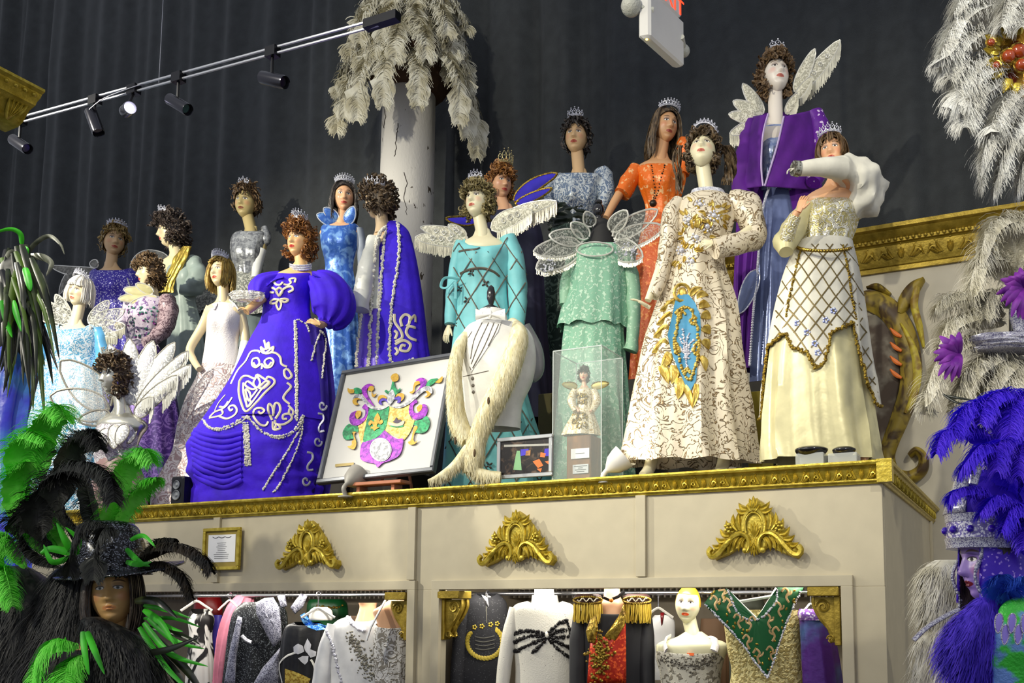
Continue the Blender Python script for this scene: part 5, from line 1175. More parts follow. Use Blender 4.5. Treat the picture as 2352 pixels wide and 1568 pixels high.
for i in range(26):
    sx = r6.choice((-1, 1, 1)); x0 = 1560 + r6.uniform(-6, 10) if sx < 0 else 1668 + r6.uniform(-8, 10); ph = r6.uniform(0, 6); n_ = 16
    g.tube([f.p(x0 + (sx * 10 * sin(pi * t) + 5 * sin(t * 7 + ph)), 335 + t * (110 if sx < 0 else 90), .05 - .02 * cos(t * 7 + ph)) for t in [q / n_ for q in range(n_ + 1)]], [3.4 * f.k] * 15 + [1.0 * f.k] * 2, 5, .6)
f.pieces('long_curls', g, HR['espresso']); tiara(f, .03, 11, arc=180, tilt=20)

# 17 --- white gown with gold lattice overskirt, arm raised
f = fig('mannequin', 'mannequin with raised arm in white puffed sleeves and gold lattice overskirt', 1895, .36, ZT, 'peach', (1911, 356, 88, -22, 10, -4, (1918, 424)), cx=1908)
f.limb([(1950, 440, 0, 13), (1945, 410, -.08, 12), (1900, 390, -.2, 10), (1860, 388, -.26, 9)])
f.limb([(1850, 470, -.02, 12), (1812, 540, -.08, 11), (1818, 510, -.2, 9), (1832, 486, -.24, 8)]); f.hand(1836, 484, -.24, .35, -1, 0, 46, (-.6, 0, -1), .35, -1)
f.limb([(1910, 560, 0, 22), (1975, 850, 0, 20), (1990, 1010, -.02, 15), (1988, 1040, -.04, 13), (1978, 1056, -.1, 11)]); f.done()
CS = mat('cream_lame', S(214, 206, 160), .35, .15, bump=.45, bscale=9); WN = mat('white_crepe', S(226, 222, 206), .5, bump=.25, bscale=16); GW = mat('gold_white_brocade', S(206, 194, 130), .25, .45, col2=S(236, 232, 216), pat='filigree', scale=26, thr=.5, soft=.15, dist=1.0, bump=.5, bscale=0)
gown(f, 'bodice', [(455, 1858, 1950), (480, 1846, 1974), (520, 1842, 1968), (565, 1838, 1952), (585, 1836, 1954)], GW, dip=14)
go = gown(f, 'gown', [(556, 1832, 1956), (620, 1804, 1968), (700, 1782, 1978), (800, 1762, 1988), (900, 1750, 2002), (1000, 1742, 2018), (1058, 1740, 2028)], CS, folds=((6, .05, .2), (11, .05, 1), (19, .02, 0)), inflate=.96, full=False)
ov = G(); rows = []; n_ = 150
base = f.loft([(556, 1830, 1958), (620, 1802, 1972), (700, 1780, 1984), (800, 1760, 1994), (880, 1748, 2006), (960, 1742, 2016)], n=n_, rows=80, folds=((6, .05, .2), (11, .05, 1)), ry=.64)
m_ = len(base.v) // n_
for i in range(m_): rows.append(base.v[i * n_:(i + 1) * n_])
HEM = [(1700, 870), (1742, 846), (1762, 800), (1800, 768), (1815, 800), (1850, 812), (1872, 852), (1895, 836), (1906, 800), (1911, 770), (1935, 756), (1958, 745), (1966, 790), (1990, 880), (2014, 936), (2060, 940)]
def hem_at(p):
    v = p - C; x = CX + FP * v.dot(R) / v.dot(F); y = CY - FP * v.dot(U) / v.dot(F)
    for (a0, b0), (a1, b1) in zip(HEM, HEM[1:]):
        if a0 <= x <= a1: return y < lerp(b0, b1, (x - a0) / (a1 - a0))
    return False
ov.v = list(base.v); ov.f = []
for i in range(m_ - 1):
    for j in range(n_):
        k = (j + 1) % n_; q = (i * n_ + j, i * n_ + k, (i + 1) * n_ + k, (i + 1) * n_ + j); back = sin(2 * pi * (j + .5) / n_) > .1
        if back or all(hem_at(ov.v[z_]) for z_ in q): ov.f.append(q)
f.add('overskirt', ov, WN, 60)
bv = BVHTree.FromPolygons([tuple(p) for p in ov.v], ov.f); g = G()
for i in range(16):
    x0 = 1600 + i * 33
    trace(bv, [(x0 + t * 26 + 4 * sin(t * 1.3), 560 + t * 34) for t in range(13)], 1.8, f.k, g=g, sub=2); trace(bv, [(x0 + 280 - t * 26, 560 + t * 34) for t in range(13)], 1.8, f.k, g=g, sub=2)
f.pieces('lattice_cord', g, mat('pewter_cord', S(120, 104, 64), .4, .4))
g = G(); ed = {}
for fc in ov.f:
    for a, b in zip(fc, fc[1:] + fc[:1]): ed[tuple(sorted((a, b)))] = ed.get(tuple(sorted((a, b))), 0) + 1
for (a, b), c_ in ed.items():
    if c_ == 1 and ov.v[a].z < f.p(1900, 600).z and (ov.v[a] - f.p(1890, 700)).dot(Fh) < .05: [g.ball(ov.v[a].lerp(ov.v[b], t) - Fh * .003 + V((rnd.uniform(-1, 1), 0, rnd.uniform(-1, 1))) * .003, 3.6 * f.k, 5, 4) for t in (0, .5)]
for ln in (T6((1230, 40), (1190, 200), (1160, 340), (1130, 480)), T6((1500, 10), (1540, 200), (1560, 360), (1590, 500))): trace(bv, ln, 4, f.k, g=g, bead=4)
f.beads('gold_sequin_edge', g, GTRIM)
g = G(); [g.ball(f.p(1894 + 64 * sin(a), 566 + 10 * cos(a), -.17 * cos(a)), 4.5 * f.k, 6, 4) for a in [q * pi / 30 - pi / 2 for q in range(31)]]; f.beads('waist_trim', g, GTRIM)
g = G()
for x, y in T6((1440, 430), (1390, 490), (1270, 570), (1210, 510), (1320, 640), (1340, 700)):
    h = bv.ray_cast(C, ray(x, y).normalized())
    if h[0]:
        for k in range(5): g.ball(h[0] + (R * cos(k * 1.25) + UP * sin(k * 1.25)) * 5.5 * f.k, 3.6 * f.k, 6, 4)
f.beads('crystal_motif', g, mat('crystal', S(190, 200, 226), .15, .3, col2=S(150, 160, 220), pat='sequin', scale=120, thr=.5, soft=.2))
sleeve(f, [(1948, 480, .0, 30), (1975, 462, -.01, 44), (1984, 430, -.02, 48), (1968, 404, -.05, 44), (1938, 390, -.1, 32), (1912, 388, -.16, 23)], WN, 'puff_sleeve', wob=.42, n=40)
sleeve(f, [(1930, 388, -.15, 27), (1894, 384, -.22, 22), (1858, 386, -.26, 18), (1836, 388, -.27, 16)], WN, 'fitted_cuff', wob=.06)
g = G(); g.tube([f.p(1834 + .3 * v, 388 + 19 * v_ * 0, -.27) for v in (0,) for v_ in (0,)] + [f.p(1822, 386, -.28)], [18 * f.k, 17 * f.k], 24); f.add('cuff_band', g, mat('silver_band', S(170, 170, 160), .3, .4, col2=S(90, 86, 76), pat='sequin', scale=90, thr=.5, soft=.2))
f.hand(1826, 388, -.28, -1, .1, 0, 26, (0, -1, -.3), 1.2, g=(hg_ := G())); f.add('gloved_hand', hg_, WN)
sleeve(f, [(1850, 474, -.02, 20), (1824, 520, -.05, 26), (1806, 556, -.1, 26), (1806, 580, -.13, 16)], mat('cream_organza2', S(206, 198, 150), .4, .1), 'puff_sleeve', wob=.3); sleeve(f, [(1804, 560, -.12, 17), (1814, 524, -.18, 16), (1828, 494, -.22, 14)], GW, 'fitted_cuff', wob=.15)
wig(f, 'bob', HR['brown'], 17, .9, fringe=.03, length=-.05); tiara(f, .04, 7, arc=140, tilt=2)
# ------------------------------------------------------------------ dress forms, silver bust, doll
# 18 --- mint lace dress on a black form
f = Fig('dress_form', 'headless black dress form in mint green lace dress with sheer grey wings', 'dress form', hof(1380, .78), (1380, ZT), 'dress forms')
g = G(); c_ = f.p(1375, 0); 
def turned(f, x, prof):
    g = G(); rings = []
    for y, w_ in prof:
        c0_ = f.p(x, y); rings.append([c0_ + (R * cos(a) + Fh * sin(a)) * (w_ * f.k) for a in [2 * pi * i / 24 for i in range(24)]])
    g.loft(rings); return g
EB = mat('ebony', S(20, 18, 18), .2, coat=.6, var=0)
f.add('finial', turned(f, 1375, [(458, 2), (461, 8), (466, 9), (469, 6), (472, 10), (480, 13), (490, 12), (496, 7), (500, 9), (504, 8), (508, 16)]), EB)
f.add('neck_block', f.loft([(504, 1362, 1388, .9), (512, 1362, 1402, .9), (552, 1354, 1412, .9), (600, 1346, 1420, .8)], n=24, cap=True), mat('form_black', S(26, 25, 26), .7))
MI = mat('mint_lace', S(126, 176, 148), .55, col2=S(184, 214, 190), pat='noise', scale=52, thr=.56, soft=.05, dist=.6, bump=.4, bscale=0); MI2 = mat('mint_chiffon', S(138, 180, 150), .5, col2=S(176, 206, 180), pat='noise', scale=50, thr=.6, soft=.05)
gown(f, 'tunic', [(556, 1350, 1412), (572, 1322, 1432), (600, 1310, 1438), (660, 1306, 1438), (700, 1292, 1440), (752, 1276, 1442)], MI, folds=((7, .05, .4), (12, .04, 1.7)), hem=4, dip=6)
gown(f, 'skirt', [(700, 1302, 1430), (780, 1290, 1434), (880, 1282, 1440), (1000, 1272, 1448), (1110, 1266, 1456)], MI, folds=((9, .05, 0), (17, .05, 1)), fp=.4, ry=.6)
sleeve(f, [(1436, 580, 0, 15), (1452, 640, -.01, 17), (1456, 720, -.03, 16), (1452, 790, -.05, 15), (1448, 806, -.05, 18)], MI2, wob=.2); sleeve(f, [(1316, 590, 0, 14), (1302, 640, .0, 15), (1298, 700, -.02, 13)], MI2, wob=.2)
g = G(); g.tube([f.p(1366 + 42 * cos(a), 572 + 16 * sin(a), -.13 + .03 * cos(a) ** 2) for a in [q * pi / 12 for q in range(25)]], 2 * f.k, 5); f.add('yoke_edge', g, RIM)
GL2 = mat('sheer_net', S(150, 152, 144), .5, col2=S(206, 206, 196), pat='filigree', scale=30, thr=.3, soft=.12, alpha=.25, alpha2=.55, dist=.4)
for a, b, wd, fr in (((1330, 566), (1232, 618), 26, 12), ((1332, 560), (1226, 578), 22, 10), ((1340, 550), (1262, 540), 20, 0), ((1352, 545), (1312, 512), 16, 0), ((1360, 520), (1346, 486), 14, 0)): petal(f, a, b, wd, GL2, RIM, 'net_petal', d0=-.05, d1=-.14, fringe=fr, fm=FRINGE, rimr=2.4)
for a, b, wd, fr in (((1408, 566), (1476, 590), 26, 12), ((1412, 556), (1522, 520), 24, 8), ((1408, 545), (1510, 482), 22, 0), ((1402, 530), (1440, 484), 18, 0)): petal(f, a, b, wd, GL2, RIM, 'net_petal', d0=-.05, d1=-.14, fringe=fr, fm=FRINGE, rimr=2.4)
for cx_, cy_ in ((1262, 612), (1444, 578)):
    g = G(); rb = random.Random(int(cx_)); [g.ball(f.p(cx_ + rb.gauss(0, 12), cy_ + rb.gauss(0, 9), -.15), rb.uniform(1.5, 3) * f.k, 5, 4) for _ in range(34)]; o_ = f.add('crystal_spray', g, SILVER); o_['kind'] = 'stuff'

# 19 --- white waistcoat form with fur stole
f = Fig('dress_form', 'headless dress form in white waistcoat and bow tie with pale fur stole', 'dress form', hof(1135, .18), (1135, ZT), 'dress forms')
f.add('finial', turned(f, 1128, [(655, 2), (660, 7), (672, 10), (686, 10), (696, 6), (700, 5), (703, 12), (708, 20), (714, 24)]), EB)
WV = mat('white_pique', S(224, 222, 216), .6, bump=.15, bscale=30); IVS = mat('ivory_silk', S(214, 206, 178), .45)
f.add('collar', f.loft([(712, 1102, 1158, .8), (726, 1098, 1164, .8), (742, 1092, 1168, .8)], n=28), WV, 60)
wv = gown(f, 'waistcoat', [(738, 1098, 1166), (750, 1074, 1206), (780, 1058, 1226), (830, 1058, 1232), (880, 1062, 1222), (930, 1066, 1200), (985, 1064, 1196)], WV, folds=(), ry=.6)
bv = wv.bvh()
g = patch(bv, T7((330, 320), (500, 310), (470, 400), (270, 705), (235, 560), (250, 420)), .006); f.add('shirt_front', g, mat('pleated_shirt', S(232, 230, 226), .6), 60)
sv = g.bvh(); g = G()
for ln in (((350, 330), (290, 460), (265, 600)), ((400, 330), (330, 480), (270, 640)), ((440, 330), (370, 500), (280, 670)), ((480, 330), (420, 460), (290, 690)), ((275, 395), (230, 480), (230, 580), (275, 700))): trace(sv, T7(*ln), 1.1, f.k, g=g, lift=.6)
trace(bv, T7((180, 740), (270, 720), (400, 690)), 1.0, f.k, g=g); f.pieces('pleat_line', g, mat('pleat_shadow', S(96, 88, 78), .7))
for x, y in T7((280, 748), (283, 800), (286, 850)):
    h = bv.ray_cast(C, ray(x, y).normalized()); g = G(); g.ball(h[0], 4.2 * f.k, 10, 6); f.add('button', g, mat('horn_button', S(110, 104, 96), .3))
for s_ in (-1, 1):
    g = G(); g.loft([[f.p(1126 + s_ * u, 722 + v * (3 + .30 * u), -.15 - .012 * cos(v * 1.5)) for v in (-1, -.5, 0, .5, 1)] + [f.p(1126 + s_ * u, 722 + v * (3 + .30 * u), -.132) for v in (1, 0, -1)] for u in (0, 8, 20, 34)]); f.add('bow_tie_wing', g, mat('dotted_bow', S(232, 230, 224), .6, col2=S(40, 40, 40), pat='spots', scale=60, thr=.12, soft=.03), 60)
g = G(); g.ball(f.p(1126, 722, -.15), (6 * f.k, 4 * f.k, 10 * f.k), 10, 8); f.add('bow_tie_knot', g, WV)
sleeve(f, [(1200, 752, .02, 20), (1226, 800, .04, 20), (1232, 850, .04, 18), (1222, 874, .03, 8)], mat('grey_lining', S(120, 120, 122), .5), 'side_back', wob=.05)
FUR = mat('pale_fur', S(206, 194, 150), .8, col2=S(232, 224, 190), pat='streak', scale=40, thr=.5, soft=.2, stretch=(1, 1, .3))
fs = Fig('fur_stole', 'pale cream fur stole draped around the waistcoat dress form', 'stole', f.h, (1100, ZT), None)
def furband(name, pts, n=2600, ln=.035, m_=FUR, fg=fs, bw=.0028, dirv=V((0, 0, -1))):
    g = G(); fg.limb(pts, g, 14, sub=7, flat=1.0); o_ = fg.add(name, g, m_, 60); furry(g, n, ln, m_, fg.e, 'fur_pile', dirv, .5, len(pts), bw, .35); return o_
furband('left_strand', [(1072, 770, -.05, 12), (1054, 800, -.1, 15), (1044, 860, -.14, 17), (1046, 930, -.16, 20), (1056, 980, -.17, 22), (1076, 1010, -.18, 20)])
furband('right_strand', [(1176, 742, -.0, 14), (1192, 772, -.1, 22), (1172, 840, -.17, 26), (1146, 900, -.19, 26), (1116, 960, -.2, 24), (1096, 1010, -.2, 22), (1086, 1060, -.2, 26), (1084, 1086, -.2, 20)], 4200)
furband('tail', [(1078, 1030, -.21, 14), (1046, 1070, -.24, 12), (1010, 1096, -.28, 9), (984, 1106, -.3, 5)], 900); furband('hanging_end', [(1084, 1076, -.2, 14), (1110, 1092, -.22, 15), (1150, 1096, -.22, 13)], 1000)
for x, y in ((1122, 920), (1090, 1040), (1046, 1012)): g = G(); g.ball(fs.p(x, y, -.31), (3.2 * f.k, 3 * f.k, 9 * f.k), 8, 6); fs.add('dark_tail_tip', g, mat('ermine_tip', S(84, 64, 40), .8))

# 5 --- silver bust with big lace fan collar
f = fig('mannequin', 'silver faced mannequin bust with brown curls and huge fringed lace fan collar', 275, .22, ZT, 'silver', (266, 868, 84, -46, 2, 2, (280, 944)), cx=280)
f.done()
SV = mat('silver_white_lace', S(206, 202, 206), .4, .2, col2=S(150, 140, 152), pat='filigree', scale=26, thr=.4, soft=.1, dist=.8, bump=.5, bscale=0)
gown(f, 'bodice', [(966, 236, 318), (985, 222, 324), (1030, 218, 316), (1080, 224, 306)], SV, dip=20)
gown(f, 'skirt', [(1050, 226, 312), (1100, 214, 330), (1160, 206, 340)], satin('mauve_satin', S(140, 112, 110)))
WL = mat('white_bead_lace', S(206, 206, 204), .45, .1, col2=S(240, 240, 236), pat='noise', scale=80, thr=.52, soft=.06, alpha=.6, alpha2=.98, bump=.3, bscale=0); RG = mat('grey_rim', S(150, 146, 134), .5, .2)
for a, b, wd, fr in (((300, 930), (250, 790), 22, 0), ((302, 930), (298, 778), 26, 0), ((306, 930), (352, 782), 26, 0), ((310, 932), (402, 786), 24, 0), ((314, 936), (432, 806), 18, 22), ((316, 940), (438, 838), 18, 30), ((316, 946), (408, 862), 18, 36), ((312, 956), (352, 912), 16, 30), ((300, 966), (296, 1018), 16, 0)): petal(f, a, b, wd, WL, RG, 'fan_petal', d0=.0, d1=.03 if b[1] < 800 else -.1, fringe=fr, fm=RIM, fdir='tip')
for a, b, wd in (((252, 935), (140, 830), 40), ((250, 945), (116, 910), 36), ((256, 955), (180, 965), 18)): petal(f, a, b, wd, mat('fine_net', S(190, 186, 176), .5, col2=S(226, 224, 216), pat='cells', scale=110, thr=.05, soft=.02, alpha=.22, alpha2=.75), RG, 'net_petal', d0=0, d1=-.1, rimr=2.6)
for a, b, wd in (((250, 985), (222, 1032), 15), ((262, 975), (262, 1030), 14), ((290, 975), (268, 1020), 14)): petal(f, a, b, wd, WL, RG, 'lace_petal', d0=-.12, d1=-.16)
wig(f, 'curly', HR['espresso'], 5, .8, fringe=.06, length=-.17); tiara(f, .02, 9, arc=170, tilt=5, m=mat('dull_silver', S(190, 188, 176), .3, .6))

# acrylic case with doll
yf = .03; a = PY(1269, 1090, yf); b = PY(1381, 1090, yf); zt_ = PY(1325, 800, yf).z
def solve_y(px, py, X):
    lo, hi = -.5, 2.0
    for _ in range(40):
        m_ = (lo + hi) / 2
        if PY(px, py, m_).x < X: lo = m_
        else: hi = m_
    return m_
lo, hi = yf, 1.2
for _ in range(40):
    m_ = (lo + hi) / 2; v_ = V((b.x, m_, zt_)) - C; xx = CX + FP * v_.dot(R) / v_.dot(F)
    if xx < 1430: lo = m_
    else: hi = m_
yb_ = min(m_, yf + .5)
case = thing('acrylic_case', 'tall clear acrylic display case holding a small doll', 'display case', ((a.x + b.x) / 2, (yf + yb_) / 2, ZT))
ACR = mat('acrylic', S(225, 235, 230), .05, alpha=.10, var=0); EDG = mat('acrylic_edge', S(220, 228, 224), .1, alpha=.75, var=0)
t_ = .006
for nm, q in (('front_pane', (a.x, b.x, yf, yf + t_, ZT, zt_)), ('back_pane', (a.x, b.x, yb_ - t_, yb_, ZT, zt_)), ('side_pane', (a.x, a.x + t_, yf + t_, yb_ - t_, ZT, zt_)), ('side_pane', (b.x - t_, b.x, yf + t_, yb_ - t_, ZT, zt_)), ('top_pane', (a.x, b.x, yf, yb_, zt_, zt_ + t_))):
    g = G(); g.bbox(*q); g.obj(nm, ACR, case, 0)
for p_, q_ in (((a.x, yf, ZT), (a.x, yf, zt_)), ((b.x, yf, ZT), (b.x, yf, zt_)), ((b.x, yb_, ZT), (b.x, yb_, zt_)), ((a.x, yb_, ZT), (a.x, yb_, zt_)), ((a.x, yf, zt_), (b.x, yf, zt_)), ((b.x, yf, zt_), (b.x, yb_, zt_)), ((a.x, yb_, zt_), (b.x, yb_, zt_)), ((a.x, yf, zt_), (a.x, yb_, zt_))):
    g = G(); g.tube([V(p_), V(q_)], .003, 4); g.obj('polished_edge', EDG, case, 0)
g = G(); g.bbox(a.x - .01, b.x + .01, yf - .01, yb_ + .01, ZT - .001, ZT + .012, .002); g.obj('base', mat('base_black', S(30, 28, 26), .4), case, 30)
ym = (yf + yb_) / 2 - .02; hd_ = hof(1342, ym)
bx_ = thing('wooden_stand', 'small brown wooden block under the doll in the clear case', 'stand', P(1341, 1090, hd_))
c1, c2 = P(1310, 1088, hd_), P(1372, 1004, hd_); cc_ = (c1 + c2) / 2; wd_ = 31 * hd_ / FP
g = G(); g.bbox(cc_.x - wd_, cc_.x + wd_, cc_.y - .07, cc_.y + .07, ZT + .013, c2.z, .006); g.obj('block', mat('brown_wood', S(138, 92, 44), .4, col2=S(96, 60, 26), pat='streak', scale=14, thr=.5, soft=.2, stretch=(1, 1, .2)), bx_, 30)
yfr = cc_.y - .07
def card(name, label, px0, px1, py0, py1, lines, m_, y0):
    p_, q_ = PY(px0, py1, y0), PY(px1, py0, y0); e_ = thing(name, label, 'card', ((p_.x + q_.x) / 2, y0, p_.z)); g = G(); g.bbox(p_.x, q_.x, y0 - .004, y0, p_.z, q_.z); g.obj('card_face', m_, e_, 0)
    g = G(); hz = q_.z - p_.z
    for i, l_ in enumerate(lines):
        z_ = q_.z - hz * (i + 1) / (len(lines) + 1); cw = (q_.x - p_.x) * l_ / 2; cm = (p_.x + q_.x) / 2; g.bbox(cm - cw, cm + cw, y0 - .0048, y0 - .004, z_ - .0016, z_ + .0016)
    g.obj('printed_text', INK, e_, 0)
card('label_card', 'white folded label card on the wooden block in the clear case', 1312, 1354, 1028, 1054, (.5,), MATS['paper'], yfr - .004)
card('name_plate', 'small grey printed plate at the foot of the wooden block', 1316, 1352, 1065, 1088, (.85, .3, .7, .5), mat('plate_grey', S(200, 204, 208), .5), yfr - .004)
f = Fig('doll', 'small dark haired doll in ivory and gold gown inside the clear case', 'doll', hd_, (1341, c2.z), None, skin('doll', S(222, 178, 150), S(180, 60, 60)))
f.head(1341, 862, 30, -8, 4, 0, (1342, 888)); f.limb([(1322, 898, 0, 5), (1318, 925, -.02, 4), (1330, 945, -.05, 3)], n=8); f.limb([(1362, 898, 0, 5), (1366, 925, -.02, 4), (1356, 945, -.05, 3)], n=8); f.bust([(884, 1336, 1348), (892, 1330, 1354), (900, 1324, 1360), (930, 1332, 1352)]); f.done()
dg_ = gown(f, 'gown', [(890, 1332, 1352), (898, 1322, 1362), (926, 1326, 1360), (945, 1318, 1364), (975, 1300, 1374), (1000, 1288, 1378)], mat('doll_brocade', S(224, 214, 186), .35, .2, col2=S(170, 140, 80), pat='filigree', scale=46, thr=.3, soft=.1, dist=.8), full=False)
for p_ in ([(1320, 896, 0, 9), (1312, 920, -.01, 10), (1322, 944, -.04, 6)], [(1362, 896, 0, 9), (1370, 920, -.01, 10), (1360, 944, -.04, 6)]): sleeve(f, p_, MATS['doll_brocade'], wob=.2, n=12)
dv_ = dg_.bvh()
for (x, y, n_, s_) in ((1337, 915, 40, 12), (1332, 966, 70, 17)):
    g = G(); rb = random.Random(int(y))
    for _ in range(n_):
        h = dv_.ray_cast(C, ray(x + rb.uniform(-s_, s_), y + rb.uniform(-s_, s_)).normalized())
        if h[0]: g.ball(h[0], rb.uniform(2, 3.6) * f.k, 5, 4)
    f.beads('gold_corsage', g, GTRIM)
wig(f, 'curly', HR['black'], 20, .8, fringe=.05, length=-.10); tiara(f, .05, 4, arc=150, tilt=0, m=mat('dark_tiara', S(90, 84, 80), .3, .6))
for a_, b_ in (((1326, 888), (1292, 882)), ((1358, 888), (1398, 880))): petal(f, a_, b_, 8, mat('gold_net', S(190, 170, 90), .4, .4, alpha=.8), GTRIM, 'collar_wing', d0=0, d1=-.03)

# framed crest on an easel
yb0 = .02; BL, BR = PY(730, 1108, yb0), PY(1002, 1087, yb0); BLz = (BL.z + BR.z) / 2; TL, TR_ = PY(788, 850, .26), PY(1040, 815, .26)
pic = thing('framed_crest', 'large framed board with foil carnival coat of arms leaning on an easel', 'picture', ((BL.x + BR.x) / 2, BL.y + .1, min(BL.z, BR.z)))
cen = (BL + BR + TL + TR_) / 4; e1 = ((BR - BL) + (TR_ - TL)).normalized(); e2 = ((TL - BL) + (TR_ - BR)).normalized(); sa, sb = (e1 + e2).normalized(), (e1 - e2).normalized(); ux, uy = (sa + sb).normalized(), (sa - sb).normalized()
Wp = ((BR - BL).length + (TR_ - TL).length) / 2; Hp = ((TL - BL).length + (TR_ - BR).length) / 2; BL = cen - ux * Wp / 2 - uy * Hp / 2; BR = BL + ux * Wp; TL = BL + uy * Hp; TR_ = BR + uy * Hp
un = ux.cross(uy); un = un if un.dot(C - BL) > 0 else -un; Mp = Matrix((ux, uy, un)).transposed()
def pl(u, v, d=0.0): return BL + ux * u + uy * v + un * d
FRM = mat('graphite_frame', S(96, 98, 104), .35, .5)
for nm, u0, u1, v0, v1 in (('frame_rail', 0, Wp, Hp - .03, Hp), ('frame_rail', 0, Wp, 0, .03), ('frame_stile', 0, .03, .03, Hp - .03), ('frame_stile', Wp - .03, Wp, .03, Hp - .03)):
    g = G(); g.loft([[pl(u0, v0, -.02), pl(u1, v0, -.02), pl(u1, v1, -.02), pl(u0, v1, -.02)], [pl(u0, v0, .012), pl(u1, v0, .012), pl(u1, v1, .012), pl(u0, v1, .012)], [pl(u0 + .006, v0 + .006, .018), pl(u1 - .006, v0 + .006, .018), pl(u1 - .006, v1 - .006, .018), pl(u0 + .006, v1 - .006, .018)]]); g.obj(nm, FRM, pic, 30)
g = G(); g.loft([[pl(.02, .02, -.012), pl(Wp - .02, .02, -.012), pl(Wp - .02, Hp - .02, -.012), pl(.02, Hp - .02, -.012)], [pl(.02, .02, -.004), pl(Wp - .02, .02, -.004), pl(Wp - .02, Hp - .02, -.004), pl(.02, Hp - .02, -.004)]]); g.obj('board', mat('white_board', S(194, 192, 188), .6, var=.02), pic, 0)
def onp(x, y, d):
    r_ = ray(x, y); o_ = BL + un * d; return C + r_ * ((o_ - C).dot(un) / r_.dot(un))
T9 = TV(760, 820, 5.6)
def plate(name, pts, m_, d=.0, th=.004, smooth=6):
    q = T9(*pts); q = cr(q + [q[0]], smooth)[:-1] if smooth > 1 else q; n_ = len(q); g = G()
    g.add([onp(x, y, d) for x, y in q] + [onp(x, y, d + th) for x, y in q], [tuple(range(n_, 2 * n_)), tuple(range(n_ - 1, -1, -1))] + [(i, (i + 1) % n_, n_ + (i + 1) % n_, n_ + i) for i in range(n_)]); return g.obj(name, m_, pic, 0)
def foil(k, c_, c2): return mat('foil_' + k, c_, .45, .2, col2=c2, pat='noise', scale=38, thr=.5, soft=.15, dist=.8, bump=.2, bscale=30)
FG, FV, FY, FS, FO, FB = foil('green', S(16, 96, 60), S(40, 150, 96)), foil('violet', S(96, 16, 128), S(160, 50, 186)), foil('gold', S(166, 138, 60), S(222, 206, 120)), foil('silver', S(112, 114, 122), S(186, 186, 192)), foil('ochre', S(168, 128, 36), S(190, 152, 50)), foil('indigo', S(66, 44, 150), S(90, 64, 176))
plate('gold_field', [(750, 630), (860, 660), (1000, 605), (1005, 700), (1040, 800), (1075, 815), (1020, 960), (930, 1070), (850, 1030), (720, 960), (690, 930), (730, 780)], FY)
plate('gold_side', [(480, 690), (450, 800), (350, 885), (360, 990), (390, 1110), (430, 1080), (470, 850)], FY, smooth=2)
plate('green_field', [(495, 655), (560, 675), (660, 675), (748, 630), (735, 760), (700, 920), (620, 1010), (500, 1075), (415, 1085), (450, 860)], FG, .002)
plate('violet_field', [(690, 935), (760, 1000), (850, 1050), (930, 1050), (915, 1180), (870, 1270), (760, 1330), (670, 1360), (600, 1415), (560, 1370), (430, 1340), (375, 1280), (395, 1110), (450, 1085), (600, 1030)], FV, .003)
plate('silver_disc', [(640 + 138 * cos(a) + 30 * sin(a), 1188 - 30 * cos(a) + 150 * sin(a)) for a in [q * pi / 12 for q in range(24)]], mat('silver_rim', S(170, 170, 176), .3, .3), .007, smooth=1)
plate('silver_disc_face', [(640 + 126 * cos(a) + 27 * sin(a), 1188 - 27 * cos(a) + 138 * sin(a)) for a in [q * pi / 12 for q in range(24)]], FS, .011, .002, smooth=1)
plate('fleur_de_lis', [(600, 710), (635, 780), (620, 830), (650, 800), (672, 830), (640, 865), (605, 850), (590, 890), (620, 905), (590, 920), (555, 945), (540, 920), (508, 915), (520, 890), (545, 890), (530, 850), (500, 880), (482, 850), (510, 810), (555, 830), (558, 780)], FO, .007, .003, 3)
plate('crown_band', [(745, 870), (745, 835), (840, 850), (940, 815), (925, 870), (840, 890)], mat('crown_silver', S(176, 176, 160), .3, .5), .006, .003); plate('crown_top', [(790, 830), (820, 810), (840, 770), (862, 805), (895, 800), (900, 825), (850, 850)], mat('crown_dark', S(60, 40, 70), .4), .007, .003, 3); plate('crown_underband', [(745, 885), (840, 870), (930, 870), (920, 895), (840, 905)], FG, .005, .002)  # last plate: green foil strip just below the crown band
plate('silver_scroll', [(275, 545), (320, 480), (380, 480), (440, 545), (520, 620), (600, 655), (680, 640), (745, 625), (660, 672), (560, 672), (480, 640), (430, 580), (380, 535), (320, 520)], FS, .006)
plate('silver_scroll', [(750, 630), (860, 635), (960, 590), (1040, 510), (1120, 430), (1210, 375), (1280, 380), (1305, 430), (1290, 470), (1240, 430), (1170, 460), (1080, 540), (1000, 605), (880, 655)], FS, .006)
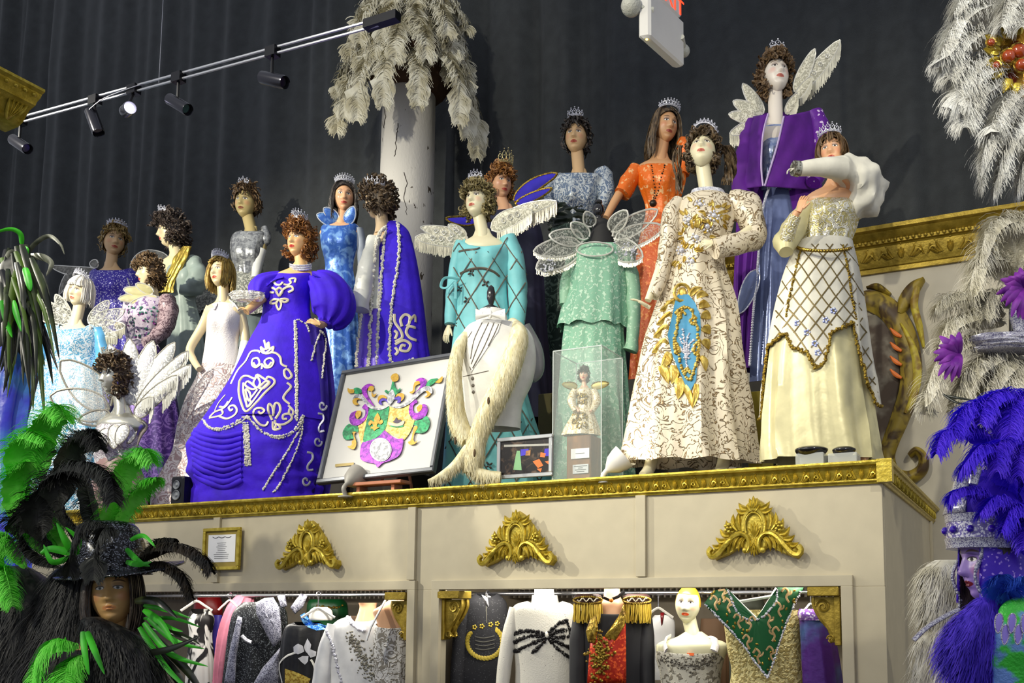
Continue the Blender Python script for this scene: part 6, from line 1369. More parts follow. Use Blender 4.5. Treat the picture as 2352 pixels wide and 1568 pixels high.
for pts, m_ in (([(390, 410), (440, 360), (500, 340), (550, 365), (480, 390), (460, 440), (490, 520), (560, 630), (500, 590), (440, 520), (405, 470)], FV), ([(475, 430), (490, 380), (540, 370), (555, 410), (530, 440), (550, 480), (588, 465), (560, 510), (525, 500), (520, 440)], FO), ([(285, 410), (330, 390), (385, 410), (400, 450), (340, 475), (290, 450)], FG), ([(215, 395), (250, 410), (295, 415), (295, 455), (240, 465), (215, 435)], FO),
                 ([(275, 560), (300, 530), (345, 525), (390, 545), (345, 545), (330, 580), (360, 605), (320, 618), (285, 595)], FO), ([(470, 620), (440, 600), (400, 650), (440, 680), (430, 760), (370, 800), (320, 790), (310, 730), (330, 690), (260, 720), (235, 790), (260, 860), (330, 880), (420, 830), (470, 740), (485, 670)], FV), ([(330, 690), (385, 690), (385, 740), (365, 770), (335, 790), (315, 740)], FO), ([(235, 855), (190, 890), (150, 970), (170, 1050), (230, 1060), (290, 1050), (330, 1090), (310, 1040), (270, 985), (300, 950), (350, 960), (345, 890), (290, 880)], FG), ([(275, 960), (320, 960), (300, 1000), (320, 1060), (325, 1130), (290, 1185), (210, 1150), (265, 1130), (270, 1080), (295, 1050)], FO),
                 ([(1230, 310), (1200, 270), (1150, 265), (1090, 300), (1140, 320), (1150, 370), (1100, 440), (1040, 510), (1100, 460), (1180, 400), (1225, 350)], FV), ([(1060, 370), (1080, 320), (1130, 305), (1145, 340), (1100, 360), (1075, 400), (1075, 440), (1040, 468), (1010, 450), (1050, 430)], FO), ([(1220, 350), (1270, 290), (1330, 275), (1380, 275), (1340, 320), (1280, 365), (1225, 368)], FG), ([(1340, 325), (1385, 285), (1435, 245), (1430, 300), (1395, 330)], FO), ([(1210, 430), (1260, 425), (1290, 460), (1250, 510), (1200, 515), (1240, 480)], FO),
                 ([(1025, 590), (1090, 545), (1110, 580), (1060, 620), (1060, 690), (1100, 720), (1150, 690), (1170, 610), (1220, 610), (1245, 670), (1220, 750), (1160, 790), (1080, 800), (1020, 750), (1000, 680)], FV), ([(1100, 650), (1140, 610), (1175, 620), (1160, 680), (1120, 700)], FO), ([(1170, 800), (1220, 755), (1260, 790), (1270, 870), (1230, 950), (1160, 980), (1100, 970), (1040, 990), (1080, 940), (1090, 880), (1060, 860), (1090, 820)], FG), ([(1065, 900), (1100, 880), (1115, 910), (1085, 960), (1060, 1040), (1080, 1090), (1120, 1065), (1080, 1115), (1020, 1125), (990, 1090), (1030, 1060)], FO),
                 ([(750, 620), (725, 560), (740, 480), (780, 410), (820, 460), (820, 530), (790, 580)], FS), ([(740, 600), (700, 560), (650, 570), (660, 610), (620, 600), (610, 560), (650, 530), (700, 530), (735, 570)], FB), ([(770, 600), (800, 550), (860, 550), (850, 585), (890, 580), (910, 530), (870, 500), (810, 530)], FB), ([(610, 590), (600, 530), (630, 490), (690, 490), (720, 530), (660, 525), (620, 555)], FO), ([(830, 515), (850, 475), (910, 460), (945, 490), (930, 540), (900, 565), (905, 520), (870, 500)], FO), ([(735, 480), (690, 440), (715, 420), (745, 440), (770, 400), (790, 310), (810, 310), (830, 380), (860, 420), (890, 395), (890, 430), (850, 470), (825, 480), (790, 410)], FG), ([(775, 280), (770, 250), (800, 215), (850, 210), (872, 250), (860, 300), (800, 315)], FO)):
    plate('foil_scroll', pts, m_, .004 + .0015 * (m_ is FO), .003, 4)
plate('title_plate', [(55, 1375), (295, 1352), (292, 1388), (53, 1410)], mat('brass_plate', S(120, 104, 56), .4, .4), .001, .003, 1)
ea = thing('easel', 'low copper brown table easel holding the framed crest', 'easel', ((BL.x + BR.x) / 2, BL.y + .04, ZT)); CU = mat('copper_wood', S(176, 112, 82), .4)
lz = min(BL.z, BR.z) - .012; g = G(); g.bbox(BL.x + .26, BR.x - .2, BL.y - .05, BL.y + .05, lz - .02, lz, .003); g.obj('ledge', CU, ea, 30)
for x_ in (BL.x + .34, BR.x - .28):
    g = G(); g.bbox(x_ - .012, x_ + .012, BL.y - .02, BL.y + .06, ZT, lz - .02, .002); g.obj('foot', CU, ea, 30)
g = G(); g.tube([V(((BL.x + BR.x) / 2, BL.y + .08, lz)), pl(Wp / 2, Hp * .8, -.03)], .01, 6); g.obj('back_strut', CU, ea)
g = G(); g.tube([V(((BL.x + BR.x) / 2, BL.y + .42, ZT)), pl(Wp / 2, Hp * .75, -.04)], .01, 6); g.obj('rear_leg', CU, ea)

# photograph in silver frame
y0 = .03; a = PY(1144, 1100, y0); b = PY(1271, 1094, y0); c_ = PY(1147, 1007, y0); z0_, z1_ = max(ZT + .003, (a.z + b.z) / 2), c_.z
ph = thing('framed_photograph', 'small silver framed photograph of a parade ball standing against the clear case', 'picture', ((a.x + b.x) / 2, y0, z0_))
g = G(); frame_bars(g, a.x, b.x, z0_, z1_, y0, .022, .02); g.obj('frame', mat('silver_frame', S(176, 178, 180), .3, .5), ph, 30)
PHM = mat('photo_print', S(30, 26, 26), .3, col2=S(92, 74, 60), pat='noise', scale=22, thr=.6, soft=.1, dist=1.0)
g = G(); g.bbox(a.x + .015, b.x - .015, y0 - .008, y0 - .001, z0_ + .015, z1_ - .015); g.obj('print', PHM, ph, 0)
def dab(pts, m_, nm='photo_figure'):
    q = [PY(x, y, y0 - .0085) for x, y in T7(*pts)]; g = G(); g.add(q + [p + V((0, -.0008, 0)) for p in q], [tuple(range(len(q), 2 * len(q)))]); g.obj(nm, m_, ph, 0)
dab([(585, 1432), (600, 1340), (612, 1290), (635, 1290), (640, 1340), (648, 1435)], mat('ph_green', S(120, 168, 120), .4)); dab([(515, 1245), (870, 1235), (870, 1250), (515, 1262)], mat('ph_wall', S(170, 168, 160), .4), 'photo_wall')
dab([(640, 1280), (700, 1275), (700, 1315), (640, 1330)], mat('ph_blue', S(60, 44, 190), .4), 'photo_light'); dab([(820, 1275), (872, 1270), (872, 1330), (815, 1330)], MATS['ph_blue'], 'photo_light'); dab([(680, 1290), (715, 1285), (712, 1325), (675, 1325)], mat('ph_tan', S(170, 120, 70), .4)); 
for q in ([(730, 1370), (780, 1350), (810, 1400), (770, 1420)], [(790, 1300), (830, 1310), (820, 1340), (785, 1335)], [(820, 1370), (870, 1360), (860, 1400)], [(760, 1425), (800, 1420), (790, 1450)]): dab(q, mat('ph_orange', S(214, 110, 44), .4), 'photo_crowd')

# uplights on the ledge
def uplight(x, y, Y, aim, label, m_, L_=.16):
    p = PY(x, y, Y); e_ = thing('uplight', label, 'lamp', (p.x, p.y, ZT), 'small bell uplights on the ledge'); t = V(aim).normalized(); M3 = t.to_track_quat('Z', 'Y').to_matrix(); g = G()
    g.lathe([(.012, -.075), (.016, -.06), (.03, -.045), (.055, -.015), (.068, .03), (.072, .06), (.069, .06), (.062, .03), (.05, -.01), (.02, -.03)], p, 28, M3); g.obj('shade', m_, e_, 50)
    g = G(); q = p - t * .07; g.tube([V(z_) for z_ in cr([q, q - t * .02 - UP * .015, V((q.x, q.y, ZT + .01)), V((q.x, q.y, ZT))], 5)], .014, 10); g.obj('stem', m_, e_)
    g = G(); g.lathe([(.045, 0), (.045, .006), (.02, .012)], V((q.x, q.y, ZT)), 20); g.obj('base', m_, e_, 30)
    g = G(); g.ball(p - t * .005, .022, 10, 8); g.obj('bulb', mat('bulb', S(255, 236, 200), emit=2), e_)
    return p + t * .03, t
p_, t_ = uplight(811, 1100, -.005, (.10, .75, .55), 'grey bell shaped uplight aimed at the framed crest', mat('grey_shade', S(150, 146, 138), .5)); spot('uplight_beam', p_ + t_ * .06, p_ + t_, .35, 130, .8, .03)
p_, t_ = uplight(1414, 1064, .02, (.62, .25, .55), 'white bell shaped uplight beside the ivory and gold gown', WHITEP); spot('uplight_beam', p_ + t_ * .06, p_ + t_, 8, 130, .8, .03)

# small things on the ledge
p = PY(412, 1112, .0); sp_ = thing('loudspeaker', 'small black desktop loudspeaker at the foot of the rose sequinned gown', 'speaker', (p.x, .03, ZT)); g = G(); hz = .22
g.bbox(p.x - .06, p.x + .06, -.02, .09, ZT, ZT + hz, .01); g.obj('cabinet', BLACKM, sp_, 30)
for z_, r_ in ((ZT + .16, .03), (ZT + .09, .034)):
    g = G(); g.lathe([(r_, 0), (r_ * 1.05, .004), (r_ * .95, .008), (r_ * .5, -.004), (r_ * .3, .004), (.001, .006)], V((p.x, -.021, z_)), 20, Matrix.Rotation(radians(90), 3, 'X')); g.obj('driver', mat('cone_grey', S(120, 124, 130), .4), sp_, 40)
for i, (x0, x1) in enumerate(((1826, 1902), (1912, 1966))):
    k_ = thing('black_shoe', 'shiny black patent shoe with clear block heel at the hem of the lattice gown' if i == 0 else 'plain black patent shoe tucked under the lattice gown hem', 'shoe', (PY((x0 + x1) / 2, 1050, .06).x, .06, ZT)); f2 = Fig.__new__(Fig); f2.h = hof((x0 + x1) / 2, .05); f2.k = f2.h / FP; f2.R = R; f2.A = Fh; f2.e = k_
    g = f2.loft([(1026, x0 + 10, x1 - 10, .7), (1032, x0, x1, .8), (1042, x0 + 4, x1 - 6, .8), (1050, x0 + 12, x1 - 14, .7)], n=28, cap=True); g.obj('upper', EB, k_, 50)
    g = G(); c0_ = f2.p((x0 + x1) / 2, 1052); g.bbox(c0_.x - .07, c0_.x + .07, c0_.y - .05, c0_.y + .05, ZT, c0_.z + .02, .004); g.obj('block_heel', mat('clear_heel', S(210, 214, 210), .1, alpha=.5, var=0), k_, 30)
# painted riser boxes seen between the gowns
for (x0, x1, y1, Y_, m_, lab) in ((1716, 1748, 900, .55, mat('yellow_riser', S(190, 172, 60), .6), 'yellow painted box between the ivory gown and the lattice gown'), (1236, 1268, 905, 1.15, mat('olive_riser', S(92, 84, 40), .6), 'olive brown box behind the clear doll case')):
    a, b = PY(x0, y1, Y_), PY(x1, y1, Y_); g = G(); g.bbox(a.x, b.x, Y_, Y_ + .25, ZT, a.z, .004); tag(g.obj('riser_box', m_, None, 30), lab, 'box')
# ------------------------------------------------------------------ costumes in the cabinet bays
TB, TC, TD = TV(420, 1160, 3.843), TV(940, 1160, 3.843), TV(1450, 1130, 3.36)
ZR = 1.62
def garment(name, label, cat, x, Y): return Fig(name, label, cat, hof(x, Y), (x, P(x, 1640, hof(x, Y)).z), 'costumes hanging in the cabinet bays')
def hanger(x, y, w_, Y, label, m=WHITEP, dy=22):
    h = hof(x, Y); p = lambda a, b: P(a, b, h); e = thing('coat_hanger', label, 'hanger', p(x, y + dy), 'hangers in the cabinet bays'); g = G()
    g.tube([p(a, b) for a, b in cr([(x - w_, y + dy), (x - w_ * .5, y + dy * .45), (x, y), (x + w_ * .5, y + dy * .45), (x + w_, y + dy)], 6)], 3.4 * h / FP, 8, .7); g.obj('bar', m, e)
    top = V((p(x, y).x, p(x, y).y, ZR)); k = h / FP; g = G(); g.tube([p(x, y), p(x, y - 8), top - UP * .012] + [top + V((0, -.02 * sin(t), .02 * cos(t) - .0)) for t in (2.6, 1.8, .9, 0, -.9, -1.6)], 1.6 * k, 5); g.obj('hook', MATS['chrome'], e); return e
SEQB = mat('black_sequin', S(20, 22, 26), .35, .2, col2=S(140, 146, 150), pat='sequin', scale=260, thr=.9, soft=.03, bump=.5); SEQS = mat('silver_sequin', S(190, 190, 204), .3, .35, col2=S(96, 96, 116), pat='sequin', scale=230, thr=.6, soft=.1, bump=.7)
def sheet(f, pts, m, name, d=-.14, bulge=.02, solid=.004, dn=0.0):
    """a cloth panel: polygon in px at depth d, slightly bulged, with thickness"""
    cx = sum(p[0] for p in pts) / len(pts); cy = sum(p[1] for p in pts) / len(pts); bd = []
    pl_ = pts + [pts[0]]
    for a, b in zip(pl_, pl_[1:]): bd += [(lerp(a[0], b[0], i / 4), lerp(a[1], b[1], i / 4)) for i in range(4)]
    g = G(); rows = []
    for j in range(7):
        u = j / 6; rows.append([f.p(lerp(cx, x, u), lerp(cy, y, u), d - bulge * (1 - u * u) + .004 * noise.noise(V((x * .06, y * .06, u * 2)))) for x, y in bd])
    g.loft(rows, False); f.add(name, g, m, 60, solid); return g
# -- left bay
f = garment('zebra_dress', 'black and white zebra striped dress on a hanger in the left bay', 'dress', 462, .35)
ZB = mat('zebra', S(220, 218, 212), .5, col2=S(24, 22, 22), pat='streak', scale=9, thr=.5, soft=.03, dist=1.5, stretch=(1, 1, .5))
gown(f, 'bodice', [(1398, 440, 480), (1420, 432, 492), (1460, 436, 488), (1520, 430, 494), (1640, 424, 500)], ZB, dip=12); hanger(452, 1380, 36, .34, 'white hanger above the zebra dress')
f = garment('red_blouse', 'red blouse hung behind the zebra dress', 'top', 478, .75); gown(f, 'body', [(1366, 452, 504), (1400, 446, 512), (1500, 450, 508), (1640, 448, 510)], satin('red_satin', S(176, 30, 34)))
f = garment('violet_dress', 'violet blue satin dress squeezed beside the pink tulle', 'dress', 496, .48); gown(f, 'body', [(1412, 486, 510), (1440, 480, 512), (1520, 478, 512), (1640, 474, 512)], satin('violet_satin', S(84, 72, 190)), folds=((7, .1, 0), (13, .06, 1)))
f = garment('pink_tulle_gown', 'rose pink tulle gown bunched on a white hanger', 'gown', 532, .30)
PT = mat('pink_tulle', S(226, 138, 160), .6, alpha=.93, bump=.5, bscale=16)
gown(f, 'tulle', [(1366, 544, 584), (1390, 522, 584), (1420, 508, 570), (1460, 498, 556), (1510, 492, 540), (1568, 488, 530), (1640, 482, 526)], PT, folds=((9, .10, 0), (15, .07, 1), (4, .06, 2)), fp=.3); hanger(528, 1378, 26, .26, 'white looped hanger in front of the pink tulle')
f = garment('black_sequin_jacket', 'black sequinned tailcoat with broad silver sequin lapels', 'jacket', 590, .20)
gown(f, 'body', [(1382, 560, 640), (1400, 540, 656), (1430, 530, 662), (1500, 520, 660), (1568, 512, 664), (1640, 506, 668)], SEQB, ry=.4)
sheet(f, TB((645, 860), (720, 820), (800, 812), (850, 900), (868, 1040), (870, 1190), (800, 1250), (740, 1140), (690, 1040), (650, 960)), SEQS, 'lapel'); sheet(f, TB((835, 800), (900, 790), (920, 890), (870, 910)), SEQS, 'lapel'); sheet(f, TB((950, 900), (1040, 780), (1100, 800), (1060, 900), (990, 960)), SEQS, 'lapel')
sheet(f, TB((870, 1245), (850, 1350), (850, 1600), (610, 1600), (700, 1440)), SEQS, 'front_panel', d=-.13); sheet(f, TB((485, 980), (525, 990), (470, 1350), (460, 1600), (360, 1600), (420, 1250)), SEQS, 'silver_stripe', d=-.10)
g = G(); g.tube([f.p(x, y, -.15) for x, y in TB((520, 1150), (560, 1190), (605, 1210))], 4 * f.k, 6); f.add('brooch', g, SILVER)
f = garment('black_jersey', 'black jersey with blue sequin collar and silver fleur de lis', 'jersey', 692, .14)
jb = gown(f, 'body', [(1428, 676, 736), (1440, 656, 744), (1480, 646, 746), (1540, 642, 744), (1640, 640, 744)], mat('black_satin', S(26, 26, 28), .35, sheen=.2, bump=.3, bscale=14), ry=.4, dip=10)
bv = jb.bvh(); g = patch(bv, TB((1035, 970), (1075, 950), (1120, 1010), (1180, 1050), (1270, 1060), (1265, 1095), (1180, 1105), (1100, 1075), (1050, 1020)), .006); f.add('blue_collar', g, mat('blue_sequin', S(40, 110, 200), .3, .3, col2=S(120, 180, 230), pat='sequin', scale=130, thr=.6, soft=.1))
for nm, ps in (('lily_petal', [(1100, 1175), (1135, 1230), (1125, 1280), (1090, 1300), (1070, 1250)]), ('lily_petal', [(1075, 1290), (1060, 1240), (1020, 1220), (980, 1250), (985, 1295), (1020, 1315)]), ('lily_petal', [(1095, 1300), (1130, 1270), (1175, 1290), (1170, 1330), (1130, 1345)]), ('lily_foot', [(1055, 1330), (1110, 1330), (1105, 1375), (1080, 1405), (1050, 1385), (1020, 1350)])):
    g = patch(bv, TB(*ps), .008); f.add(nm, g, mat('white_foil', S(214, 214, 218), .3, .3)); 
g = G(); trace(bv, TB((1000, 1300), (920, 1330), (860, 1390), (850, 1440), (880, 1568)), 2.6, f.k, g=g); trace(bv, TB((1130, 1360), (1160, 1420), (1175, 1560)), 2.6, f.k, g=g); f.pieces('piping', g, RIM)
g = patch(bv, TB((905, 1440), (1000, 1470), (1130, 1530), (1110, 1568), (905, 1568)), .007); f.add('gold_panel', g, mat('gold_sequin', S(170, 136, 50), .35, .4, col2=S(216, 190, 90), pat='sequin', scale=110, thr=.5, soft=.1))
hanger(731, 1396, 38, .16, 'white hanger carrying the black jersey'); 
g = f.loft([(1394, 722, 752, .6), (1402, 712, 762, .7), (1418, 710, 764, .7), (1424, 712, 762, .7)], n=28, cap=True, dd=.02); cap_ = g.obj('sailor_hat', WHITEP, None, 50); tag(cap_, 'white sailor hat perched in the neck of the black jersey', 'hat')
f = garment('emerald_blouse', 'emerald green blouse with gold trim far back in the left bay', 'top', 760, .8); tb_ = gown(f, 'body', [(1376, 712, 790), (1400, 706, 800), (1500, 710, 800), (1640, 710, 800)], satin('emerald', S(20, 92, 46))); g = G(); trace(tb_.bvh(), [(730, 1392), (760, 1396), (790, 1390)], 4, f.k, g=g, bead=4); f.beads('gold_trim', g, GTRIM)
f = garment('torso_form', 'peach torso form wearing white jacket encrusted with silver embroidery', 'dress form', 838, .16)
SKP = mat('peach_plastic', S(226, 178, 140), .3, var=.02); f.add('neck', f.loft([(1384, 824, 866, .8), (1396, 826, 864, .8), (1420, 818, 866, .8), (1450, 806, 880, .7)], n=24, cap=True), SKP, 60)
WJ = mat('white_jacket', S(226, 226, 226), .55, bump=.2, bscale=20); jb = gown(f, 'jacket', [(1414, 806, 866), (1424, 776, 884), (1450, 756, 888), (1500, 752, 888), (1568, 750, 890), (1640, 748, 892)], WJ, ry=.45, dip=18); sl_ = G(); f.limb([(770, 1436, 0, 18), (752, 1490, -.02, 20), (738, 1568, -.03, 20), (732, 1640, -.03, 20)], sl_, 18, wob=.1); f.add('sleeve', sl_, WJ, 60)
bv = G().join(jb).join(sl_).bvh(); g = G(); rb = random.Random(9)
for _ in range(240):
    u = rb.random(); x, y = lerp(806, 866, u) + rb.gauss(0, 5 + 10 * u), lerp(1462, 1560, u) + rb.gauss(0, 8); h = bv.ray_cast(C, ray(x, y).normalized())
    if h[0]: g.ball(h[0], rb.uniform(1.4, 3.2) * f.k, 5, 4)
f.beads('silver_embroidery', g, mat('pewter_beads', S(150, 146, 132), .3, .4, var=.2)); g = G()
for ln in (((1270, 1110), (1330, 1280), (1370, 1450), (1400, 1568)), ((1455, 990), (1500, 1060), (1560, 1100), (1620, 1110))): trace(bv, TB(*ln), 4, f.k, g=g, bead=3)
f.beads('silver_braid', g, SILVER)
f = garment('torso_form', 'peach torso form wearing white halter gown with silver beading beside the corbel', 'dress form', 905, .13)
f.add('torso', f.loft([(1376, 896, 928, .8), (1392, 872, 936, .7), (1404, 856, 938, .6), (1430, 866, 938, .6), (1470, 872, 936, .6)], n=28, cap=True), SKP, 60)
WH = mat('beaded_white', S(222, 220, 216), .4, .1, col2=S(140, 134, 122), pat='filigree', scale=20, thr=.4, soft=.1, dist=1.0, bump=.5, bscale=0); gown(f, 'gown', [(1432, 864, 944), (1446, 860, 944), (1500, 858, 942), (1568, 862, 934), (1640, 858, 940)], WH, ry=.6, dip=14, full=False)
g = G(); g.tube([f.p(x, y, d) for x, y, d in ((842, 1470, -.16), (852, 1440, -.17), (868, 1410, -.15), (884, 1380, -.06))], 6 * f.k, 8, .4); f.add('halter_strap', g, WJ)
f = garment('black_gown', 'plain black velvet gown at the end of the left bay', 'gown', 930, .30); gown(f, 'body', [(1470, 918, 944), (1520, 914, 946), (1640, 910, 948)], BLACKV)
# -- right bay
f = garment('black_jacket', 'black jacket with yellow embroidered laurel wreath emblem', 'jacket', 1100, .22)
jb = gown(f, 'body', [(1362, 1094, 1142), (1378, 1074, 1160), (1400, 1066, 1166), (1450, 1062, 1166), (1520, 1058, 1168), (1640, 1054, 1170)], mat('black_wool', S(40, 40, 44), .8, col2=S(90, 90, 94), pat='sequin', scale=260, thr=.97, soft=.02), ry=.4, dip=10, folds=()); sleeve(f, [(1072, 1396, 0, 12), (1058, 1450, -.01, 16), (1050, 1568, -.02, 17), (1048, 1640, -.02, 17)], MATS['black_wool'], wob=.1)
bv = jb.bvh(); YE = mat('yellow_thread', S(196, 172, 62), .5); g = G()
for i in range(26):
    a = radians(-60 - 240 * i / 25 - 60 + 0); a = pi * (.78 + 1.44 * i / 25); cx_, cy_ = 1114 + 37 * cos(a), 1472 - 36 * sin(a) * -1 if False else 1474 - 34 * sin(a)
    x2, y2 = 1114 + 46 * cos(a + .28), 1474 - 43 * sin(a + .28); h0_, h1_ = bv.ray_cast(C, ray(cx_, cy_).normalized()), bv.ray_cast(C, ray(x2, y2).normalized())
    if h0_[0] and h1_[0]: g.leaf(h0_[0] - Fh * .003, h1_[0] - Fh * .003, 4.4 * f.k, .004, C - h0_[0], 4)
f.pieces('laurel_leaf', g, YE)
for x, y in ((1090, 1440), (1107, 1438), (1127, 1434), (1142, 1432)):
    h = bv.ray_cast(C, ray(x, y).normalized())
    if h[0]: g = G(); [g.ball(h[0] + (R * cos(k) + UP * sin(k)) * 4 * f.k, 2.4 * f.k, 5, 4) for k in (0, 1.25, 2.5, 3.8, 5)]; f.beads('embroidered_flower', g, YE)
g = G()
for i in range(4): trace(bv, [(1092, 1462 + i * 9), (1112, 1465 + i * 9), (1136, 1460 + i * 9)], 1.4, f.k, g=g)
f.pieces('stitched_line', g, mat('grey_thread', S(90, 88, 80), .6)); g = G(); trace(bv, [(1117, 1392), (1118, 1430)], 1.4, f.k, g=g, lift=.5); f.add('zip', g, MATS['grey_thread'])
sheet(f, TC((640, 790), (690, 815), (705, 905), (675, 880)), mat('collar_grey', S(150, 150, 156), .5), 'collar_lining', d=-.14)
hanger(1120, 1370, 34, .24, 'hanger inside the black laurel jacket')
f = garment('torso_form', 'white torso form in ivory beaded sweater with black striped bow', 'dress form', 1245, .16)
f.add('neck', f.loft([(1340, 1228, 1272, .8), (1372, 1226, 1274, .8), (1400, 1218, 1282, .7)], n=24, cap=True), WHITEP, 60)
WSW = mat('ivory_knit', S(216, 212, 200), .6, col2=S(90, 84, 76), pat='spots', scale=34, thr=.07, soft=.02, bump=.2, bscale=140); g = f.loft([(1366, 1222, 1280, .8), (1384, 1220, 1284, .8), (1396, 1216, 1288, .8)], n=28); f.add('collar', g, mat('knit_trim', S(196, 194, 186), .4, .2), 60)
jb = gown(f, 'sweater', [(1380, 1212, 1292), (1392, 1180, 1318), (1430, 1176, 1322), (1490, 1180, 1322), (1540, 1184, 1320), (1640, 1180, 1324)], WSW, ry=.5, folds=(), dip=8); sleeve(f, [(1184, 1396, 0, 14), (1172, 1450, -.01, 17), (1160, 1520, -.02, 16), (1152, 1600, -.03, 15)], WSW, wob=.06); sleeve(f, [(1312, 1396, 0, 14), (1322, 1450, .0, 15), (1330, 1560, .0, 15)], WSW, wob=.06)
bv = jb.bvh(); g = G()
for ln in (((920, 1130), (1000, 1105), (1100, 1105), (1200, 1130)), ((925, 1210), (1020, 1160), (1120, 1145), (1210, 1150)), ((925, 1290), (1030, 1240), (1130, 1195), (1215, 1170)), ((1090, 1290), (1140, 1250), (1200, 1185)), ((1230, 1130), (1270, 1080), (1330, 1030), (1390, 1015)), ((1240, 1140), (1300, 1110), (1400, 1090)), ((1240, 1150), (1330, 1160), (1420, 1145)), ((1240, 1165), (1340, 1215), (1460, 1280)), ((1235, 1175), (1300, 1250), (1390, 1320), (1460, 1360)), ((1390, 1015), (1410, 1080), (1430, 1150), (1450, 1200))): trace(bv, TC(*ln), 4.2, f.k, g=g, bead=3.2); trace(bv, [(x, y + 3.5) for x, y in TC(*ln)], 3.4, f.k, g=g, bead=3.2)
f.beads('beaded_bow', g, mat('jet_beads', S(36, 34, 34), .3, .2)); h = bv.ray_cast(C, ray(1256, 1458).normalized()); g = G(); g.ball(h[0], (6 * f.k, 5 * f.k, 8 * f.k), 10, 8); f.add('bow_knot', g, WSW)
# marching jacket
f = garment('torso_form', 'peach torso form in black and red drum major jacket with gold fringed epaulettes', 'dress form', 1405, .14)
f.add('neck', f.loft([(1336, 1388, 1424, .8), (1372, 1386, 1426, .8), (1392, 1376, 1440, .7), (1440, 1370, 1442, .6), (1500, 1372, 1440, .5)], n=24, cap=True), SKP, 60)
BJ = mat('black_twill', S(26, 26, 30), .7, sheen=.2); jb = gown(f, 'jacket', [(1386, 1366, 1452), (1394, 1334, 1482), (1430, 1328, 1490), (1500, 1330, 1492), (1568, 1334, 1492), (1640, 1334, 1494)], BJ, ry=.42, dip=60, folds=((5, .03, 0),))
sleeve(f, [(1334, 1404, 0, 16), (1328, 1470, -.02, 19), (1326, 1560, -.03, 18), (1326, 1620, -.03, 18)], BJ, wob=.08); sleeve(f, [(1480, 1404, 0, 16), (1484, 1470, -.02, 19), (1486, 1560, -.03, 18), (1486, 1620, -.03, 18)], BJ, wob=.08)
bv = jb.bvh(); g = sheet(f, TC((1600, 1180), (1720, 1160), (1880, 1000), (1910, 1050), (1915, 1568), (1570, 1568)), mat('red_sequin', S(170, 40, 20), .4, .2, col2=S(226, 90, 40), pat='sequin', scale=90, thr=.7, soft=.1, bump=.5), 'red_front', d=-.165)
for ps in (((1600, 1000), (1650, 960), (1665, 1100), (1640, 1220), (1580, 1210), (1560, 1110)), ((1890, 880), (1915, 960), (1900, 1060), (1810, 1210), (1720, 1160), (1780, 1080), (1850, 980))): sheet(f, TC(*ps), mat('gold_foil', S(196, 166, 70), .2, .6, col2=S(110, 84, 30), pat='noise', scale=26, thr=.5, soft=.15, bump=.5), 'gold_lapel', d=-.18)
g = G(); rb = random.Random(2)
for _ in range(180):
    x, y = TC((1680 + rb.gauss(0, 45), 1330 + rb.gauss(0, 110)))[0]; p_ = f.p(x, y, -.19); g.ball(p_, rb.uniform(2, 4.4) * f.k, 5, 4)
f.beads('gold_bullion', g, GTRIM)
for s_, (x0, x1) in ((-1, (1318, 1382)), (1, (1432, 1494))):
    g = f.loft([(1364, x0 + 8, x1 - 8, .8), (1370, x0, x1, .9), (1384, x0, x1, .9), (1388, x0 + 4, x1 - 4, .9)], n=28, cap=True, dd=-.05); f.add('epaulette', g, mat('maroon_velvet', S(50, 22, 18), .7), 60)
    g = G(); [g.ball(f.p((x0 + x1) / 2 + (x1 - x0) / 2 * cos(a), 1378 + 8 * sin(a), -.05 - .09 * abs(sin(a))), 3 * f.k, 5, 4) for a in [q * pi / 22 for q in range(44)]]; f.beads('epaulette_braid', g, GTRIM)
    g = G(); g.tube([f.p(lerp(x0 + 8, x1 - 8, t / 14), 1377 + 4 * sin(t * 1.3), -.145) for t in range(15)], 1.5 * f.k, 5); f.add('epaulette_scroll', g, CORD)
    g = G(); rb = random.Random(5)
    for i in range(90):
        x = lerp(x0, x1, rb.random()); ln = rb.uniform(36, 46); d = -.05 - .085 * sin(pi * (x - x0) / (x1 - x0)) + rb.uniform(-.01, .01); g.tube([f.p(x, 1386, d), f.p(x + rb.uniform(-2, 2), 1386 + ln * .5, d - .005), f.p(x + rb.uniform(-3, 3), 1386 + ln, d)], 1.3 * f.k, 5)
    o_ = f.add('gold_fringe', g, mat('gold_thread', S(196, 168, 62), .4, .3)); o_['kind'] = 'stuff'
g = G(); g.tube([f.p(x, y, -.06) for x, y in ((1386, 1372), (1400, 1378), (1420, 1370), (1434, 1358))], 5 * f.k, 8, .4); f.add('choker', g, BJ); g = G(); g.ball(f.p(1404, 1378, -.12), 5 * f.k, 8, 6); f.add('amber_stone', g, mat('amber', S(220, 120, 30), .2))
f = garment('white_shirt', 'small white shirt front with dark red tie on a white hanger', 'shirt', 1522, .5); gown(f, 'shirt', [(1412, 1504, 1540), (1430, 1494, 1550), (1480, 1494, 1550), (1560, 1496, 1552)], WJ, folds=()); sheet(f, TD((225, 930), (255, 930), (240, 1020), (232, 1030)), satin('dark_red_tie', S(110, 16, 22)), 'tie', d=-.12); hanger(1512, 1396, 34, .46, 'white plastic hanger holding the shirt with red tie')
f = fig('mannequin', 'pale mannequin with yellow swim cap hair and orange lips in silver lace dress', 1580, .20, P(1580, 1640, hof(1580, .2)).z, None, None)
f.sk = skin('capped', S(214, 210, 176), S(226, 84, 30), brow=S(150, 140, 110)); f.head(1580, 1388, 84, -16, 2, 4, (1592, 1462), ears=False); f.bust([(1450, 1574, 1612), (1464, 1550, 1634), (1474, 1516, 1664), (1490, 1506, 1672), (1540, 1516, 1656), (1620, 1530, 1644)], .5); f.done()
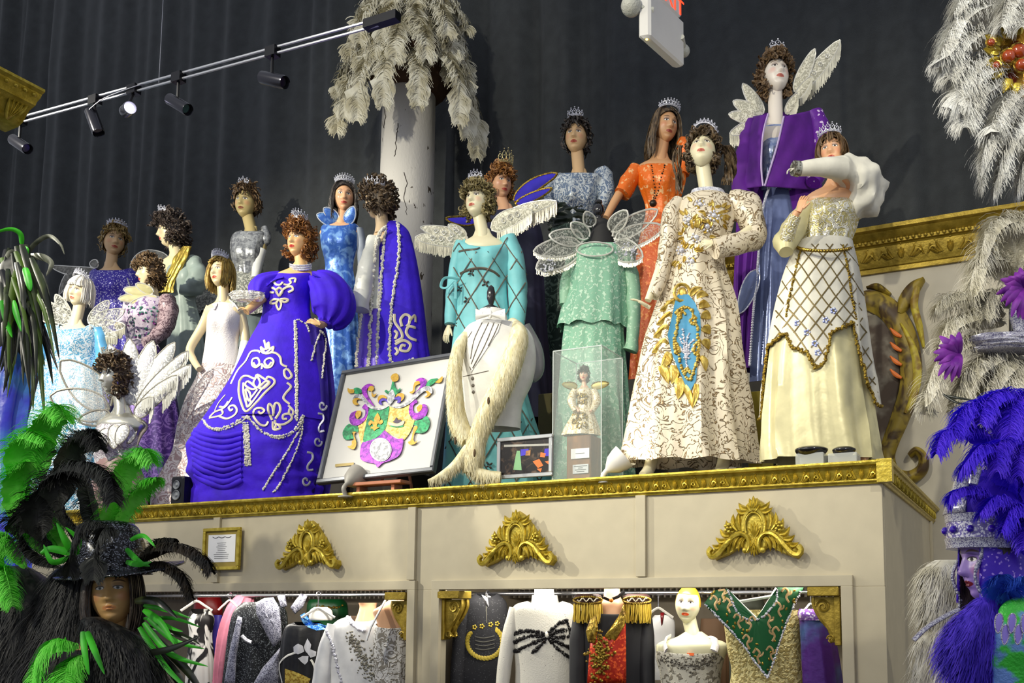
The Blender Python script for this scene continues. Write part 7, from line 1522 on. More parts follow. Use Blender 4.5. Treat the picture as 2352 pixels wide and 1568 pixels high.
SLD = mat('silver_lace_dress', S(184, 180, 166), .5, .1, col2=S(120, 114, 100), pat='noise', scale=44, thr=.56, soft=.06, bump=.5, bscale=0); jb = gown(f, 'dress', [(1490, 1508, 1662), (1510, 1506, 1664), (1550, 1516, 1656), (1640, 1524, 1650)], SLD, dip=10, ry=.56, folds=())
for ps in (((1530, 1494), (1526, 1480), (1530, 1466), (1538, 1462)), ((1640, 1494), (1644, 1480), (1640, 1466), (1632, 1462))): g = G(); g.tube([f.p(x, y, -.10 + .03 * i) for i, (x, y) in enumerate(ps)], 9 * f.k, 8, .3); f.add('strap', g, MATS['white_beaded'])
bv = jb.bvh(); g = G(); rb = random.Random(3)
for _ in range(110):
    x = rb.uniform(1518, 1650); y = 1506 + 26 * (1 - abs((x - 1584) / 66)) + rb.gauss(0, 6); h = bv.ray_cast(C, ray(x, y).normalized())
    if h[0]: g.ball(h[0], rb.uniform(1.6, 3.2) * f.k, 5, 4)
f.beads('bead_garland', g, mat('pewter_bead', S(120, 116, 108), .3, .5)); g = G(); M_ = f.M; rows = []
for j in range(9):
    rows.append([M_ @ V((.080 * sin(a) * cos(e_), -.098 * cos(a) * cos(e_) + .004, .122 * sin(e_))) for a in [2 * pi * i / 32 for i in range(33)] for e_ in [lerp(.55 if cos(a) > .2 else -.1, pi / 2, j / 8)]])
g.grid(rows); f.add('yellow_cap', g, mat('yellow_gloss', S(226, 178, 50), .25), 60); g = G(); h = bv.ray_cast(C, ray(1586, 1502).normalized()); g.box(h[0] if h[0] else f.p(1586, 1502, -.12), (16 * f.k, .006, 6 * f.k)); f.add('orange_tag', g, mat('orange_tag', S(226, 100, 40), .5), 0)
f = garment('green_gold_gown', 'emerald and gold sequinned gown with deep embroidered V neck', 'gown', 1752, .18)
GD = mat('gold_lace', S(196, 184, 130), .4, .2, col2=S(150, 134, 80), pat='noise', scale=60, thr=.5, soft=.08, bump=.5, bscale=0); jb = gown(f, 'gown', [(1400, 1660, 1838), (1440, 1664, 1838), (1500, 1672, 1838), (1540, 1680, 1840), (1600, 1672, 1846)], GD, ry=.36, full=False, folds=((4, .03, 0),)); EMG = mat('emerald_velvet', S(14, 84, 40), .55, sheen=.3)
yk = sheet(f, TD((560, 860), (640, 760), (740, 745), (820, 930), (960, 980), (1110, 850), (1130, 735), (1330, 735), (1250, 880), (1200, 1010), (1110, 1280), (1050, 1440), (960, 1320), (860, 1180), (700, 1010)), EMG, 'green_yoke', d=-.17, bulge=.03); sb_ = yk.bvh(); g = G()
for ln in (((560, 860), (700, 1000), (860, 1180), (1050, 1440), (1110, 1280), (1200, 1010), (1320, 740)), ((740, 750), (820, 930), (970, 980), (1110, 850), (1130, 740))): trace(sb_, [(lerp(q[0], 1750, .03), lerp(q[1], 1450, .03)) for q in TD(*ln)], 3.2, f.k, g=g, sub=8, bead=3.4)
f.beads('silver_edging', g, SILVER); g = G()
for cx_, cy_, s_ in ((640, 850, 1), (740, 870, 1), (820, 990, 1), (930, 1010, -1), (1050, 990, 1), (1130, 900, 1), (1190, 790, 1), (890, 1150, 1), (1110, 1090, -1), (970, 1260, 1), (1070, 1240, 1), (700, 780, 1)):
    trace(sb_, TD((cx_ - 30 * s_, cy_ - 20), (cx_ - 5 * s_, cy_ - 50), (cx_ + 22 * s_, cy_ - 20), (cx_ + 5 * s_, cy_ + 20), (cx_ + 25 * s_, cy_ + 60)), 2.6, f.k, g=g); trace(sb_, TD((cx_ + 5 * s_, cy_ + 10), (cx_ + 40 * s_, cy_ - 5), (cx_ + 45 * s_, cy_ - 30)), 2.2, f.k, g=g)
f.pieces('gold_vine', g, mat('pink_gold_cord', S(206, 172, 120), .35, .4)); g = G(); rb = random.Random(8)
for _ in range(46):
    t = rb.random(); x, y = TD((rb.choice((lerp(650, 1040, t), lerp(1290, 1060, t))) + rb.uniform(-60, 60), lerp(760, 1380, t)))[0]; h = sb_.ray_cast(C, ray(x, y).normalized())
    if h[0]: g.ball(h[0], (5 * f.k, 2 * f.k, 3 * f.k), 6, 4, Matrix.Rotation(rb.uniform(0, 3), 3, 'Y'))
f.beads('gold_sequin_leaf', g, GTRIM)
for a, b in (((730, 745), (960, 970)), ((1120, 740), (985, 965)), ((805, 850), (1100, 800))): g = G(); A2, B2 = TD(a)[0], TD(b)[0]; g.tube([f.p(*A2, -.10), f.p(*B2, -.10)], 4 * f.k, 8, .7); tag(g.obj('hanger_arm', WHITEP, None), {730: 'white hanger arm on the left of the green V neck', 1120: 'white hanger arm on the right of the green V neck', 805: 'white hanger crossbar across the green V neck'}[a[0]], 'hanger', 'hanger arms in the green gown')
f = garment('purple_satin_gown', 'iridescent purple satin gown with sequinned neckband beside the corbel', 'gown', 1882, .22)
PSN = mat('iridescent_purple', S(72, 36, 110), .25, .35, col2=S(70, 110, 150), pat='noise', scale=5, thr=.6, soft=.12, bump=.4, bscale=16); gown(f, 'gown', [(1412, 1838, 1904), (1430, 1836, 1916), (1470, 1838, 1920), (1540, 1842, 1930), (1640, 1844, 1940)], PSN, ry=.5, folds=((5, .05, 0), (9, .04, 1)))
g = f.loft([(1398, 1836, 1900, .6), (1410, 1832, 1906, .65), (1424, 1836, 1908, .65)], n=32); f.add('neckband', g, mat('purple_sequin_band', S(120, 80, 160), .3, .4, col2=S(220, 210, 230), pat='sequin', scale=110, thr=.75, soft=.1), 60); hanger(1862, 1386, 20, .22, 'white hanger in the purple satin gown')
f = garment('grey_dress', 'grey green dress glimpsed behind the emerald gown', 'dress', 1700, .7); gown(f, 'body', [(1376, 1676, 1752), (1420, 1660, 1760), (1640, 1650, 1770)], mat('grey_green', S(84, 88, 76), .6))
f = garment('brown_dress', 'brown and rust dress hanging behind the pale mannequin', 'dress', 1640, .6); gown(f, 'body', [(1420, 1610, 1672), (1480, 1606, 1676), (1640, 1600, 1680)], mat('rust_cloth', S(96, 70, 46), .6))
# ------------------------------------------------------------------ plumes on the column
OW = mat('ostrich_white', S(222, 218, 198), .8, col2=S(188, 180, 150), pat='noise', scale=10, thr=.5, soft=.2); OB = mat('ostrich_black', S(22, 22, 22), .6, col2=S(52, 54, 48), pat='noise', scale=18, thr=.5, soft=.2)
OGR = mat('ostrich_green', S(88, 220, 44), .7, col2=S(140, 240, 96), pat='noise', scale=12, thr=.5, soft=.2); OPU = mat('ostrich_purple', S(64, 24, 226), .7, col2=S(96, 54, 240), pat='noise', scale=12, thr=.5, soft=.2); OSW = mat('ostrich_snow', S(228, 228, 224), .8, col2=S(200, 198, 190), pat='noise', scale=10, thr=.5, soft=.2)
cp = thing('column_plumes', 'ring of drooping white ostrich plumes crowning the cracked column', 'feathers', (c0.x, 2.0, 6.3)); rf = random.Random(11); cc = V((c0.x, 2.0, 0))
for tier, (z_, n_, r0, r1, dr) in enumerate(((6.30, 15, .42, .60, .62), (6.52, 15, .46, .56, .42), (6.74, 14, .42, .52, .34), (6.95, 12, .36, .44, .2))):
    for i in range(n_):
        a = 2 * pi * (i + .5 * (tier % 2)) / n_ + rf.uniform(-.12, .12) ; d = V((cos(a), sin(a), 0)); q = rf.uniform(.85, 1.15)
        if d.dot(C - cc) < -2.5: continue
        feather([cc + d * .22 + UP * z_, cc + d * r0 * .85 * q + UP * (z_ + .10), cc + d * r1 * q + UP * (z_ - dr * .35), cc + d * (r1 * q * 1.04) + UP * (z_ - dr * rf.uniform(.85, 1.15))], .16, OW, cp, barbs=85, droop=.5, seed=tier * 40 + i, bw=.010, fuzz=.5)

# ------------------------------------------------------------------ painted swirl prop on the wall
yp = 2.33; YV = V((0, 1, 0)); e = thing('painted_mask', 'painted golden swirl mask cutout fixed to the cream wall', 'prop', PY(2080, 1110, yp))
PG = mat('painted_gold', S(150, 128, 40), .5, col2=S(70, 50, 22), pat='streak', scale=10, thr=.52, soft=.12, dist=1.2, stretch=(1, 1, .6)); PG2 = mat('painted_yellow', S(196, 178, 60), .5, col2=S(140, 110, 40), pat='streak', scale=12, thr=.5, soft=.15, dist=.8)
def band(name, pts, m_, th=.05, d=0.0, n=7):
    q = cr(pts, n); rows = []
    for i, (x, y, w_) in enumerate(q):
        x0, y0 = q[max(i - 1, 0)][:2]; x1, y1 = q[min(i + 1, len(q) - 1)][:2]; L_ = sqrt((x1 - x0) ** 2 + (y1 - y0) ** 2) + 1e-6; nx_, ny_ = -(y1 - y0) / L_, (x1 - x0) / L_
        a, b = PY(x - nx_ * w_, y - ny_ * w_, yp), PY(x + nx_ * w_, y + ny_ * w_, yp); m0 = (a + b) / 2; rows.append([a + YV * (d + th), a + YV * d, a.lerp(b, .25) - YV * (th * .5 - d), m0 - YV * (th * .7 - d), a.lerp(b, .75) - YV * (th * .5 - d), b + YV * d, b + YV * (d + th)])
    g = G(); g.loft(rows); return g.obj(name, m_, e, 50)
band('crescent', [(1960, 690, 14), (2000, 690, 24), (2045, 715, 27), (2078, 770, 26), (2092, 840, 25), (2086, 900, 22), (2066, 960, 20), (2046, 1010, 18), (2036, 1050, 18), (2052, 1086, 17), (2086, 1096, 15), (2116, 1078, 13), (2120, 1050, 11), (2104, 1034, 9), (2088, 1046, 6)], PG); band('highlight_band', [(2070, 745, 3), (2098, 800, 8), (2108, 860, 10), (2098, 915, 8), (2080, 950, 3)], PG2, .02, -.035); band('horn', [(2066, 720, 8), (2080, 690, 16), (2100, 660, 14), (2122, 640, 4)], PG, .04, -.01); band('horn_stem', [(2106, 660, 8), (2100, 700, 9), (2112, 750, 8), (2122, 800, 3)], PG2, .03, -.02); band('leaf_tip', [(1990, 660, 2), (2015, 658, 8), (2045, 676, 4)], PG, .03)
f = Fig.__new__(Fig); f.h = hof(2060, yp); f.k = f.h / FP; f.R = V((1, 0, 0)); f.A = YV; f.e = e; f.p = lambda x, y, d=0.0: PY(x, y, yp + d)
g = f.loft([(725, 1960, 2040, .1), (780, 1950, 2062, .1), (860, 1950, 2068, .1), (960, 1960, 2050, .1), (1080, 1970, 2020, .1)], n=28, dd=.02, cap=True); g.obj('dark_face', mat('painted_brown', S(66, 50, 34), .6, col2=S(120, 112, 96), pat='noise', scale=6, thr=.56, soft=.1), e, 50)
for i, y in enumerate((768, 800, 832, 862)): band('flame_stroke', [(2046, y - 12, 2), (2058, y, 5), (2072, y + 8, 3)], mat('painted_orange', S(226, 120, 50), .5), .01, -.03)

# ------------------------------------------------------------------ showgirl with green and black plumes (left foreground)
hS = 3.8; kS = hS / FP
f = Fig('showgirl_mannequin', 'mannequin in black fur with sequinned black hat and green and black ostrich plumes', 'mannequin', hS, (220, 0.0), None, skin('showgirl', S(206, 164, 104), S(206, 140, 84), eye=S(96, 104, 96), shade=S(140, 110, 80)))
f.head(262, 1362, 140, 14, 6, -4, (250, 1470)); f.bust([(1450, 220, 280), (1480, 180, 320), (1520, 150, 350), (1600, 160, 340), (1800, 170, 330)]); f.done()
BF = mat('black_fur', S(18, 18, 19), .55, col2=S(66, 64, 60), pat='streak', scale=30, thr=.6, soft=.15, stretch=(1, 1, .3))
bd_ = gown(f, 'gown', [(1490, 150, 340), (1600, 110, 370), (1800, 90, 390), (2200, 60, 420)], BLACKV)
def furmass(nm, prof, n, ln, dirv, dd=0.0, ry=.7, m_=BF, fg=None, jit=.5, bw=.004, out=.7):
    fg = fg or f; g = fg.loft(prof, n=32, rows=18, wob=.15, dd=dd, ry=ry, cap=True); o_ = fg.add(nm, g, m_, 60); furry(g, n, ln, m_, fg.e, nm + '_pile', dirv, out, n, bw, jit, 4, .15)
furmass('long_black_hair', [(1296, 150, 190), (1310, 130, 236), (1345, 110, 236), (1400, 80, 236), (1470, 60, 232), (1568, 40, 240), (1680, 30, 260)], 5200, .13, V((-.2, 0, -1)), .06)
furmass('fur_boa', [(1416, 200, 226), (1426, 186, 250), (1450, 190, 300), (1490, 210, 350), (1540, 220, 376), (1620, 230, 390)], 4200, .09, V((.3, 0, -1)), -.12)
furmass('fur_cape', [(1300, 10, 60), (1325, -30, 100), (1380, -80, 130), (1470, -90, 140), (1568, -80, 150), (1700, -80, 160)], 4200, .12, V((-.3, 0, -1)), .1)
wig(f, 'bob', HR['black'], 30, 1.0, part=.1, fringe=.04, length=-.16)
# hat
HB = mat('hat_sequin', S(16, 16, 20), .25, .3, col2=S(120, 126, 140), pat='sequin', scale=260, thr=.8, soft=.08, bump=.7)
g = f.loft([(1196, 226, 276, .8), (1204, 196, 306, .85), (1250, 178, 326, .9), (1290, 170, 334, .95), (1318, 162, 342, 1.0)], n=40, wob=.12, cap=True); f.add('hat_crown', g, HB, 60)
rows = []
for i in range(41):
    a = 2 * pi * i / 40; row = []
    for j in range(6):
        u = j / 5; rx = lerp(78, 135, u); x = 256 + rx * cos(a) + (34 * u * max(0, cos(a)) ** 2); y = 1312 + (10 * u) * sin(a) * -1 - 22 * u * max(0, cos(a)) ** 2 + 16 * u * max(0, -cos(a)); row.append(f.p(x, y, .0 + sin(a) * rx * kS * .95 - .02 * u))
    rows.append(row)
g = G(); g.grid(rows); f.add('hat_brim', g, HB, 60, .008)
def FS_(pts, w_, m_, nm='ostrich_plume', h=hS, par=None, **k):
    kw = dict(barbs=130, droop=.5, bw=.0034, shaft=.003); kw.update(k); feather(fpath(h, pts), w_ * h / FP, m_, par or f.e, nm, seed=int(abs(pts[0][0] * 7 + pts[-1][1] * 13)), **kw)
for pts, w_ in (([(150, 1260, 0), (110, 1120, .02), (90, 1000, -.02), (130, 930, -.08), (150, 960, -.14)], 70), ([(140, 1260, 0), (70, 1150, .0), (45, 1040, -.04), (70, 990, -.1), (110, 1010, -.16)], 62), ([(120, 1280, .02), (50, 1190, 0), (40, 1090, -.06), (64, 1060, -.12)], 56), ([(240, 1250, .04), (262, 1150, .02), (290, 1060, 0), (330, 1030, -.05), (352, 1060, -.08)], 60), ([(250, 1250, .02), (290, 1160, 0), (330, 1110, -.03), (362, 1096, -.06)], 42), ([(60, 1300, 0), (20, 1230, 0), (-20, 1240, -.05), (-10, 1330, -.1)], 60), ([(40, 1330, 0), (10, 1300, -.05), (20, 1340, -.12), (30, 1390, -.14)], 44), ([(180, 1480, -.2), (130, 1470, -.25), (90, 1510, -.28), (70, 1580, -.3)], 60), ([(200, 1500, -.2), (160, 1520, -.26), (150, 1570, -.3), (150, 1640, -.3)], 56)): FS_(pts, w_, OGR)
for pts, w_ in (([(260, 1210, -.24), (200, 1200, -.28), (170, 1250, -.3), (160, 1320, -.3)], 44), ([(270, 1220, -.26), (240, 1215, -.32), (220, 1260, -.34), (214, 1330, -.34)], 40), ([(170, 1240, -.04), (140, 1130, -.06), (160, 1020, -.08), (210, 990, -.12), (232, 1030, -.18)], 56), ([(210, 1240, -.1), (150, 1180, -.14), (130, 1090, -.18), (190, 1060, -.22), (250, 1090, -.26), (262, 1150, -.28)], 66), ([(150, 1280, -.06), (90, 1210, -.1), (100, 1120, -.14), (150, 1090, -.18)], 60), ([(140, 1300, -.05), (70, 1260, -.06), (40, 1200, -.08), (60, 1150, -.1)], 50), ([(230, 1250, 0), (200, 1120, .04), (180, 1010, .05), (210, 985, .04)], 50)): FS_(pts, w_, OB)
BRB = mat('brown_black_plume', S(48, 38, 24), .6, col2=S(24, 22, 18), pat='noise', scale=14, thr=.5, soft=.15)
for pts, w_ in (([(310, 1290, -.1), (360, 1252, -.14), (420, 1250, -.16), (470, 1280, -.18), (486, 1310, -.19)], 46), ([(320, 1300, -.08), (370, 1290, -.12), (420, 1320, -.14), (440, 1370, -.15)], 40), ([(330, 1280, -.06), (360, 1240, -.1), (400, 1236, -.12)], 30)): FS_(pts, w_, BRB, barbs=90)
QG = mat('quill_green', S(70, 200, 40), .45, col2=S(40, 140, 26), pat='noise', scale=8, thr=.5, soft=.2); QB = mat('quill_black', S(24, 28, 20), .3, col2=S(70, 84, 40), pat='streak', scale=8, thr=.6, soft=.15, stretch=(1, 1, .4))
def Q(pts, w_, m_, h=hS, par=None, nm='coque_feather'): quill(fpath(h, pts), w_ * h / FP, m_, par or f.e, nm, seed=int(pts[0][0] + pts[-1][1]))
for pts, w_ in (([(170, 1270, -.2), (150, 1240, -.24), (130, 1200, -.26)], 16), ([(172, 1272, -.2), (120, 1260, -.24), (92, 1270, -.26)], 16), ([(170, 1275, -.2), (180, 1240, -.24), (150, 1210, -.28)], 14), ([(160, 1280, -.2), (120, 1290, -.24), (100, 1250, -.26)], 14), ([(165, 1270, -.2), (170, 1262, -.26), (182, 1272, -.3)], 16),
                 ([(300, 1240, -.1), (330, 1230, -.14), (360, 1260, -.16)], 10), ([(290, 1260, -.14), (320, 1290, -.18), (345, 1300, -.18)], 12), ([(290, 1290, -.16), (320, 1296, -.2), (348, 1290, -.2)], 12), ([(330, 1390, -.1), (380, 1400, -.16), (440, 1420, -.2)], 10), ([(330, 1400, -.1), (370, 1430, -.16), (400, 1480, -.18)], 14), ([(340, 1420, -.1), (400, 1470, -.15), (470, 1490, -.18)], 12), ([(330, 1430, -.1), (390, 1500, -.15), (478, 1530, -.18)], 14), ([(340, 1410, -.1), (390, 1440, -.14), (420, 1450, -.16)], 9), ([(320, 1440, -.1), (380, 1530, -.14), (440, 1590, -.16)], 13), ([(330, 1420, -.06), (400, 1420, -.1), (460, 1440, -.12)], 8), ([(190, 1450, -.25), (195, 1500, -.28), (205, 1550, -.28)], 12), ([(200, 1450, -.26), (220, 1500, -.3), (240, 1548, -.3)], 14)): Q(pts, w_, QG)
for pts, w_ in (([(310, 1380, -.12), (360, 1380, -.2), (408, 1420, -.22)], 18), ([(330, 1500, -.12), (390, 1490, -.2), (460, 1460, -.22)], 16), ([(340, 1440, -.1), (420, 1460, -.12), (460, 1480, -.14)], 12), ([(350, 1460, -.08), (430, 1540, -.1), (470, 1600, -.12)], 20), ([(340, 1480, -.06), (410, 1560, -.08), (430, 1640, -.1)], 24)): Q(pts, w_, QB)

# ------------------------------------------------------------------ coque headdress at the far left with blue satin cape
hL = 4.6; f = Fig('feather_headdress', 'tall headdress of hanging black coque feathers with green quills and blue satin cape', 'headdress', hL, (-20, 0.0), None, None); kL = hL / FP
g = f.loft([(590, 20, 74, .8), (640, -10, 84, .8), (700, -40, 70, .8), (780, -60, 50, .7), (860, -70, 40, .6)], n=28, cap=True, wob=.2); f.add('feather_base', g, mat('base_feather', S(16, 20, 16), .5), 60)
f.add('cape', f.loft([(780, -90, 40, .5), (840, -100, 78, .5), (920, -110, 66, .5), (1010, -120, 56, .5), (1200, -130, 70, .5), (1500, -140, 60, .5), (2100, -150, 60, .5)], n=60, rows=40, folds=((9, .10, 0), (15, .06, 1)), fp=.4), mat('blue_violet_satin', S(60, 60, 214), .3, col2=S(70, 140, 220), pat='noise', scale=4, thr=.55, soft=.1, bump=.4, bscale=14), 60)
rq = random.Random(21)
for i in range(64):
    x0, y0 = rq.uniform(0, 78), rq.uniform(560, 720); x1 = x0 + rq.uniform(-45, 62) * (.5 + (x0 + 10) / 90); L_ = rq.uniform(130, 250) * (1 if x0 > 20 else .8); d = rq.uniform(-.2, .05)
    Q([(x0, y0, d), (lerp(x0, x1, .55) + rq.uniform(-4, 10), y0 + L_ * .4, d - .05), (x1, y0 + L_, d - .04)], rq.uniform(9, 17), rq.choice((QB, QB, QB, QB, mat('quill_jet', S(14, 14, 18), .25), mat('quill_olive', S(70, 96, 24), .4))), hL, f.e)
for pts, w_ in (([(58, 590, 0), (80, 560, -.05), (112, 542, -.08), (138, 560, -.1), (148, 584, -.1)], 10), ([(60, 590, 0), (96, 590, -.05), (118, 606, -.08), (106, 634, -.1)], 16), ([(56, 585, 0), (24, 580, -.04), (10, 620, -.06), (12, 650, -.06)], 12), ([(66, 610, -.1), (90, 640, -.14), (104, 680, -.16), (112, 712, -.16)], 24), ([(60, 600, -.05), (78, 630, -.14), (78, 690, -.16)], 22)): Q(pts, w_, mat('quill_smoke', S(96, 98, 84), .5, col2=S(54, 58, 44), pat='streak', scale=20, thr=.5, soft=.2), hL, f.e)
for pts, w_ in (([(52, 600, -.1), (62, 575, -.12), (58, 565, -.12)], 10), ([(50, 560, -.05), (46, 536, -.08), (20, 526, -.1), (-30, 540, -.1)], 12), ([(58, 615, -.2), (66, 650, -.22), (70, 668, -.22)], 16), ([(4, 690, -.2), (16, 740, -.22), (28, 775, -.22)], 14), ([(30, 690, -.2), (40, 730, -.22), (52, 765, -.22)], 13)): Q(pts, w_, QG, hL, f.e)
g = G(); g.tube([f.p(-20, 700, .05), f.p(-20, 2080, .05)], .03, 8); f.add('stand_pole', g, BLACKM)
for pts in ([(20, 880, .12), (10, 930, .1), (0, 980, .1)], [(-10, 900, .1), (-20, 960, .1), (10, 1020, .1)]): FS_(pts, 40, OB, h=hL, par=f.e)

# ------------------------------------------------------------------ purple plumed helmet figure (right foreground)
hP = 3.3; f = Fig('plumed_mannequin', 'lilac faced mannequin in profile under a jewelled helmet with purple ostrich plumes', 'mannequin', hP, (2290, 0.0), None, skin('lilac', S(150, 122, 196), S(110, 20, 40), shade=S(80, 50, 120), eye=S(40, 30, 60))); kP = hP / FP  # violet light on the face is put into the skin colour
f.head(2272, 1296, 172, -84, 2, 0, (2300, 1430)); f.bust([(1400, 2270, 2336), (1440, 2240, 2380), (1500, 2200, 2430), (1600, 2200, 2430), (1800, 2220, 2410)]); f.done()
GLT = mat('silver_glitter', S(196, 196, 206), .25, .3, col2=S(110, 106, 140), pat='sequin', scale=330, thr=.6, soft=.1, bump=.7); PGL = mat('purple_glitter', S(70, 30, 190), .4, .1, col2=S(180, 150, 240), pat='sequin', scale=150, thr=.94, soft=.03)
HV2 = velvet('helmet_purple', S(60, 18, 200))
g = G(); rows = []
for j in range(12):
    v = j / 11; row = []
    for i in range(33):
        a = lerp(-2.35, 2.35, i / 32); zz = lerp(-.12, .075, v); r_ = .098 - .006 * v; row.append(f.M @ V((sin(a) * r_, cos(a) * r_ * 1.18 + .012, zz)))
    rows.append(row)
g.grid(rows); f.add('hood', g, PGL, 60, .006)
g = G(); [g.ball(f.M @ V((s_ * sin(2.35) * .100, cos(2.35) * .118 + .012 + .012 * sin(z_ * 40), z_)), rnd.uniform(.005, .009), 5, 4) for s_ in (-1, 1) for z_ in [lerp(-.13, .06, q / 40) for q in range(41)]]; f.beads('hood_edging', g, GLT)
for nm, z0_, z1_, r0_, r1_, m_ in (('brow_band', .045, .075, .112, .116, GLT), ('jewel_band', .075, .125, .112, .112, mat('jewel_band', S(120, 110, 170), .25, .3, col2=S(230, 228, 236), pat='sequin', scale=170, thr=.6, soft=.1, bump=.7)), ('upper_band', .125, .150, .114, .116, GLT), ('helmet_dome', .15, .29, .108, .03, HV2)):
    g = G(); g.loft([[f.M @ V((sin(a) * lerp(r0_, r1_, u ** 2), -cos(a) * lerp(r0_, r1_, u ** 2) * 1.15, lerp(z0_, z1_, u))) for a in [2 * pi * i / 40 for i in range(40)]] for u in [q / 8 for q in range(9)]]); f.add(nm, g, m_, 60)
for k_ in range(6):
    a = -1.2 + k_ * .48; g = G(); g.ball(f.M @ V((sin(a) * .115, -cos(a) * .132, .10)), .014, 8, 6); f.add('helmet_jewel', g, mat('violet_jewel', S(60, 20, 180), .1, coat=1.0))
g = G(); g.loft([[f.M @ V((sin(a) * .118 * (1 - .5 * u), -cos(a) * .135 * (1 - .3 * u), .15 + .13 * u)) for a in [lerp(-.62, .62, i / 12) for i in range(13)]] for u in [q / 6 for q in range(7)]], False, False); f.add('front_crest', g, GLT, 60, .008)
g = G(); g.loft([[f.M @ V((sin(a) * .096 * 1.0, -cos(a) * .10 + .01, lerp(-.10, .05, q / 6))) for a in [lerp(.75, 2.4, i / 10) for i in range(11)]] for q in range(7)], False, False); g.loft([[f.M @ V((-sin(a) * .090, -cos(a) * .10 + .01, lerp(-.14, .05, q / 6))) for a in [lerp(.75, 2.4, i / 10) for i in range(11)]] for q in range(7)], False, False); f.pieces('dark_hair', g, HR['black'])
furmass('purple_collar', [(1372, 2246, 2290), (1400, 2214, 2300), (1450, 2172, 2300), (1500, 2160, 2290), (1550, 2190, 2280), (1590, 2220, 2280)], 3600, .07, V((-.4, 0, -1)), -.08, .8, mat('purple_fur', S(52, 24, 176), .7, col2=S(90, 60, 220), pat='streak', scale=30, thr=.55, soft=.15, stretch=(1, 1, .3)), f)
gown(f, 'gown', [(1500, 2210, 2430), (1600, 2190, 2450), (1800, 2180, 2460), (2300, 2150, 2480)], HV2)
PK = mat('peacock_sequin', S(60, 190, 60), .4, .1, col2=S(110, 150, 220), pat='noise', scale=12, thr=.52, soft=.06, bump=.5, bscale=80)
f.add('shoulder_piece', f.loft([(1366, 2344, 2380, .5), (1376, 2318, 2400, .5), (1410, 2290, 2420, .5), (1470, 2272, 2430, .5), (1530, 2276, 2430, .4), (1590, 2286, 2430, .3)], n=36, dd=-.14, wob=.1, cap=True), PK, 60)
for i in range(5):
    p_ = (2296 + i * 15, 1432 + (i % 2) * 26); petal(f, (p_[0], p_[1] - 24), (p_[0] - 4, p_[1] + 22), 9, mat('lilac_eye', S(150, 130, 226), .4), GLT, 'sequin_petal', d0=-.30, d1=-.31)
for pts, w_ in (([(2310, 1380, -.1), (2290, 1340, -.16), (2300, 1320, -.2)], 40), ([(2330, 1390, -.1), (2320, 1350, -.16), (2345, 1325, -.2)], 40)): FS_(pts, w_, mat('ostrich_blue', S(60, 110, 230), .7), h=hP, par=f.e)
for pts, w_ in (([(2320, 1180, 0), (2300, 1040, 0), (2240, 980, -.08), (2170, 990, -.14), (2150, 1040, -.16)], 62), ([(2330, 1180, 0), (2320, 1000, .02), (2270, 920, -.06), (2210, 940, -.12), (2190, 1000, -.16)], 66), ([(2340, 1180, 0), (2350, 980, 0), (2320, 900, -.08), (2270, 910, -.14), (2250, 970, -.18)], 66), ([(2350, 1180, -.02), (2380, 1000, 0), (2370, 900, -.08), (2330, 920, -.16), (2320, 1000, -.2)], 66), ([(2330, 1180, -.05), (2300, 1060, -.14), (2260, 1020, -.2), (2220, 1060, -.22), (2210, 1080, -.22)], 54), ([(2350, 1180, -.05), (2340, 1060, -.16), (2300, 1010, -.22), (2290, 1080, -.24)], 56), ([(2360, 1190, -.05), (2380, 1060, -.18), (2350, 1020, -.24), (2340, 1090, -.26)], 56), ([(2340, 1260, -.1), (2300, 1170, -.14), (2240, 1120, -.16), (2190, 1130, -.18), (2180, 1160, -.18)], 44), ([(2360, 1270, -.12), (2340, 1180, -.2), (2290, 1140, -.22), (2250, 1180, -.24)], 52), ([(2370, 1280, -.14), (2370, 1190, -.22), (2330, 1160, -.26), (2300, 1220, -.28)], 54), ([(2380, 1300, -.12), (2390, 1200, -.2), (2360, 1180, -.26), (2350, 1260, -.28)], 50)): FS_(pts, w_, OPU, h=hP, par=f.e)
g = G(); g.tube([f.p(x, y, -.22) for x, y in ((2246, 1050), (2240, 1080), (2234, 1112))], [.012, .02, .016], 8); f.add('crystal_drop', g, GLT)

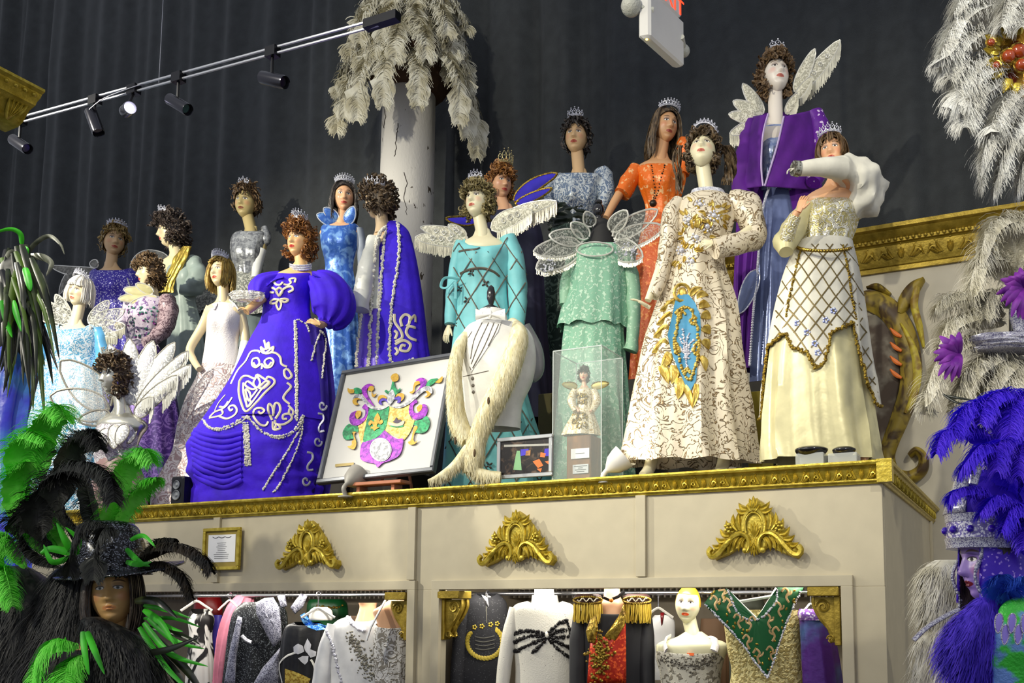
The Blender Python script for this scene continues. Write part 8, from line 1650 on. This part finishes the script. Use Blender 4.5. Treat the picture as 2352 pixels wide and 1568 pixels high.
# ------------------------------------------------------------------ white feather backpiece, right middle distance
hW = 4.3; f = Fig('feather_backpiece', 'white ostrich and marabou backpiece with purple feather tufts and silver glitter', 'costume', hW, (2330, 0.0), None, None); kW = hW / FP
g = G(); g.tube([f.p(2330, 700, .12), f.p(2330, 1900, .12)], .025, 8); g.tube([V((f.p(2330, 1900, .12).x, f.p(2330, 1900, .12).y, 0)), f.p(2330, 1900, .12)], .03, 8); f.add('stand_pole', g, BLACKM)
WHF = mat('marabou_white', S(222, 218, 204), .85, col2=S(186, 180, 158), pat='streak', scale=16, thr=.5, soft=.2, stretch=(1, 1, .5))
for pts, w_ in (([(2340, 640, 0), (2330, 560, 0), (2310, 500, -.05), (2270, 520, -.1), (2250, 600, -.12)], 56), ([(2330, 650, 0), (2290, 590, -.04), (2250, 590, -.08), (2230, 650, -.1), (2228, 700, -.1)], 54), ([(2310, 720, 0), (2240, 680, -.04), (2180, 680, -.08), (2150, 710, -.1)], 44), ([(2310, 740, 0), (2240, 720, -.05), (2180, 740, -.1), (2156, 800, -.12)], 50), ([(2310, 780, 0), (2230, 770, -.06), (2160, 820, -.1), (2130, 890, -.12), (2126, 940, -.12)], 52), ([(2320, 800, -.02), (2260, 820, -.08), (2210, 870, -.12), (2190, 940, -.14)], 56), ([(2330, 810, -.02), (2290, 840, -.1), (2260, 900, -.14), (2250, 950, -.14)], 56), ([(2340, 810, -.02), (2330, 850, -.12), (2310, 910, -.16), (2300, 960, -.16)], 56), ([(2360, 620, 0), (2370, 540, 0), (2350, 490, -.06), (2320, 520, -.1)], 52), ([(2340, 700, -.05), (2300, 670, -.1), (2270, 680, -.12), (2262, 730, -.14)], 40), ([(2350, 820, -.02), (2360, 880, -.12), (2350, 940, -.16)], 56)): FS_(pts, w_ * 1.3, WHF, h=hW, par=f.e, barbs=180, fuzz=.6, bw=.003)
g = f.loft([(770, 2240, 2420, .4), (790, 2226, 2420, .5), (806, 2240, 2420, .4)], n=30, dd=-.14, cap=True, wob=.2); f.add('glitter_bar', g, GLT, 60); g = f.loft([(680, 2326, 2420, .4), (720, 2318, 2420, .5), (765, 2330, 2420, .4)], n=30, dd=-.14, cap=True); f.add('glitter_boss', g, GLT, 60)
PF = mat('purple_feather', S(92, 16, 128), .6, col2=S(120, 40, 150), pat='streak', scale=20, thr=.5, soft=.2)
for cx_, cy_, n_, s_, a0, a1 in ((2200, 812, 13, 60, 1.6, 4.9), (2350, 660, 15, 62, 1.3, 5.0)):
    for i in range(n_):
        a = lerp(a0, a1, i / (n_ - 1)) + rq.uniform(-.15, .15); L_ = s_ * rq.uniform(.7, 1.1); Q([(cx_, cy_, -.18), (cx_ + L_ * .55 * cos(a), cy_ - L_ * .5 * sin(a), -.24), (cx_ + L_ * cos(a), cy_ - L_ * sin(a) + 8, -.22)], 20, PF, hW, f.e, 'purple_tuft')
for q in ([(2170, 908, -.2), (2210, 915, -.24), (2262, 922, -.26)], [(2166, 905, -.2), (2200, 925, -.24), (2240, 925, -.26)]): Q(q, 5, QB, hW, f.e)

# ------------------------------------------------------------------ white plumes with gilt mask, upper right
hT = 3.6; f = Fig('plumed_mask', 'gilded leaf mask ringed with long white ostrich plumes high at the right', 'mask', hT, (2400, 0.0), None, None)
g = G(); g.tube([f.p(2390, 150, .1), f.p(2390, 1900, .1)], .025, 8); g.tube([V((f.p(2390, 1900, .1).x, f.p(2390, 1900, .1).y, 0)), f.p(2390, 1900, .1)], .03, 8); f.add('stand_pole', g, BLACKM)
for pts, w_ in (([(2340, 60, 0), (2270, 10, -.02), (2200, 40, -.06), (2165, 110, -.1), (2160, 150, -.1)], 56), ([(2330, 100, 0), (2250, 70, -.03), (2190, 110, -.08), (2180, 180, -.1)], 58), ([(2330, 130, 0), (2250, 130, -.04), (2200, 190, -.1), (2204, 260, -.12)], 56), ([(2330, 170, 0), (2270, 190, -.06), (2220, 240, -.1), (2216, 290, -.12)], 52), ([(2340, 200, 0), (2300, 260, -.08), (2262, 340, -.12), (2250, 430, -.12)], 46), ([(2350, 210, 0), (2330, 280, -.1), (2300, 370, -.12), (2285, 440, -.12)], 50), ([(2340, 40, 0), (2300, -30, 0), (2230, -30, -.05), (2190, 30, -.08)], 56), ([(2350, 50, 0), (2340, -20, -.1), (2310, 0, -.16), (2300, 60, -.18)], 50), ([(2370, 50, 0), (2380, -20, -.12), (2350, 0, -.18), (2345, 60, -.2)], 50), ([(2360, 220, 0), (2370, 300, -.1), (2350, 380, -.12), (2340, 430, -.12)], 54), ([(2345, 190, -.02), (2310, 220, -.1), (2280, 280, -.14), (2290, 320, -.14)], 48), ([(2330, 150, -.02), (2262, 160, -.1), (2230, 200, -.12), (2236, 250, -.14)], 46)): FS_(pts, w_ * 1.3, OSW, h=hT, par=f.e, barbs=190, fuzz=.5, bw=.0026)
GM = mat('gilt_mask', S(168, 128, 44), .3, .5, col2=S(120, 44, 20), pat='noise', scale=14, thr=.6, soft=.05, bump=.4, bscale=30)
f.add('mask_face', f.loft([(60, 2330, 2400, .3), (90, 2300, 2410, .35), (140, 2290, 2420, .4), (190, 2306, 2420, .35), (225, 2330, 2410, .2)], n=36, dd=-.06, cap=True), GM, 60)
for (x, y, x2, y2, w_) in ((2300, 100, 2262, 80, 12), (2296, 120, 2258, 112, 12), (2296, 140, 2262, 150, 13), (2304, 160, 2276, 182, 12), (2318, 180, 2304, 214, 13), (2320, 86, 2300, 52, 12), (2336, 190, 2330, 222, 12), (2340, 80, 2334, 48, 12)): g = G(); g.leaf(f.p(x, y, -.11), f.p(x2, y2, -.1), w_ * f.k, .02, C - f.p(x, y), 6); f.add('gilt_leaf', g, GOLD)
for (x, y, r_) in ((2276, 98, 9), (2316, 130, 16), (2340, 118, 18), (2346, 150, 15), (2288, 150, 9)): g = G(); g.ball(f.p(x, y, -.14), r_ * f.k, 10, 8); f.add('amber_jewel', g, mat('amber_jewel', S(150, 60, 20), .15, coat=.8)); g = G(); g.tube([f.p(x + (r_ + 2) * cos(t), y + (r_ + 2) * sin(t), -.14) for t in [q * pi / 8 for q in range(17)]], 2.4 * f.k, 5); f.add('jewel_bezel', g, GTRIM)

# white fur costume low at the right, behind the helmet figure
hF = 3.9; f = Fig('fur_costume', 'white fur costume with silver braid standing between the cabinet side and the helmet figure', 'costume', hF, (2170, 0.0), None, None)
furmass('white_fur_top', [(1286, 2150, 2200), (1310, 2118, 2220), (1360, 2112, 2230), (1400, 2120, 2230), (1430, 2140, 2226)], 3000, .10, V((-.3, 0, -1)), 0, .7, WHF, f); furmass('white_fur_skirt', [(1430, 2130, 2230), (1470, 2106, 2240), (1540, 2096, 2250), (1640, 2090, 2260), (2000, 2080, 2270)], 3000, .12, V((-.2, 0, -1)), 0, .7, WHF, f)
g = G(); g.tube([f.p(x, y, -.16) for x, y in cr([(2098, 1470), (2130, 1440), (2180, 1410), (2226, 1390)], 5)], 8 * f.k, 8, .6); f.add('silver_braid', g, GLT)
